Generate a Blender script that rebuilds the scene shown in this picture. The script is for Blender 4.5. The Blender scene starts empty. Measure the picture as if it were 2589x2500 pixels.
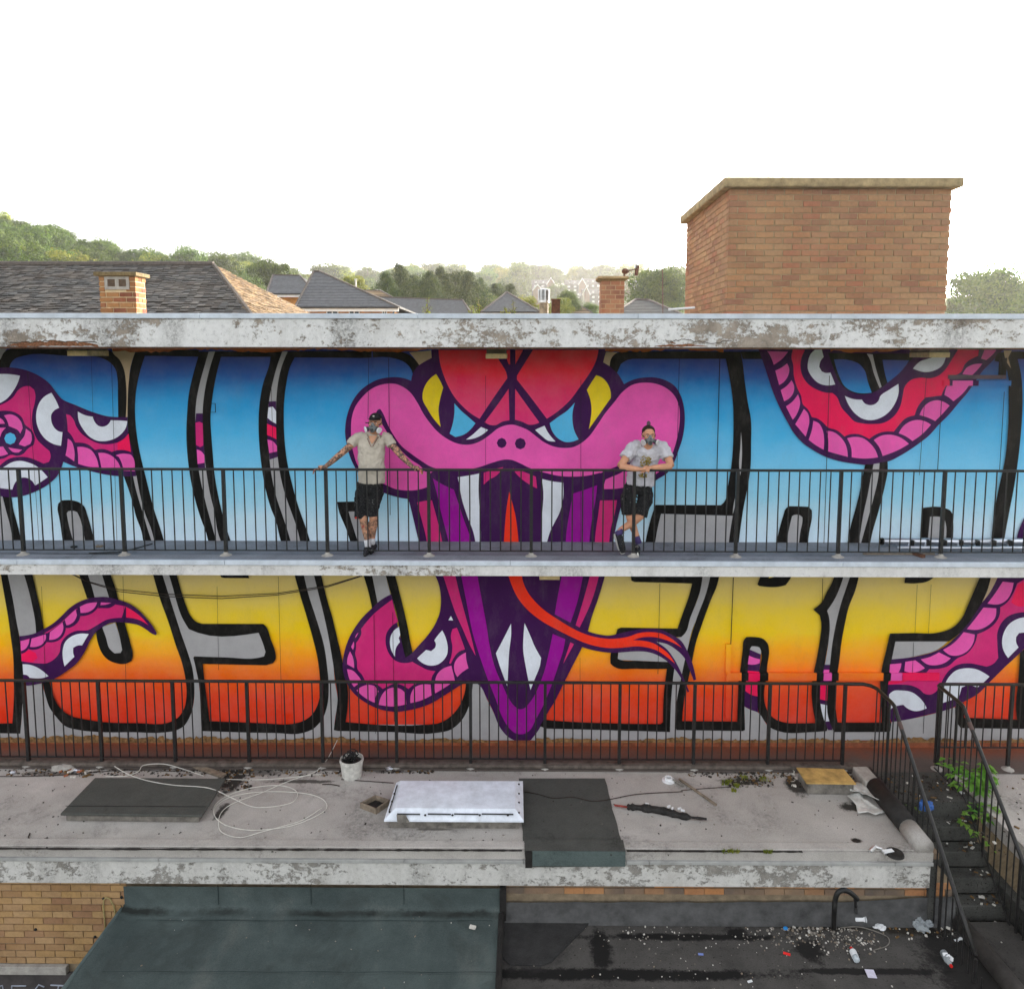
import bpy, bmesh, math, random
from mathutils import Vector, Matrix, noise as mnoise
random.seed(7)
R = math.radians
SC = bpy.context.scene
COL = SC.collection
# ------------------------------------------------------------------ camera
H = 12.0                      # camera height above the street
FPX, U0, V0 = 1900.0, 1314.0, 1085.0
PITCH, YAW, ROLL = R(5.65), 0.0066, 0.0012
Fw = Vector((-math.sin(YAW)*math.cos(PITCH), math.cos(YAW)*math.cos(PITCH), -math.sin(PITCH)))
r0 = Vector((math.cos(YAW), math.sin(YAW), 0))
up0 = r0.cross(Fw)
Up = (up0 - ROLL*r0).normalized(); Rt = (r0 + ROLL*up0).normalized()
cam = bpy.data.cameras.new('camera'); camo = bpy.data.objects.new('camera', cam); COL.objects.link(camo)
camo.matrix_world = Matrix(((Rt.x, Up.x, -Fw.x, 0), (Rt.y, Up.y, -Fw.y, 0), (Rt.z, Up.z, -Fw.z, H), (0, 0, 0, 1)))
cam.sensor_fit = 'HORIZONTAL'; cam.sensor_width = 36; cam.lens = FPX/2589*36
cam.shift_x = -(U0-1294.5)/2589; cam.shift_y = -(1250-V0)/2589
cam.clip_start = 0.1; cam.clip_end = 5000
SC.camera = camo
# ------------------------------------------------------------------ light
SUN_EL, SUN_AZ = R(15), R(31)      # azimuth from +Y (behind the building) towards +X
wd = bpy.data.worlds.new('World'); SC.world = wd; wd.use_nodes = True
wn = wd.node_tree; bg = wn.nodes['Background']
sky = wn.nodes.new('ShaderNodeTexSky'); sky.sky_type = 'NISHITA'; sky.sun_disc = False
sky.sun_elevation = SUN_EL; sky.sun_rotation = SUN_AZ
sky.air_density = 1.0; sky.dust_density = 4.0; sky.ozone_density = 1.0; sky.altitude = 50
hs = wn.nodes.new('ShaderNodeHueSaturation'); hs.inputs['Saturation'].default_value = 0.16
wn.links.new(sky.outputs[0], hs.inputs['Color']); wn.links.new(hs.outputs[0], bg.inputs[0]); bg.inputs[1].default_value = 0.15
sl = bpy.data.lights.new('sun', 'SUN'); sl.energy = 3.2; sl.angle = R(0.5); sl.color = (1, .86, .66)
so = bpy.data.objects.new('sun', sl); COL.objects.link(so)
sd = Vector((math.sin(SUN_AZ)*math.cos(SUN_EL), math.cos(SUN_AZ)*math.cos(SUN_EL), math.sin(SUN_EL)))
so.rotation_euler = (-sd).to_track_quat('-Z', 'Y').to_euler(); so.location = (20, 20, 40)
vs = SC.view_settings; vs.view_transform = 'Standard'; vs.look = 'None'; vs.gamma = 1; vs.use_curve_mapping = False
vs.exposure = 2.1
SC.render.engine = 'CYCLES'
# ------------------------------------------------------------------ helpers
def ray(u, v): return Fw + ((u-U0)/FPX)*Rt - ((v-V0)/FPX)*Up
def P(u, v, Y):
    d = ray(u, v); k = Y/d.y
    return Vector((d.x*k, Y, H+d.z*k))
def PZ(u, v, z):
    d = ray(u, v); k = (z-H)/d.z
    return Vector((d.x*k, d.y*k, z))
def wz(v, Y, u=1300): return P(u, v, Y).z
def wx(u, v, Y): return P(u, v, Y).x

def place(o, parent):
    if parent is not None:
        o.parent = parent; o.matrix_parent_inverse = Matrix.Translation(-PLOC[parent.name])
PLOC = {}
def wloc(o): return PLOC[o.name]
def thing(name, label, cat, loc=(0, 0, 0), group=None):
    o = bpy.data.objects.new(name, None); COL.objects.link(o); o.location = loc
    o.empty_display_size = .1
    PLOC[o.name] = Vector(loc)
    o['label'] = label; o['category'] = cat
    if group: o['group'] = group
    return o
def link(name, me, parent=None, loc=(0, 0, 0), rot=None, scale=None, kind=None, label=None):
    o = bpy.data.objects.new(name, me); COL.objects.link(o)
    o.location = loc
    if rot: o.rotation_euler = rot
    if scale: o.scale = scale
    PLOC[o.name] = Vector((0, 0, 0)) if parent is None or True else None
    if parent is not None:
        o.parent = parent
        o.matrix_parent_inverse = Matrix.Translation(-PLOC[parent.name]) if parent.type == 'EMPTY' else parent.matrix_basis.inverted() 
    if kind: o['kind'] = kind
    if label: o['label'] = label
    return o
def tag(o, label, cat, group=None):
    o['label'] = label; o['category'] = cat
    if group: o['group'] = group
    return o
class MB:
    def __init__(s): s.v = []; s.f = []; s.m = []; s.sm = False
    def add(s, vs_, fs, mi=0):
        b = len(s.v); s.v += [tuple(q) for q in vs_]; s.f += [tuple(b+i for i in f) for f in fs]; s.m += [mi]*len(fs); return s
    def box(s, a, b, mi=0):
        x0, y0, z0 = a; x1, y1, z1 = b
        return s.add([(x0,y0,z0),(x1,y0,z0),(x1,y1,z0),(x0,y1,z0),(x0,y0,z1),(x1,y0,z1),(x1,y1,z1),(x0,y1,z1)],
              [(0,3,2,1),(4,5,6,7),(0,1,5,4),(1,2,6,5),(2,3,7,6),(3,0,4,7)], mi)
    def hexa(s, q, mi=0):   # 8 points, bottom 4 then top 4 (ccw)
        return s.add(q, [(0,3,2,1),(4,5,6,7),(0,1,5,4),(1,2,6,5),(2,3,7,6),(3,0,4,7)], mi)
    def obox(s, c, sx, sy, sz, rz=0, rx=0, ry=0, mi=0):
        M = Matrix.Translation(c) @ Matrix.Rotation(rz, 4, 'Z') @ Matrix.Rotation(ry, 4, 'Y') @ Matrix.Rotation(rx, 4, 'X')
        q = [M @ Vector((x*sx/2, y*sy/2, z*sz/2)) for z in (-1, 1) for x, y in ((-1,-1),(1,-1),(1,1),(-1,1))]
        return s.hexa(q, mi)
    def tube(s, pts, r, n=8, cap=True, mi=0):
        pts = [Vector(p) for p in pts]; rr = r if isinstance(r, (list, tuple)) else [r]*len(pts)
        b = len(s.v); t0 = None; rings = []
        for i, p in enumerate(pts):
            t = (pts[min(i+1, len(pts)-1)] - pts[max(i-1, 0)]).normalized()
            if t0 is None:
                a = Vector((0, 0, 1)) if abs(t.z) < .9 else Vector((1, 0, 0)); nx = t.cross(a).normalized()
            else:
                nx = (nx - t*nx.dot(t)).normalized()
            t0 = t; ny = t.cross(nx)
            ri = rr[i]; ra, rb = ri if isinstance(ri, tuple) else (ri, ri)
            rings.append([p + nx*math.cos(2*math.pi*k/n)*ra + ny*math.sin(2*math.pi*k/n)*rb for k in range(n)])
        vs_ = [q for rg in rings for q in rg]; fs = []
        for i in range(len(rings)-1):
            for k in range(n):
                fs.append((i*n+k, i*n+(k+1)%n, (i+1)*n+(k+1)%n, (i+1)*n+k))
        if cap: fs.append(tuple(range(n-1, -1, -1))); fs.append(tuple((len(rings)-1)*n+k for k in range(n)))
        return s.add(vs_, fs, mi)
    def lathe(s, c, prof, n=16, mi=0, cap=True):   # prof: (r, z)
        vs_ = []; fs = []
        for r_, z in prof:
            for k in range(n): vs_.append((c[0]+r_*math.cos(2*math.pi*k/n), c[1]+r_*math.sin(2*math.pi*k/n), c[2]+z))
        for i in range(len(prof)-1):
            for k in range(n): fs.append((i*n+k, i*n+(k+1)%n, (i+1)*n+(k+1)%n, (i+1)*n+k))
        if cap: fs.append(tuple(range(n-1, -1, -1))); fs.append(tuple((len(prof)-1)*n+k for k in range(n)))
        return s.add(vs_, fs, mi)
    def ball(s, c, rx, ry, rz, n=10, m=7, mi=0, jit=0):
        vs_ = []; fs = []
        for j in range(m+1):
            th = math.pi*j/m
            for k in range(n):
                q = Vector((math.sin(th)*math.cos(2*math.pi*k/n), math.sin(th)*math.sin(2*math.pi*k/n), math.cos(th)))
                if jit: q *= 1 + random.uniform(-jit, jit)
                vs_.append((c[0]+q.x*rx, c[1]+q.y*ry, c[2]+q.z*rz))
        for j in range(m):
            for k in range(n): fs.append((j*n+k, (j+1)*n+k, (j+1)*n+(k+1)%n, j*n+(k+1)%n))
        return s.add(vs_, fs, mi)
    def mesh(s, name, mats, smooth=False, merge=False):
        me = bpy.data.meshes.new(name); me.from_pydata(s.v, [], s.f)
        for m_ in (mats if isinstance(mats, (list, tuple)) else [mats]): me.materials.append(m_)
        for i, p in enumerate(me.polygons):
            p.material_index = s.m[i]; p.use_smooth = smooth
        if merge:
            bm = bmesh.new(); bm.from_mesh(me); bmesh.ops.remove_doubles(bm, verts=bm.verts, dist=1e-5); bm.to_mesh(me); bm.free()
        me.update(); return me
    def build(s, name, mats, parent=None, smooth=False, kind=None, label=None, bevel=0, merge=False):
        o = link(name, s.mesh(name, mats, smooth, merge), parent, kind=kind, label=label)
        if bevel:
            b = o.modifiers.new('bevel', 'BEVEL'); b.width = bevel; b.segments = 2; b.limit_method = 'ANGLE'
        return o
def s2l(c): return tuple(((x/255)/12.92 if x/255 <= .04045 else ((x/255+.055)/1.055)**2.4) for x in c)
def rgb(c): return (*s2l(c), 1)
# ------------------------------------------------------------------ materials
def newmat(name, rough=.8, spec=.3, metal=0):
    m = bpy.data.materials.new(name); m.use_nodes = True
    b = m.node_tree.nodes['Principled BSDF']
    b.inputs['Roughness'].default_value = rough; b.inputs['Metallic'].default_value = metal
    b.inputs['Specular IOR Level'].default_value = spec
    return m, m.node_tree, b
def nd(nt, t, **k):
    n = nt.nodes.new(t)
    for a, v in k.items(): setattr(n, a, v)
    return n
def noise_n(nt, scale, detail=6, rough=.6, coord=None, sc3=None, dist=0):
    if coord is None:
        g = nd(nt, 'ShaderNodeNewGeometry'); coord = g.outputs['Position']
    if sc3:
        mp = nd(nt, 'ShaderNodeMapping'); mp.inputs['Scale'].default_value = sc3; nt.links.new(coord, mp.inputs[0]); coord = mp.outputs[0]
    n = nd(nt, 'ShaderNodeTexNoise'); n.inputs['Scale'].default_value = scale; n.inputs['Detail'].default_value = detail
    n.inputs['Roughness'].default_value = rough; n.inputs['Distortion'].default_value = dist
    nt.links.new(coord, n.inputs['Vector']); return n.outputs['Fac']
def ramp(nt, fac, stops, interp='LINEAR'):
    r = nd(nt, 'ShaderNodeValToRGB'); r.color_ramp.interpolation = interp
    e = r.color_ramp.elements
    while len(e) < len(stops): e.new(.5)
    for i, (p, c) in enumerate(stops):
        e[i].position = p; e[i].color = c if len(c) == 4 else rgb(c)
    nt.links.new(fac, r.inputs[0]); return r.outputs[0]
def mixc(nt, fac, a, b, mode='MIX'):
    m = nd(nt, 'ShaderNodeMix', data_type='RGBA', blend_type=mode)
    for sock, v in ((m.inputs[0], fac), (m.inputs[6], a), (m.inputs[7], b)):
        if isinstance(v, (int, float)): sock.default_value = v
        elif isinstance(v, tuple): sock.default_value = v if len(v) == 4 else rgb(v)
        else: nt.links.new(v, sock)
    return m.outputs[2]
def maths(nt, op, a, b=None, clamp=False):
    m = nd(nt, 'ShaderNodeMath', operation=op); m.use_clamp = clamp
    for i, v in enumerate((a, b)):
        if v is None: continue
        if isinstance(v, (int, float)): m.inputs[i].default_value = v
        else: nt.links.new(v, m.inputs[i])
    return m.outputs[0]
def bump(nt, b, h, strength=.3, dist=.01):
    n = nd(nt, 'ShaderNodeBump'); n.inputs['Strength'].default_value = strength; n.inputs['Distance'].default_value = dist
    nt.links.new(h, n.inputs['Height']); nt.links.new(n.outputs[0], b.inputs['Normal'])
def mapr(nt, v, a, b, c=0, d=1):
    m = nd(nt, 'ShaderNodeMapRange'); m.inputs[1].default_value = a; m.inputs[2].default_value = b; m.inputs[3].default_value = c; m.inputs[4].default_value = d
    nt.links.new(v, m.inputs[0]); return m.outputs[0]
def posz(nt):
    g = nd(nt, 'ShaderNodeNewGeometry'); s_ = nd(nt, 'ShaderNodeSeparateXYZ'); nt.links.new(g.outputs['Position'], s_.inputs[0]); return s_.outputs
def plain(name, c, rough=.8, var=.12, scale=8, spec=.3, metal=0, bmp=.2, bd=.004, bscale=60):
    m, nt, b = newmat(name, rough, spec, metal)
    n = noise_n(nt, scale, 8, .65)
    k1 = tuple(min(255, x*(1+var)) for x in c); k0 = tuple(x*(1-var) for x in c)
    nt.links.new(ramp(nt, n, [(.3, k0), (.7, k1)]), b.inputs['Base Color'])
    if bmp: bump(nt, b, noise_n(nt, bscale, 5), bmp, bd)
    return m
def wallpaint(name, c, spec=.06):
    m, nt, b = newmat(name, .75, spec)
    n1 = noise_n(nt, 2.2, 8, .7); n2 = noise_n(nt, 90, 3, .6)
    c0 = ramp(nt, n1, [(.3, tuple(x*.93 for x in c)), (.7, tuple(min(255, x*1.04) for x in c))])
    c1 = mixc(nt, mapr(nt, n2, .55, .8, 0, .3), c0, tuple(x*.55 for x in c)); c1 = mixc(nt, mapr(nt, noise_n(nt, 5, 10, .8, sc3=(1, 1, .4)), .5, .8, 0, .16), c1, (150, 140, 136))
    nt.links.new(c1, b.inputs['Base Color']); bump(nt, b, noise_n(nt, 110, 4), .35, .004)
    return m
def gradpaint(name, stops, Y):     # stops: (v, rgb): sprayed colour fades by height on the wall
    m, nt, b = newmat(name, .8, .06)
    z1 = wz(stops[0][0], Y); z0 = wz(stops[-1][0], Y)
    zz = posz(nt)[2]
    w = maths(nt, 'MULTIPLY', maths(nt, 'SUBTRACT', noise_n(nt, 1.1, 5, .6, sc3=(1, 1, 2.5)), .5), .35)
    f = mapr(nt, maths(nt, 'ADD', zz, w), z1, z0)
    c0 = ramp(nt, f, [((wz(v, Y)-z1)/(z0-z1), c) for v, c in stops])
    c1 = mixc(nt, mapr(nt, noise_n(nt, 90, 3, .6), .55, .8, 0, .2), c0, (30, 40, 60))
    c2 = mixc(nt, mapr(nt, noise_n(nt, 3, 8, .7), .35, .75, 0, .05), c1, (255, 255, 255))
    c2 = mixc(nt, mapr(nt, noise_n(nt, 5, 10, .8, sc3=(1, 1, .35)), .52, .8, 0, .16), c2, (110, 104, 104)); nt.links.new(c2, b.inputs['Base Color']); bump(nt, b, noise_n(nt, 110, 4), .35, .004)
    return m
WY = 10.25
M = {}
M['blue'] = gradpaint('blue_fade_paint', [(885, (58, 62, 140)), (915, (50, 78, 160)), (950, (38, 98, 175)), (982, (36, 132, 200)), (1025, (45, 158, 220)), (1100, (78, 180, 230)), (1180, (118, 198, 236)), (1250, (152, 214, 240)), (1320, (200, 230, 246)), (1372, (214, 234, 248))], WY)
M['fire'] = gradpaint('sunset_fade_paint', [(1457, (222, 198, 128)), (1500, (230, 202, 100)), (1550, (240, 206, 52)), (1600, (246, 204, 14)), (1640, (254, 172, 8)), (1685, (250, 134, 24)), (1725, (242, 88, 24)), (1765, (236, 66, 24)), (1830, (226, 48, 18))], WY)
M['dome'] = gradpaint('serpent_head_paint', [(885, (240, 50, 62)), (935, (244, 34, 58)), (990, (228, 48, 98)), (1060, (222, 50, 116)), (1250, (222, 50, 116))], WY)
for k, c in dict(K=(27, 26, 25), P=(64, 26, 78), W=(226, 230, 240), G=(172, 170, 172), H=(214, 46, 122), F=(238, 92, 178), R=(250, 28, 92), Y=(238, 208, 36), B=(88, 184, 230), V=(156, 20, 150), O=(248, 58, 34), T=(196, 172, 140)).items():
    M[k] = wallpaint('mural_'+dict(K='black', P='dark_purple', W='white', G='pale_grey', H='magenta', F='pink', R='hot_red', Y='yellow', B='sky_blue', V='violet', O='orange_red', T='beige')[k]+'_paint', c)  # beige: wall gaps near the top, with shade painted into their grey
def peel(name, under=(150, 138, 124), top=(226, 228, 230), amount=.5, fine=6.0, streak=True, wf=.45):
    m, nt, b = newmat(name, .85, .15)
    n1 = noise_n(nt, .9, 4, .55, sc3=(1, 1, 2.2)); n2 = noise_n(nt, fine, 15, .8, sc3=(1, 1, 1.4), dist=.15); n3 = noise_n(nt, fine*5, 10, .8)
    a = maths(nt, 'ADD', maths(nt, 'ADD', maths(nt, 'MULTIPLY', n1, 1-wf), maths(nt, 'MULTIPLY', n2, wf)), maths(nt, 'MULTIPLY', maths(nt, 'SUBTRACT', n3, .5), .22))
    mask = mapr(nt, a, amount, amount+.02)
    und = ramp(nt, noise_n(nt, 8, 10, .75), [(.3, tuple(x*.72 for x in under)), (.55, under), (.75, tuple(min(255, x*1.15) for x in under))])
    tp = ramp(nt, noise_n(nt, 16, 12, .8), [(.3, tuple(x*.66 for x in top)), (.44, tuple(x*.93 for x in top)), (.7, top)])
    c = mixc(nt, mask, tp, und)
    c = mixc(nt, mapr(nt, noise_n(nt, 2.6, 8, .7, sc3=(1, 1, .35)), .5, .8, 0, .5), c, (118, 110, 98))
    if streak:
        s_ = noise_n(nt, 1.5, 3, .5, sc3=(1, 1, .1)); f2 = noise_n(nt, 28, 8, .85)
        k = maths(nt, 'MULTIPLY', mapr(nt, s_, .53, .68), mapr(nt, f2, .4, .62), clamp=True)
        c = mixc(nt, maths(nt, 'MULTIPLY', k, .85), c, (50, 46, 42))
    nt.links.new(c, b.inputs['Base Color'])
    hh = maths(nt, 'ADD', maths(nt, 'MULTIPLY', mask, -1.0), maths(nt, 'MULTIPLY', noise_n(nt, 60, 6), .8))
    bump(nt, b, hh, .7, .006); return m
M['peel_top'] = peel('peeling_white_fascia_paint', (164, 152, 140), (234, 233, 232), .512, 8.0, wf=.56)
M['peel_mid'] = peel('worn_white_fascia_paint', (166, 156, 144), (230, 228, 226), .56, 8.0, wf=.55)
M['peel_low'] = peel('dirty_white_fascia_render', (150, 146, 140), (210, 208, 204), .53, 8, wf=.66)
M['flash'] = plain('pale_grey_edge_trim', (198, 206, 216), .5, .08, 5, bscale=20)
M['flash_low'] = plain('weathered_grey_edge_trim', (158, 158, 156), .6, .1, 6)
M['soffit'] = plain('brown_soffit_board', (96, 84, 70), .8, .2, 4)
M['terra'] = plain('terracotta_old_paint', (176, 92, 42), .8, .2, 6)
def brickmat(name, cols, mortar=False, rough=.85, tint=1):
    m, nt, b = newmat(name, rough, .2)
    oi = nd(nt, 'ShaderNodeObjectInfo'); g = nd(nt, 'ShaderNodeNewGeometry')
    rnd = maths(nt, 'FRACT', maths(nt, 'ADD', maths(nt, 'MULTIPLY', oi.outputs['Random'], 7.31), g.outputs['Random Per Island']))
    n = len(cols); c = ramp(nt, rnd, [(i/n, x) for i, x in enumerate(cols)], 'CONSTANT')
    c = mixc(nt, mapr(nt, noise_n(nt, 24, 8, .7), .4, .75, 0, .5*tint), c, (100, 80, 60))
    c = mixc(nt, mapr(nt, noise_n(nt, 1.6, 5, .6), .42, .8, 0, .55*tint), c, (190, 154, 116))
    nt.links.new(c, b.inputs['Base Color']); bump(nt, b, noise_n(nt, 120, 6), .5, .004)
    return m
M['brick_box'] = brickmat('weathered_tan_brown_brick', [(172, 128, 96), (160, 114, 86), (180, 138, 102), (152, 110, 86), (168, 122, 94), (178, 130, 94), (154, 108, 86), (172, 114, 88), (172, 132, 100), (162, 118, 88), (176, 126, 92)])
M['brick_chim'] = brickmat('orange_chimney_brick', [(160, 110, 68), (146, 98, 62), (142, 84, 58), (124, 70, 54), (166, 120, 78), (152, 104, 70)])
M['brick_red'] = brickmat('red_chimney_brick', [(152, 100, 76), (140, 88, 68), (160, 110, 84), (128, 82, 66)])
M['brick_buff'] = brickmat('buff_wall_brick', [(168, 136, 94), (158, 126, 86), (174, 142, 102), (150, 116, 80), (164, 132, 96), (146, 110, 82), (170, 136, 90)])
M['brick_sooty'] = brickmat('sooty_wall_brick', [(150, 112, 84), (112, 98, 88), (98, 90, 84), (172, 120, 82), (124, 104, 90), (180, 124, 80)])
M['mortar'] = plain('sandy_mortar', (164, 144, 114), .9, .12, 10)
M['mortar_pale'] = plain('pale_mortar', (206, 186, 150), .9, .1, 10)
M['mortar_dark'] = plain('grimy_mortar', (126, 112, 92), .9, .15, 10)
M['cap'] = plain('lichened_concrete_coping', (158, 138, 104), .9, .22, 9, bmp=.6, bd=.008, bscale=40)
M['capdark'] = plain('mossy_concrete_cap', (112, 98, 70), .9, .25, 20, bmp=.6)
M['rail'] = plain('chipped_black_rail_paint', (30, 29, 29), .45, .35, 30, spec=.4, bmp=.25)
M['concrete'] = plain('bare_concrete', (158, 154, 148), .9, .15, 9, bmp=.5)
M['slate'] = brickmat('dark_grey_roof_tile', [(98, 98, 98), (84, 84, 84), (108, 107, 105), (74, 73, 73), (118, 115, 112), (92, 91, 90)], tint=.25)
M['tile_brown'] = brickmat('lichened_brown_roof_tile', [(140, 118, 92), (126, 106, 82), (152, 132, 102), (108, 92, 74)], tint=.3)
M['lead'] = plain('dark_ridge_tile', (88, 80, 74), .8, .2, 10)
M['steel'] = plain('brushed_aluminium', (200, 204, 212), .28, .08, 10, metal=.9, bmp=.05)
M['chrome'] = plain('galvanised_flue_steel', (214, 214, 214), .3, .1, 20, metal=.85, bmp=.05)
M['rustpipe'] = plain('rust_streaked_pipe', (142, 128, 108), .6, .3, 9, metal=.3)
M['rust'] = plain('rusty_brown_metal', (88, 58, 42), .8, .3, 20)
M['black'] = plain('black_plastic', (22, 22, 22), .5, .2, 20, spec=.4)
M['white_pl'] = plain('white_plastic', (222, 224, 226), .45, .06, 6, bmp=.1)
M['sky_pl'] = plain('glossy_white_skylight_cover', (218, 224, 234), .3, .08, 7, spec=.4, bmp=.05)
M['creampl'] = plain('yellowed_light_cover', (206, 182, 132), .6, .12, 14)
M['wood'] = plain('weathered_timber', (122, 110, 96), .85, .25, 14)
M['ply'] = plain('stained_plywood', (176, 144, 86), .8, .22, 6)
M['wire'] = plain('white_cable_sheath', (208, 206, 198), .6, .08, 10, bmp=0)
M['dwire'] = plain('dark_cable', (48, 40, 36), .7, .1, 10, bmp=0)
M['frame_w'] = plain('white_window_frame', (232, 232, 232), .5, .03, 5, bmp=0)
mg, nt, b = newmat('window_glass', .08, .6); b.inputs['Base Color'].default_value = rgb((52, 58, 66)); M['glass'] = mg
mg, nt, b = newmat('clear_plastic', .1, .5); b.inputs['Base Color'].default_value = rgb((226, 234, 238)); b.inputs['Transmission Weight'].default_value = .7; M['clear'] = mg
def ground(name, stops, scale=3, specks=(40, 38, 36), sk=.62, rough=.9, patches=None, big=.5):
    m, nt, b = newmat(name, rough, .2)
    c = ramp(nt, noise_n(nt, scale, 10, .7, dist=.3), stops)
    c = mixc(nt, mapr(nt, noise_n(nt, big, 6, .6), .42, .7, 0, .5), c, stops[0][1])
    c = mixc(nt, mapr(nt, noise_n(nt, 38, 4, .7), sk, sk+.06), c, specks)
    c = mixc(nt, mapr(nt, noise_n(nt, 75, 4, .8), .45, .7, 0, .42), c, tuple(x*.62 for x in stops[0][1]))
    c = mixc(nt, mapr(nt, noise_n(nt, 55, 3, .8), .6, .72, 0, .35), c, tuple(min(255, x*1.15) for x in stops[1][1]))
    st1 = maths(nt, 'MULTIPLY', mapr(nt, noise_n(nt, 1.1, 8, .7, dist=.8), .52, .66), mapr(nt, noise_n(nt, 22, 8, .85), .42, .62), clamp=True)
    c = mixc(nt, maths(nt, 'MULTIPLY', st1, .75), c, tuple(x*.5 for x in stops[0][1]))
    if patches:
        for (x, y, rx, ry, col, st) in patches:
            g = nd(nt, 'ShaderNodeNewGeometry'); mp = nd(nt, 'ShaderNodeMapping', vector_type='POINT')
            mp.inputs['Location'].default_value = (-x/rx, -y/ry, 0); mp.inputs['Scale'].default_value = (1/rx, 1/ry, 0)
            nt.links.new(g.outputs['Position'], mp.inputs[0])
            ln = nd(nt, 'ShaderNodeVectorMath', operation='LENGTH'); nt.links.new(mp.outputs[0], ln.inputs[0])
            f = maths(nt, 'ADD', maths(nt, 'SUBTRACT', 1, ln.outputs['Value']), maths(nt, 'MULTIPLY', maths(nt, 'SUBTRACT', noise_n(nt, 6, 8, .8), .5), 2.2))
            c = mixc(nt, mapr(nt, f, 0, .35, 0, st), c, col)
    nt.links.new(c, b.inputs['Base Color']); bump(nt, b, noise_n(nt, 140, 6), .5, .006); return m
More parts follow.
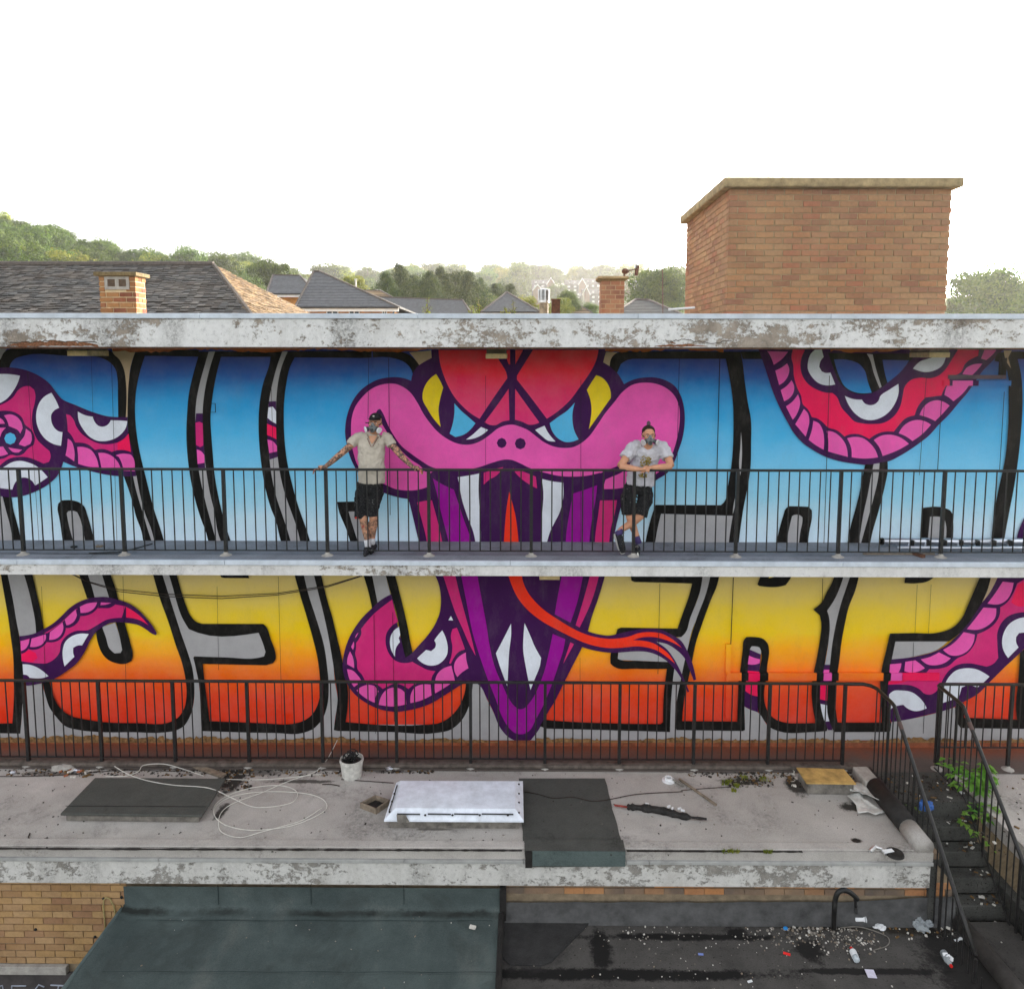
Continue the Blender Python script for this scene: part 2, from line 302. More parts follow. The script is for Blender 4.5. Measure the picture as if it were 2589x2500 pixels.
# ------------------------------------------------------------------ mural (paint on the wall, traced shapes)
TO = dict(A=(0, 870), B=(420, 870), C=(840, 870), D=(1260, 870), E=(1680, 870), F=(2099, 870),
          a=(0, 1450), b=(420, 1450), c=(840, 1450), d=(1260, 1450), e=(1680, 1450), f=(2099, 1450))
MURAL = """
G A -40,40 70,48 20,120 -20,240 -40,240
K A -40,200 5,150 40,85 90,52 150,45 700,45 1050,48 1140,85 1210,160 1255,260 1275,400 1282,740 1195,740 1192,500 1188,350 1165,250 1110,185 1040,145 950,125 680,118 240,118 150,150 105,205 95,260 -40,260
T A 1130,38 1375,60 1320,230 1300,420 1288,745 1272,745 1275,400 1255,260 1210,160 1140,85
K A 1375,60 1325,220 1300,400 1290,600 1290,735 1295,880 1310,1000 1350,1200 1375,1330 1440,1620 1470,1720 1535,1892 1560,2010 1665,2010 1630,1892 1560,1680 1470,1330 1410,1080 1375,850 1365,650 1375,480 1410,300 1465,120 2010,122 2010,60
K B 0,60 430,80 395,200 340,400 303,600 295,780 300,1000 320,1200 340,1330 390,1560 440,1750 480,1892 510,2010 430,2010 400,1892 350,1760 290,1560 240,1320 218,1150 205,950 212,700 230,500 270,320 325,128 0,122
G B 430,78 495,75 440,250 400,420 375,600 370,850 380,1000 395,1200 412,1330 450,1540 490,1700 520,1892 560,2010 510,2010 480,1892 440,1750 390,1560 340,1330 320,1200 300,1000 295,780 303,600 340,400 395,200
P B 303,700 370,700 371,850 380,1000 396,1268 330,1270 318,1200 300,1000 295,790
H B 297,795 335,785 372,800 375,1025 345,1042 303,1020
F B 310,1065 350,1080 385,1120 388,1200 318,1212
K B 495,75 440,250 400,420 375,600 371,850 380,1000 395,1200 412,1330 450,1540 490,1700 520,1892 560,2010 660,2010 620,1892 590,1790 530,1550 490,1320 470,1100 455,900 448,740 460,600 490,400 520,260 555,130 1060,130 1040,220 980,400 945,600 935,850 945,1050 970,1270 1000,1440 1060,1660 1115,1800 1135,1892 1165,2010 1265,2010 1230,1892 1180,1740 1110,1530 1060,1280 1040,1100 1022,850 1035,620 1080,380 1130,200 1175,75
G B 1175,75 1230,75 1165,240 1130,400 1115,560 1112,750 1118,1000 1135,1200 1160,1350 1210,1540 1260,1680 1320,1850 1360,2010 1265,2010 1230,1892 1180,1740 1110,1530 1060,1280 1040,1100 1022,850 1035,620 1080,380 1130,200
P B 1040,580 1112,577 1115,900 1130,1140 1048,1168 1030,1000 1022,850
W B 1035,640 1078,632 1112,680 1112,805 1060,775 1025,745
R B 1021,805 1115,845 1118,965 1060,935 1021,920
F B 1024,965 1075,980 1120,1030 1122,1085 1043,1102
K B 1230,75 1165,240 1130,400 1115,560 1112,750 1118,1000 1135,1200 1160,1350 1210,1540 1260,1680 1320,1850 1360,2010 1460,2010 1425,1892 1400,1820 1330,1620 1270,1400 1225,1200 1200,1000 1190,800 1192,600 1215,400 1250,240 1300,135 1680,138 1960,142 2330,150 2420,190 2480,260 2500,340 2580,280 2560,205 2520,160 2450,105 2360,75 1960,72
K C 50,1595 330,1588 330,1690 165,1692 225,1892 265,2010 185,2010 150,1892 60,1660
G C 165,1692 330,1690 330,2010 265,2010 225,1892
T C 780,85 1000,66 1005,140 880,212 835,150
K A 635,2010 600,1760 582,1660 590,1610 625,1580 720,1578 800,1600 850,1640 880,1720 930,1892 960,2010
G A 748,2010 690,1800 675,1710 690,1690 740,1685 780,1700 800,1740 840,1880 865,2010
K A 25,1535 115,1535 130,1650 190,1880 220,2010 132,2010 105,1850 60,1680
G A -30,1530 22,1535 60,1680 105,1850 128,2010 -30,2010
G A 1340,1330 1380,1330 1440,1620 1470,1720 1535,1892 1565,2010 1520,2010 1490,1880 1440,1690 1400,1560
K A 1250,1335 1290,1440 1340,1600 1375,1740 1430,1892 1450,2010 1540,2010 1500,1892 1440,1690 1400,1560 1370,1450 1345,1330
P A -30,240 140,240 280,270 400,325 500,400 570,490 620,550 760,615 960,695 1090,730 1190,738 1290,738 1294,880 1345,1100 1377,1335 1200,1335 1050,1315 900,1280 760,1240 640,1190 620,1250 580,1330 510,1400 400,1470 280,1520 180,1545 20,1540 -30,1530
W A -30,303 100,305 202,320 180,390 130,480 60,560 0,595 -30,605
H A -30,625 60,590 130,540 190,460 240,430 300,425 345,460 358,520 350,600 330,680 325,800 345,900 380,970 440,1030 500,1080 512,1140 495,1190 440,1208 380,1180 280,1145 180,1140 90,1160 30,1200 -30,1260
P A -30,680 60,673 150,690 220,740 255,815 320,870 352,950 340,1020 280,1060 240,1105 180,1130 110,1120 40,1155 -30,1165
F A 40,722 100,710 170,735 215,790 230,850 205,905 180,870 130,845 90,830 70,770
F A 262,855 310,890 325,950 305,1010 250,1035 190,1015 205,985 245,930
F A 85,1045 140,1055 225,1068 190,1095 130,1090 100,1065
F A -30,1040 30,1035 60,1080 82,1110 40,1125 -30,1135
F A -30,845 60,845 20,890 5,930 -30,1000
F A -30,738 20,760 50,805 -30,808
B A 163,955 145,997 103,1015 61,997 43,955 61,913 103,895 145,913
W A -30,1290 50,1235 120,1195 200,1180 280,1195 370,1235 430,1285 483,1345 440,1375 355,1430 330,1390 290,1360 240,1348 185,1365 148,1410 125,1470 0,1455 -30,1450
W A 520,492 555,550 580,600 598,645 550,670 520,710 518,770 545,840 590,880 632,890 625,960 617,1028 540,1010 460,960 400,880 368,780 370,680 400,590 450,530
H A 668,708 710,720 745,765 770,830 820,900 900,960 1000,1005 1100,1012 1190,995 1190,1070 1130,1090 1040,1060 960,1070 880,1010 760,995 720,920 685,880 680,790
R A 1188,995 1250,960 1300,905 1325,1090 1240,1070 1188,1072
W A 787,682 850,715 940,735 960,790 1000,828 1040,835 1080,822 1110,790 1120,770 1200,772 1287,778 1275,840 1230,905 1160,955 1070,980 990,978 910,940 840,860 795,770
F A 685,955 720,980 745,1040 755,1110 750,1185 700,1150 662,1125 675,1060
F A 780,1040 840,1040 920,1070 970,1140 1000,1245 900,1240 790,1210 788,1110
F A 992,1100 1050,1100 1130,1130 1190,1190 1228,1280 1120,1272 1028,1265 1010,1170
F A 1170,1125 1230,1108 1320,1115 1335,1130 1362,1285 1250,1280 1230,1200 1200,1140
P C 1005,55 1005,140 930,180 870,220 815,300 798,372 740,350 650,335 560,338 460,360 370,405 290,465 215,560 165,670 135,800 130,900 150,1030 180,1140 215,1220 270,1310 370,1420 515,1500 600,1530 700,1555 770,1565 800,1680 850,1892 880,2010 2840,2010 2860,1892 2900,1720 2940,1575 3080,1500 3240,1400 3300,1360 3380,1310 3455,1200 3500,1080 3540,960 3560,850 3565,720 3550,600 3520,510 3470,430 3380,370 3280,340 3160,338 3060,355 2950,405 2880,290 2805,222 2740,185 2770,70 2750,55
H C 1075,60 1090,190 1125,310 1180,440 1240,540 1320,630 1400,700 1490,755 1630,545 1770,345 1768,320 1680,150 1635,60
H D 1012,60 1000,130 960,230 900,330 820,440 740,550 650,640 560,710 490,755 340,555 188,360 188,320 350,60
H D 85,60 118,60 118,205 105,205 80,110
H D 172,60 250,60 172,205
H C 1540,790 1660,630 1784,452 1792,770 1720,785 1650,820 1590,815
H D 170,452 290,620 415,792 400,800 310,815 240,785 168,765
F C 190,880 195,760 230,640 300,540 380,465 470,418 570,400 640,403 710,430 790,490 860,590 920,700 990,800 1060,880 1150,950 1250,1000 1340,1017 1420,1010 1500,980 1590,920 1680,850 1760,820 1830,815 1900,835 1980,870 2060,930 2140,990 2240,1035 2340,1050 2440,1040 2520,1000 2600,930 2680,820 2760,700 2850,590 2940,480 3040,410 3150,390 3260,398 3370,440 3460,520 3505,620 3515,760 3500,890 3470,1020 3430,1130 3360,1240 3250,1330 3100,1400 2925,1455 2740,1465 2745,1440 2760,1380 2710,1300 2580,1330 2440,1340 2280,1330 2150,1300 2060,1275 1980,1245 1900,1205 1810,1170 1740,1168 1680,1180 1600,1205 1480,1245 1350,1270 1200,1275 1080,1262 960,1330 975,1440 880,1470 760,1480 640,1465 525,1415 350,1330 260,1230 215,1100 192,990
P C 445,690 460,664 485,655 508,690 560,810 620,920 700,1030 800,1110 900,1180 1000,1240 1080,1264 1080,1290 940,1290 900,1240 800,1170 720,1100 640,1010 560,900 500,800
P D 1020,1310 1110,1270 1205,1232 1330,1150 1400,1050 1450,1080 1390,1170 1240,1300 1150,1340 1085,1368 1070,1410 1052,1475 1000,1440
H C 1532,1300 1580,1285 1650,1262 1730,1243 1660,1330 1590,1370 1532,1422
H D 146,1253 240,1285 380,1340 392,1460 300,1410 220,1350 170,1295
P C 1764,1000 1749,1036 1714,1051 1679,1036 1664,1000 1679,964 1714,947 1749,964
P C 1958,1006 1942,1047 1902,1064 1862,1047 1846,1006 1862,965 1902,948 1942,965
Y C 1050,303 1090,370 1122,440 1090,560 1075,660 1082,750 1097,838 1030,760 960,650 915,560 918,480 950,400 1000,340
B C 1235,598 1300,670 1380,740 1448,800 1410,850 1340,910 1245,940 1187,905 1215,820 1235,700
W C 1505,838 1577,868 1510,920 1430,955 1352,965 1420,915 1470,870
Y D 990,315 1050,340 1110,410 1135,480 1137,545 1070,640 1000,740 915,860 930,780 942,650 930,560 895,465 940,390
B D 773,592 700,670 600,740 520,800 540,870 600,950 680,990 740,988 812,962 770,880 750,780 752,680
W D 467,825 500,890 578,985 500,975 440,930 372,868 420,845
W C 1270,1345 1400,1325 1485,1308 1480,1450 1492,1700 1503,1892 1503,2010 1450,2010 1425,1892 1370,1750 1315,1580 1290,1460
W D 440,1362 560,1390 655,1400 655,1560 620,1700 560,1820 525,1892 490,2010 440,2010 437,1800 455,1500
V C 1015,1355 1100,1410 1230,1470 1280,1620 1340,1800 1375,1892 1410,2010 1180,2010 1150,1892 1100,1700 1055,1500
H C 858,1600 980,1580 1008,1578 1050,1730 1090,1892 1115,2010 960,2010 935,1892 890,1720
V D 755,1510 880,1470 1000,1425 985,1560 950,1750 930,1892 920,2010 680,2010 690,1892 720,1700
H D 1028,1580 1200,1578 1180,1700 1140,1850 1120,2010 975,2010 985,1892 1010,1720
O C 1790,1490 1820,1600 1850,1720 1870,1850 1885,2010 1735,2010 1745,1850 1760,1680
T D 1088,80 1205,85 1150,140 1125,222 1060,185
K D 1125,224 1145,140 1185,98 1240,80 1320,76 1960,76 2350,78 2450,80 2465,150 2495,400 2525,600 2553,750 2556,1000 2548,1270 2520,1450 2480,1650 2445,1892 2430,2010 2330,2010 2345,1892 2370,1735 1645,1715 1605,1892 1585,2010 1485,2010 1510,1892 1550,1740 1590,1625 2250,1628 2285,1595 2320,1440 2360,1200 2375,1000 2378,800 2375,640 2360,480 2330,300 2300,150 1400,150 1310,160 1240,200 1200,292
G D 1645,1716 2370,1736 2345,1892 2330,2010 1585,2010 1605,1892
G E 774,885 784,1060 775,1265 768,1330 758,1265 770,1000
G E 738,1480 720,1600 700,1690 690,1720 705,1590
K E 1130,2010 1160,1880 1200,1740 1230,1660 1260,1638 1360,1640 1460,1645 1490,1680 1492,1740 1465,1892 1450,2010
G E 1235,2010 1255,1892 1290,1740 1310,1728 1370,1730 1395,1750 1395,1790 1375,1892 1360,2010
K E 770,78 1100,75 1100,152 790,152
P E 950,55 990,160 1040,310 1100,490 1170,650 1240,780 1310,900 1400,1000 1500,1070 1620,1135 1760,1180 1960,1213 2040,1222 2120,1220 2200,1200 2280,1180 2380,1130 2480,1070 2580,1000 2680,920 2770,820 2880,710 2980,590 3050,510 3130,400 3220,270 3300,190 3430,55
R E 1300,55 1420,60 1385,140 1375,230 1400,330 1450,400 1540,460 1620,488 1700,495 1740,530 1790,640 1860,720 1920,780 2010,803 2110,808 2220,795 2320,730 2380,640 2410,520 2430,430 2500,360 2580,340 2690,345 2770,320 2830,270 2910,150 2970,55 3180,60 3170,120 3040,200 3000,280 2900,340 2840,430 2800,520 2640,540 2570,620 2530,720 2440,750 2370,820 2320,885 2200,890 2110,930 2070,960 1960,910 1850,920 1820,935 1740,870 1650,840 1600,790 1540,750 1490,740 1450,660 1400,610 1380,520 1350,460 1310,330 1300,200 1285,140
F E 1040,72 1250,78 1190,150 1105,210 1070,120
F E 1120,268 1180,240 1240,195 1262,250 1250,320 1210,380 1160,415
F E 1175,465 1240,420 1285,365 1312,430 1300,500 1260,550 1210,578
F E 1228,630 1290,585 1350,508 1372,590 1355,670 1325,730 1297,765
F E 1322,810 1370,730 1410,655 1450,700 1465,780 1450,860 1428,935
F E 1458,968 1490,870 1505,775 1560,800 1600,870 1615,970 1610,1068 1520,1015
F E 1640,878 1700,885 1770,930 1830,1010 1855,1140 1760,1115 1655,1085 1655,960
F F 170,952 250,938 330,950 400,1000 450,1060 485,1145 350,1157 218,1145 210,1040
F F 440,970 520,925 600,915 700,940 797,1008 700,1065 530,1132 500,1050
F F 692,902 750,820 830,775 910,768 980,790 1020,815 930,910 832,980 760,930
F F 903,718 950,630 1020,580 1090,568 1160,590 1208,622 1140,700 1062,778 980,740
F F 1155,515 1185,420 1215,385 1425,385 1340,500 1245,578 1200,540
F F 1338,305 1380,240 1450,205 1540,198 1490,260 1435,315
F F 1525,148 1560,60 1680,60 1640,110 1578,162
W E 1590,55 1610,130 1575,180 1565,230 1590,275 1630,292 1678,288 1700,340 1727,408 1640,418 1560,395 1490,330 1450,250 1452,180 1480,100 1520,60
W F 147,523 230,555 320,562 350,600 400,618 450,608 490,570 505,530 600,460 690,402 692,490 660,590 600,680 520,740 430,768 330,755 250,700 190,620
W F 837,248 920,170 970,155 1040,135 1170,130 1130,220 1060,265 960,283
K F -20,90 380,95 880,98 800,180 700,270 580,390 520,440 430,490 330,510 180,470 90,380 40,260
blue F 38,155 200,165 290,200 350,270 380,380 420,490 330,498 230,480 150,430 90,320
blue F 530,160 800,165 730,260 580,390 555,300
G F 370,98 430,105 455,220 520,432 500,445 440,290 400,150
K F 1690,90 1830,78 1990,78 1990,152 1895,152 1930,300 1945,500 1940,750 1920,1000 1890,1250 1860,1440 1810,1700 1775,1892 1755,2010 1628,2010 1638,1892 1660,1700 1700,1480 1740,1300 1765,1180 1795,900 1805,700 1805,500 1800,330 1780,250 1740,190 1660,170
T F 1755,66 1835,66 1800,140 1828,245 1775,160
P F 1880,2010 1905,1892 1960,1760 2010,1760 2010,2010
K F 355,1215 442,1215 430,1260 415,1330 380,1520 330,1750 310,1880 290,2010 175,2010 205,1850 260,1650 310,1440 325,1350
G F 440,1212 505,1202 498,1260 485,1350 440,1550 400,1700 345,1892 315,2010 288,2010 310,1880 330,1750 380,1520 415,1330
K F 500,1198 580,1184 582,1280 560,1400 530,1530 480,1720 430,1892 405,2010 312,2010 345,1892 400,1700 440,1550 485,1350
K F 910,2010 925,1850 938,1655 1150,1655 1210,1680 1238,1720 1245,1800 1238,2010
G F 985,2010 1000,1850 1010,1745 1120,1750 1155,1765 1168,1810 1165,2010
G a -40,1525 10450,1525 10450,1720 -40,1720
K a 5,0 40,200 80,430 110,650 130,800 140,1050 140,1250 125,1512 -40,1515 -40,1612 205,1616 220,1450 237,1250 232,1000 215,780 180,550 130,260 75,0
G a 75,0 240,0 290,170 330,330 360,520 365,610 200,640 180,550 130,260
K a 240,0 325,0 370,200 410,370 442,575 365,610 355,480 325,320 290,170
G a 232,1130 420,1110 460,1230 500,1350 570,1450 640,1530 640,1640 205,1640 220,1450
K a 1545,0 1620,260 1700,480 1780,730 1840,900 1875,1060 1885,1250 1855,1380 1780,1470 1690,1508 1400,1510 1050,1500 850,1470 700,1430 620,1370 550,1260 510,1130 500,1080 430,1085 460,1230 500,1350 570,1450 660,1540 800,1580 1000,1600 1350,1602 1650,1605 1790,1580 1880,1520 1930,1420 1960,1280 1966,1150 1945,950 1900,800 1830,600 1750,350 1640,0
G a 885,0 1030,0 1060,100 1105,245 960,245 900,60
K a 797,0 885,0 925,120 960,250 880,250
K a 1028,0 1115,0 1160,130 1200,272 1105,250
G a 1030,535 1165,495 1210,640 1235,770 1220,800 1160,805 1110,760 1070,640
K a 970,590 990,700 1030,800 1080,860 1160,900 1270,910 1330,880 1343,820 1320,710 1260,495 1170,485 1210,640 1235,770 1220,800 1160,805 1110,760 1070,640 1030,530
G b -40,0 25,0 70,150 110,300 160,440 230,560 330,600 935,597 970,680 1005,790 990,835 930,850 600,845 280,835 300,960 320,1050 345,1250 357,1640 60,1640 190,1530 250,1420 280,1300 286,1150 265,950 220,800 150,600 70,350
K b 25,0 105,0 150,170 200,320 250,430 310,490 370,507 980,508 1005,530 1060,670 1105,800 1108,860 1080,905 1010,925 370,912 385,1060 410,1250 440,1490 1000,1512 1250,1520 1380,1490 1470,1430 1530,1330 1560,1180 1555,1050 1530,850 1480,640 1420,430 1350,200 1295,0 1390,0 1440,210 1520,460 1600,740 1630,950 1645,1150 1630,1330 1580,1470 1500,1560 1380,1610 1100,1610 360,1590 350,1250 320,1050 275,850 285,835 600,845 930,850 990,835 1005,790 970,680 935,597 330,600 230,560 160,440 110,300 70,150
K b 535,0 560,38 590,44 840,46 828,0
G b 1390,0 1490,0 1540,200 1600,440 1650,680 1690,920 1705,1080 1735,1300 1710,1450 1690,1640 1500,1640 1500,1560 1580,1470 1630,1330 1645,1150 1630,950 1600,740 1520,460 1440,210
G c 1425,1080 1505,1120 1560,1260 1620,1380 1700,1550 1790,1660 1150,1660 1150,1550 1270,1450 1350,1320
K c -190,0 -140,200 -80,440 -30,680 10,920 30,1060 55,1250 40,1400 15,1580 60,1590 600,1600 1050,1610 1200,1575 1310,1480 1385,1330 1415,1180 1425,1060 1355,1090 1340,1200 1290,1330 1200,1440 1080,1510 950,1525 135,1500 155,1350 148,1110 130,1050 100,870 50,650 0,440 -50,270 -115,0
G c 400,0 535,0 590,215 460,310 430,150
K c 310,0 400,0 430,150 462,310 405,365 370,200
P c 600,205 500,260 400,350 300,450 220,560 150,700 115,830 105,950 125,1050 160,1130 240,1230 350,1310 480,1370 640,1395 800,1375 1000,1310 1150,1220 1350,1100 1460,1060 1450,700 1080,420 1030,530 960,630 880,720 812,795 770,820 690,640 640,400
P c 1030,0 1075,100 1095,200 1098,300 1080,420 1030,530 960,630 880,720 812,797 1000,1000 1430,1085 1500,1140 1560,1250 1620,1370 1700,1560 1780,1650 1860,1690 1940,1699 2010,1680 2080,1590 2170,1420 2250,1290 2350,1090 2420,950 2525,745 2580,600 2620,450 2690,250 2765,0
H c 605,262 540,310 450,380 370,460 290,560 295,600 270,660 240,700 240,760 232,800 250,880 258,970 300,1020 330,1080 345,1115 400,1110 450,1120 510,1165 560,1140 620,1112 690,1120 770,1165 830,1120 1000,1110 1010,1040 1045,985 960,970 880,930 810,890 740,903 640,880 570,800 540,700 550,600 600,530 665,485 630,360
W c 678,535 620,580 590,640 585,720 605,790 635,840 645,750 685,690 672,650 690,610
K c 535,0 632,0 670,150 720,350 760,530 790,690 812,800 740,850 700,680 650,400 600,220
W c 1112,572 1145,640 1167,740 1160,820 1120,880 1060,920 980,928 900,895 858,855 900,815 950,770 1000,783 1040,750 1048,710 1032,675 1070,620
H c 1215,560 1260,545 1290,620 1320,700 1342,765 1280,790 1230,850 1200,910 1182,905 1205,830 1215,740 1200,630
F c 1352,795 1355,860 1378,955 1310,1000 1265,1045 1235,980 1235,910 1270,850
F c 1205,930 1225,1010 1240,1080 1140,1150 1040,1210 1038,1100 1060,1020 1120,960
F c 995,1120 1005,1230 900,1280 790,1308 795,1220 830,1150 900,1120
F c 470,1325 490,1250 540,1180 620,1150 700,1170 740,1210 750,1320 620,1342
F c 245,1180 300,1140 370,1122 430,1135 470,1190 440,1240 430,1305 340,1260
F c 150,965 200,975 260,1030 300,1090 220,1145 180,1080
F c 180,785 210,850 222,955 150,915 155,850
F c 218,685 220,740 210,770 190,740
F c 265,595 240,640 230,650 245,615
W c 1200,427 1223,472 1175,470
H c 1115,0 1240,0 1290,210 1340,400 1400,620 1450,830 1390,720 1320,560 1240,380 1180,200
V c 1300,0 1360,300 1420,600 1500,860 1570,1060 1650,1260 1730,1470 1790,1560 1850,1610 1920,1622 1990,1590 2060,1470 2140,1320 2190,1200 2240,1070 2290,920 2335,780 2357,662 2230,608 2190,800 2140,1000 2100,1110 2050,1220 1990,1310 1930,1365 1890,1370 1840,1335 1780,1250 1720,1120 1650,960 1600,770 1560,520 1510,250 1465,0
V d 645,0 860,0 800,280 730,495 570,410 600,230
H d 932,0 1022,0 960,230 820,548 780,525 850,300
H d 728,693 765,712 655,912
W c 1808,505 1808,630 1790,780 1780,950 1772,1145 1740,1060 1700,950 1655,805 1720,680
W d 265,500 320,620 370,740 432,850 420,930 370,1060 325,1175 300,1060 270,900 252,780 255,620
K d 1335,0 1345,70 1380,85 1700,92 1960,100 1920,250 1865,400 1812,555 1240,545 1205,560 1185,625 1300,660 1700,640 1850,640 1890,600 1940,450 1990,320 2040,180 2070,60 2070,0
G d 1215,790 1400,780 1560,790 1640,830 1715,892 1230,872 1208,860
K d 1145,765 1215,765 1208,860 1230,870 1400,880 1720,892 1780,960 1770,1080 1750,1250 1740,1600 1250,1585 480,1565 420,1540 470,1450 490,1480 700,1495 1250,1515 1640,1520 1665,1500 1675,1200 1705,962 1400,960 1170,940 1135,910 1132,850
G d 2070,0 2155,0 2100,200 2020,420 1950,600 1910,780 1880,900 1850,1080 1820,1300 1795,1580 1800,1660 1735,1660 1742,1400 1750,1250 1765,1080 1780,960 1700,850 1600,760 1590,680 1850,640 1890,600 1940,450 2040,180
K e 470,0 560,0 520,150 480,240 430,370 370,540 320,690 280,880 245,1050 215,1180 190,1350 178,1490 735,1495 745,1200 750,1080 770,950 790,780 810,660 830,640 910,640 1000,660 1045,710 1058,780 1040,920 1030,1060 1008,1180 1010,1280 1050,1400 1120,1470 1220,1505 1380,1512 1530,1508 1500,1350 1488,1200 1500,1050 1540,860 1570,680 1585,500 1570,420 1505,362 1590,290 1640,190 1690,100 1725,0 1820,0 1770,150 1720,260 1645,375 1665,440 1672,540 1660,680 1630,850 1620,920 1580,1080 1570,1200 1580,1340 1610,1450 1650,1560 1640,1590 1500,1600 1150,1590 1080,1560 1020,1500 960,1420 940,1240 945,1070 960,980 978,790 960,745 920,735 880,735 865,780 850,900 835,1020 818,1150 810,1300 815,1580 790,1590 120,1580 110,1500 130,1250 160,1100 200,900 240,740 330,440 420,200
G e 880,735 920,735 960,745 978,790 974,815 862,768
P e 863,766 974,815 960,980 945,1070 940,1240 945,1402 860,1370 809,1340 812,1200 835,1020 850,900
F e 855,828 910,850 968,865 962,905 900,920 843,915
R e 845,980 960,990 945,1060 942,1240 880,1225 818,1185 828,1060
G e 809,1343 860,1372 945,1403 1030,1520 1100,1600 815,1600
K e 940,110 980,0 1300,0 1260,70 1225,115 1180,128 960,125
Y e 1055,45 1160,20 1175,0 1072,0
G e 1820,0 1900,0 1850,150 1800,300 1760,430 1730,600 1710,750 1680,920 1622,920 1645,790 1660,680 1672,540 1665,440 1645,375 1720,260 1770,150
P e 1620,920 1682,920 1675,1100 1660,1280 1700,1580 1655,1580 1610,1450 1580,1340 1570,1200 1580,1080
F e 1612,970 1675,970 1670,1070 1592,1085
R e 1577,1120 1655,1120 1650,1285 1573,1270
W e 1578,1315 1645,1330 1670,1490 1620,1495 1592,1400
P d 780,520 885,575 1000,610 1120,625 1220,605 1330,580 1500,555 1640,565 1760,620 1850,680 1900,760 1960,900 2000,1070 1975,1080 1930,960 1880,850 1800,770 1700,710 1600,690 1700,760 1770,850 1830,960 1880,1070 1930,1190 1915,1200 1850,1060 1780,960 1700,880 1600,820 1500,790 1400,785 1280,792 1160,800 1020,785 850,742 760,700
O d 95,0 140,130 200,250 300,370 440,480 600,570 740,640 850,690 1000,735 1130,752 1250,748 1400,735 1500,745 1600,775 1700,840 1785,908 1720,810 1640,745 1560,700 1480,680 1360,672 1450,645 1560,640 1680,665 1780,705 1855,748 1770,670 1650,605 1540,590 1420,600 1320,635 1200,655 1080,655 960,635 840,595 720,535 600,460 480,380 380,290 300,190 250,80 235,0
G f 660,685 1190,682 1080,770 920,820 780,850 618,870 640,770
K f 210,0 297,0 250,180 190,330 150,500 110,720 90,900 65,1060 50,1200 55,1350 75,1505 520,1505 515,1250 505,1100 525,950 560,800 605,605 830,600 1100,595 1230,550 1310,480 1400,300 1460,160 1530,0 1635,0 1590,170 1540,300 1400,520 1310,600 1200,685 660,685 630,830 600,980 585,1150 595,1400 625,1560 600,1600 40,1600 20,1560 -20,1450 -28,1200 0,900 20,720 60,500 110,300 160,150
K f 765,0 750,95 880,98 980,80 1090,0
T f 1635,0 1710,0 1620,180 1535,290 1590,170
P f 1710,0 1620,180 1540,290 1400,500 1270,640 1180,720 1050,790 900,830 620,865 600,1000 585,1130 590,1400 620,1500 800,1470 1000,1420 1200,1370 1340,1300 1500,1210 1600,1110 1760,950 1900,820 2010,710 2010,0
H f 2010,30 1890,100 1850,200 1790,290 1720,340 1710,430 1660,510 1580,570 1490,610 1460,710 1380,810 1280,860 1200,930 1100,960 1000,965 970,1000 880,1030 740,1005 700,1030 598,1065 585,1122 700,1120 820,1130 900,1165 960,1215 1010,1222 1060,1200 1110,1130 1150,1050 1210,970 1290,920 1400,905 1500,920 1580,940 1650,910 1700,850 1690,700 1690,600 1730,500 1800,430 1900,395 2010,390
R f 2010,60 1900,110 1860,210 1830,290 1900,330 2010,320
R f 598,1065 700,1032 740,1008 860,1030 800,1072 585,1120
F f 1745,80 1855,92 1835,180 1790,260 1720,305 1590,302 1660,210
F f 1550,342 1680,350 1670,440 1600,520 1500,565 1382,560 1470,450
F f 1350,590 1462,615 1450,690 1390,780 1300,825 1220,825 1140,770 1250,700
F f 1100,795 1220,855 1160,900 1070,925 980,915 915,865 1010,840
F f 760,890 860,875 920,920 958,955 900,985 820,1000 750,985
F f 605,915 720,905 710,960 680,1010 598,1045
W f 1140,1305 1145,1180 1190,1060 1270,980 1380,955 1490,970 1560,1005 1612,1040 1550,1100 1490,1150 1400,1120 1330,1150 1300,1255
W f 596,1220 640,1185 720,1180 830,1200 900,1250 950,1310 977,1360 850,1388 780,1360 740,1325 680,1335 620,1360 596,1400
W f 2010,438 1900,455 1810,510 1755,600 1738,700 1755,780 1800,852 1850,800 1905,745 1880,690 1880,640 1910,600 2010,590
G f 620,1500 800,1470 1200,1370 1260,1350 1320,1560 2010,1570 2010,1660 600,1660
K f 1265,1345 1350,1300 1355,1455 1890,1475 1880,1380 1905,1050 1920,800 2010,720 2010,1570 1320,1560 1280,1500
P a 195,632 360,600 440,560 540,500 620,430 700,350 790,290 880,255 960,240 1060,235 1200,265 1300,300 1390,360 1480,450 1550,540 1585,600 1578,622 1540,608 1480,565 1400,520 1300,500 1180,490 1090,510 1020,550 970,590 920,660 850,800 760,920 680,980 590,1040 500,1085 400,1110 260,1132 235,1130 232,1000 215,780
H a 205,680 450,600 620,490 770,360 990,290 1160,310 1270,330 1230,445 1080,465 980,520 890,570 760,580 660,640 620,700 600,800 540,870 470,905 380,905 218,885
R a 1275,335 1360,385 1440,450 1500,520 1400,465 1276,443
R a 220,800 300,770 360,800 380,850 330,895 218,880
P a 205,672 300,662 320,655 300,740 260,790 215,812
F a 207,680 297,662 285,720 250,765 212,782
P a 300,655 470,600 505,600 490,660 440,730 370,765 290,765
F a 320,655 462,612 465,650 430,710 370,738 303,740
P a 480,600 640,480 665,540 655,600 600,670 540,692 470,692
F a 505,590 632,492 640,560 610,625 560,660 497,670
P a 640,480 790,350 812,400 800,470 740,530 680,550 655,545
F a 655,465 765,360 778,420 750,480 700,515 672,522
P a 780,330 1020,285 985,350 930,400 860,425 800,430
F a 807,335 870,305 982,290 960,340 900,385 815,397
P a 990,350 1020,285 1180,300 1110,345 1030,348
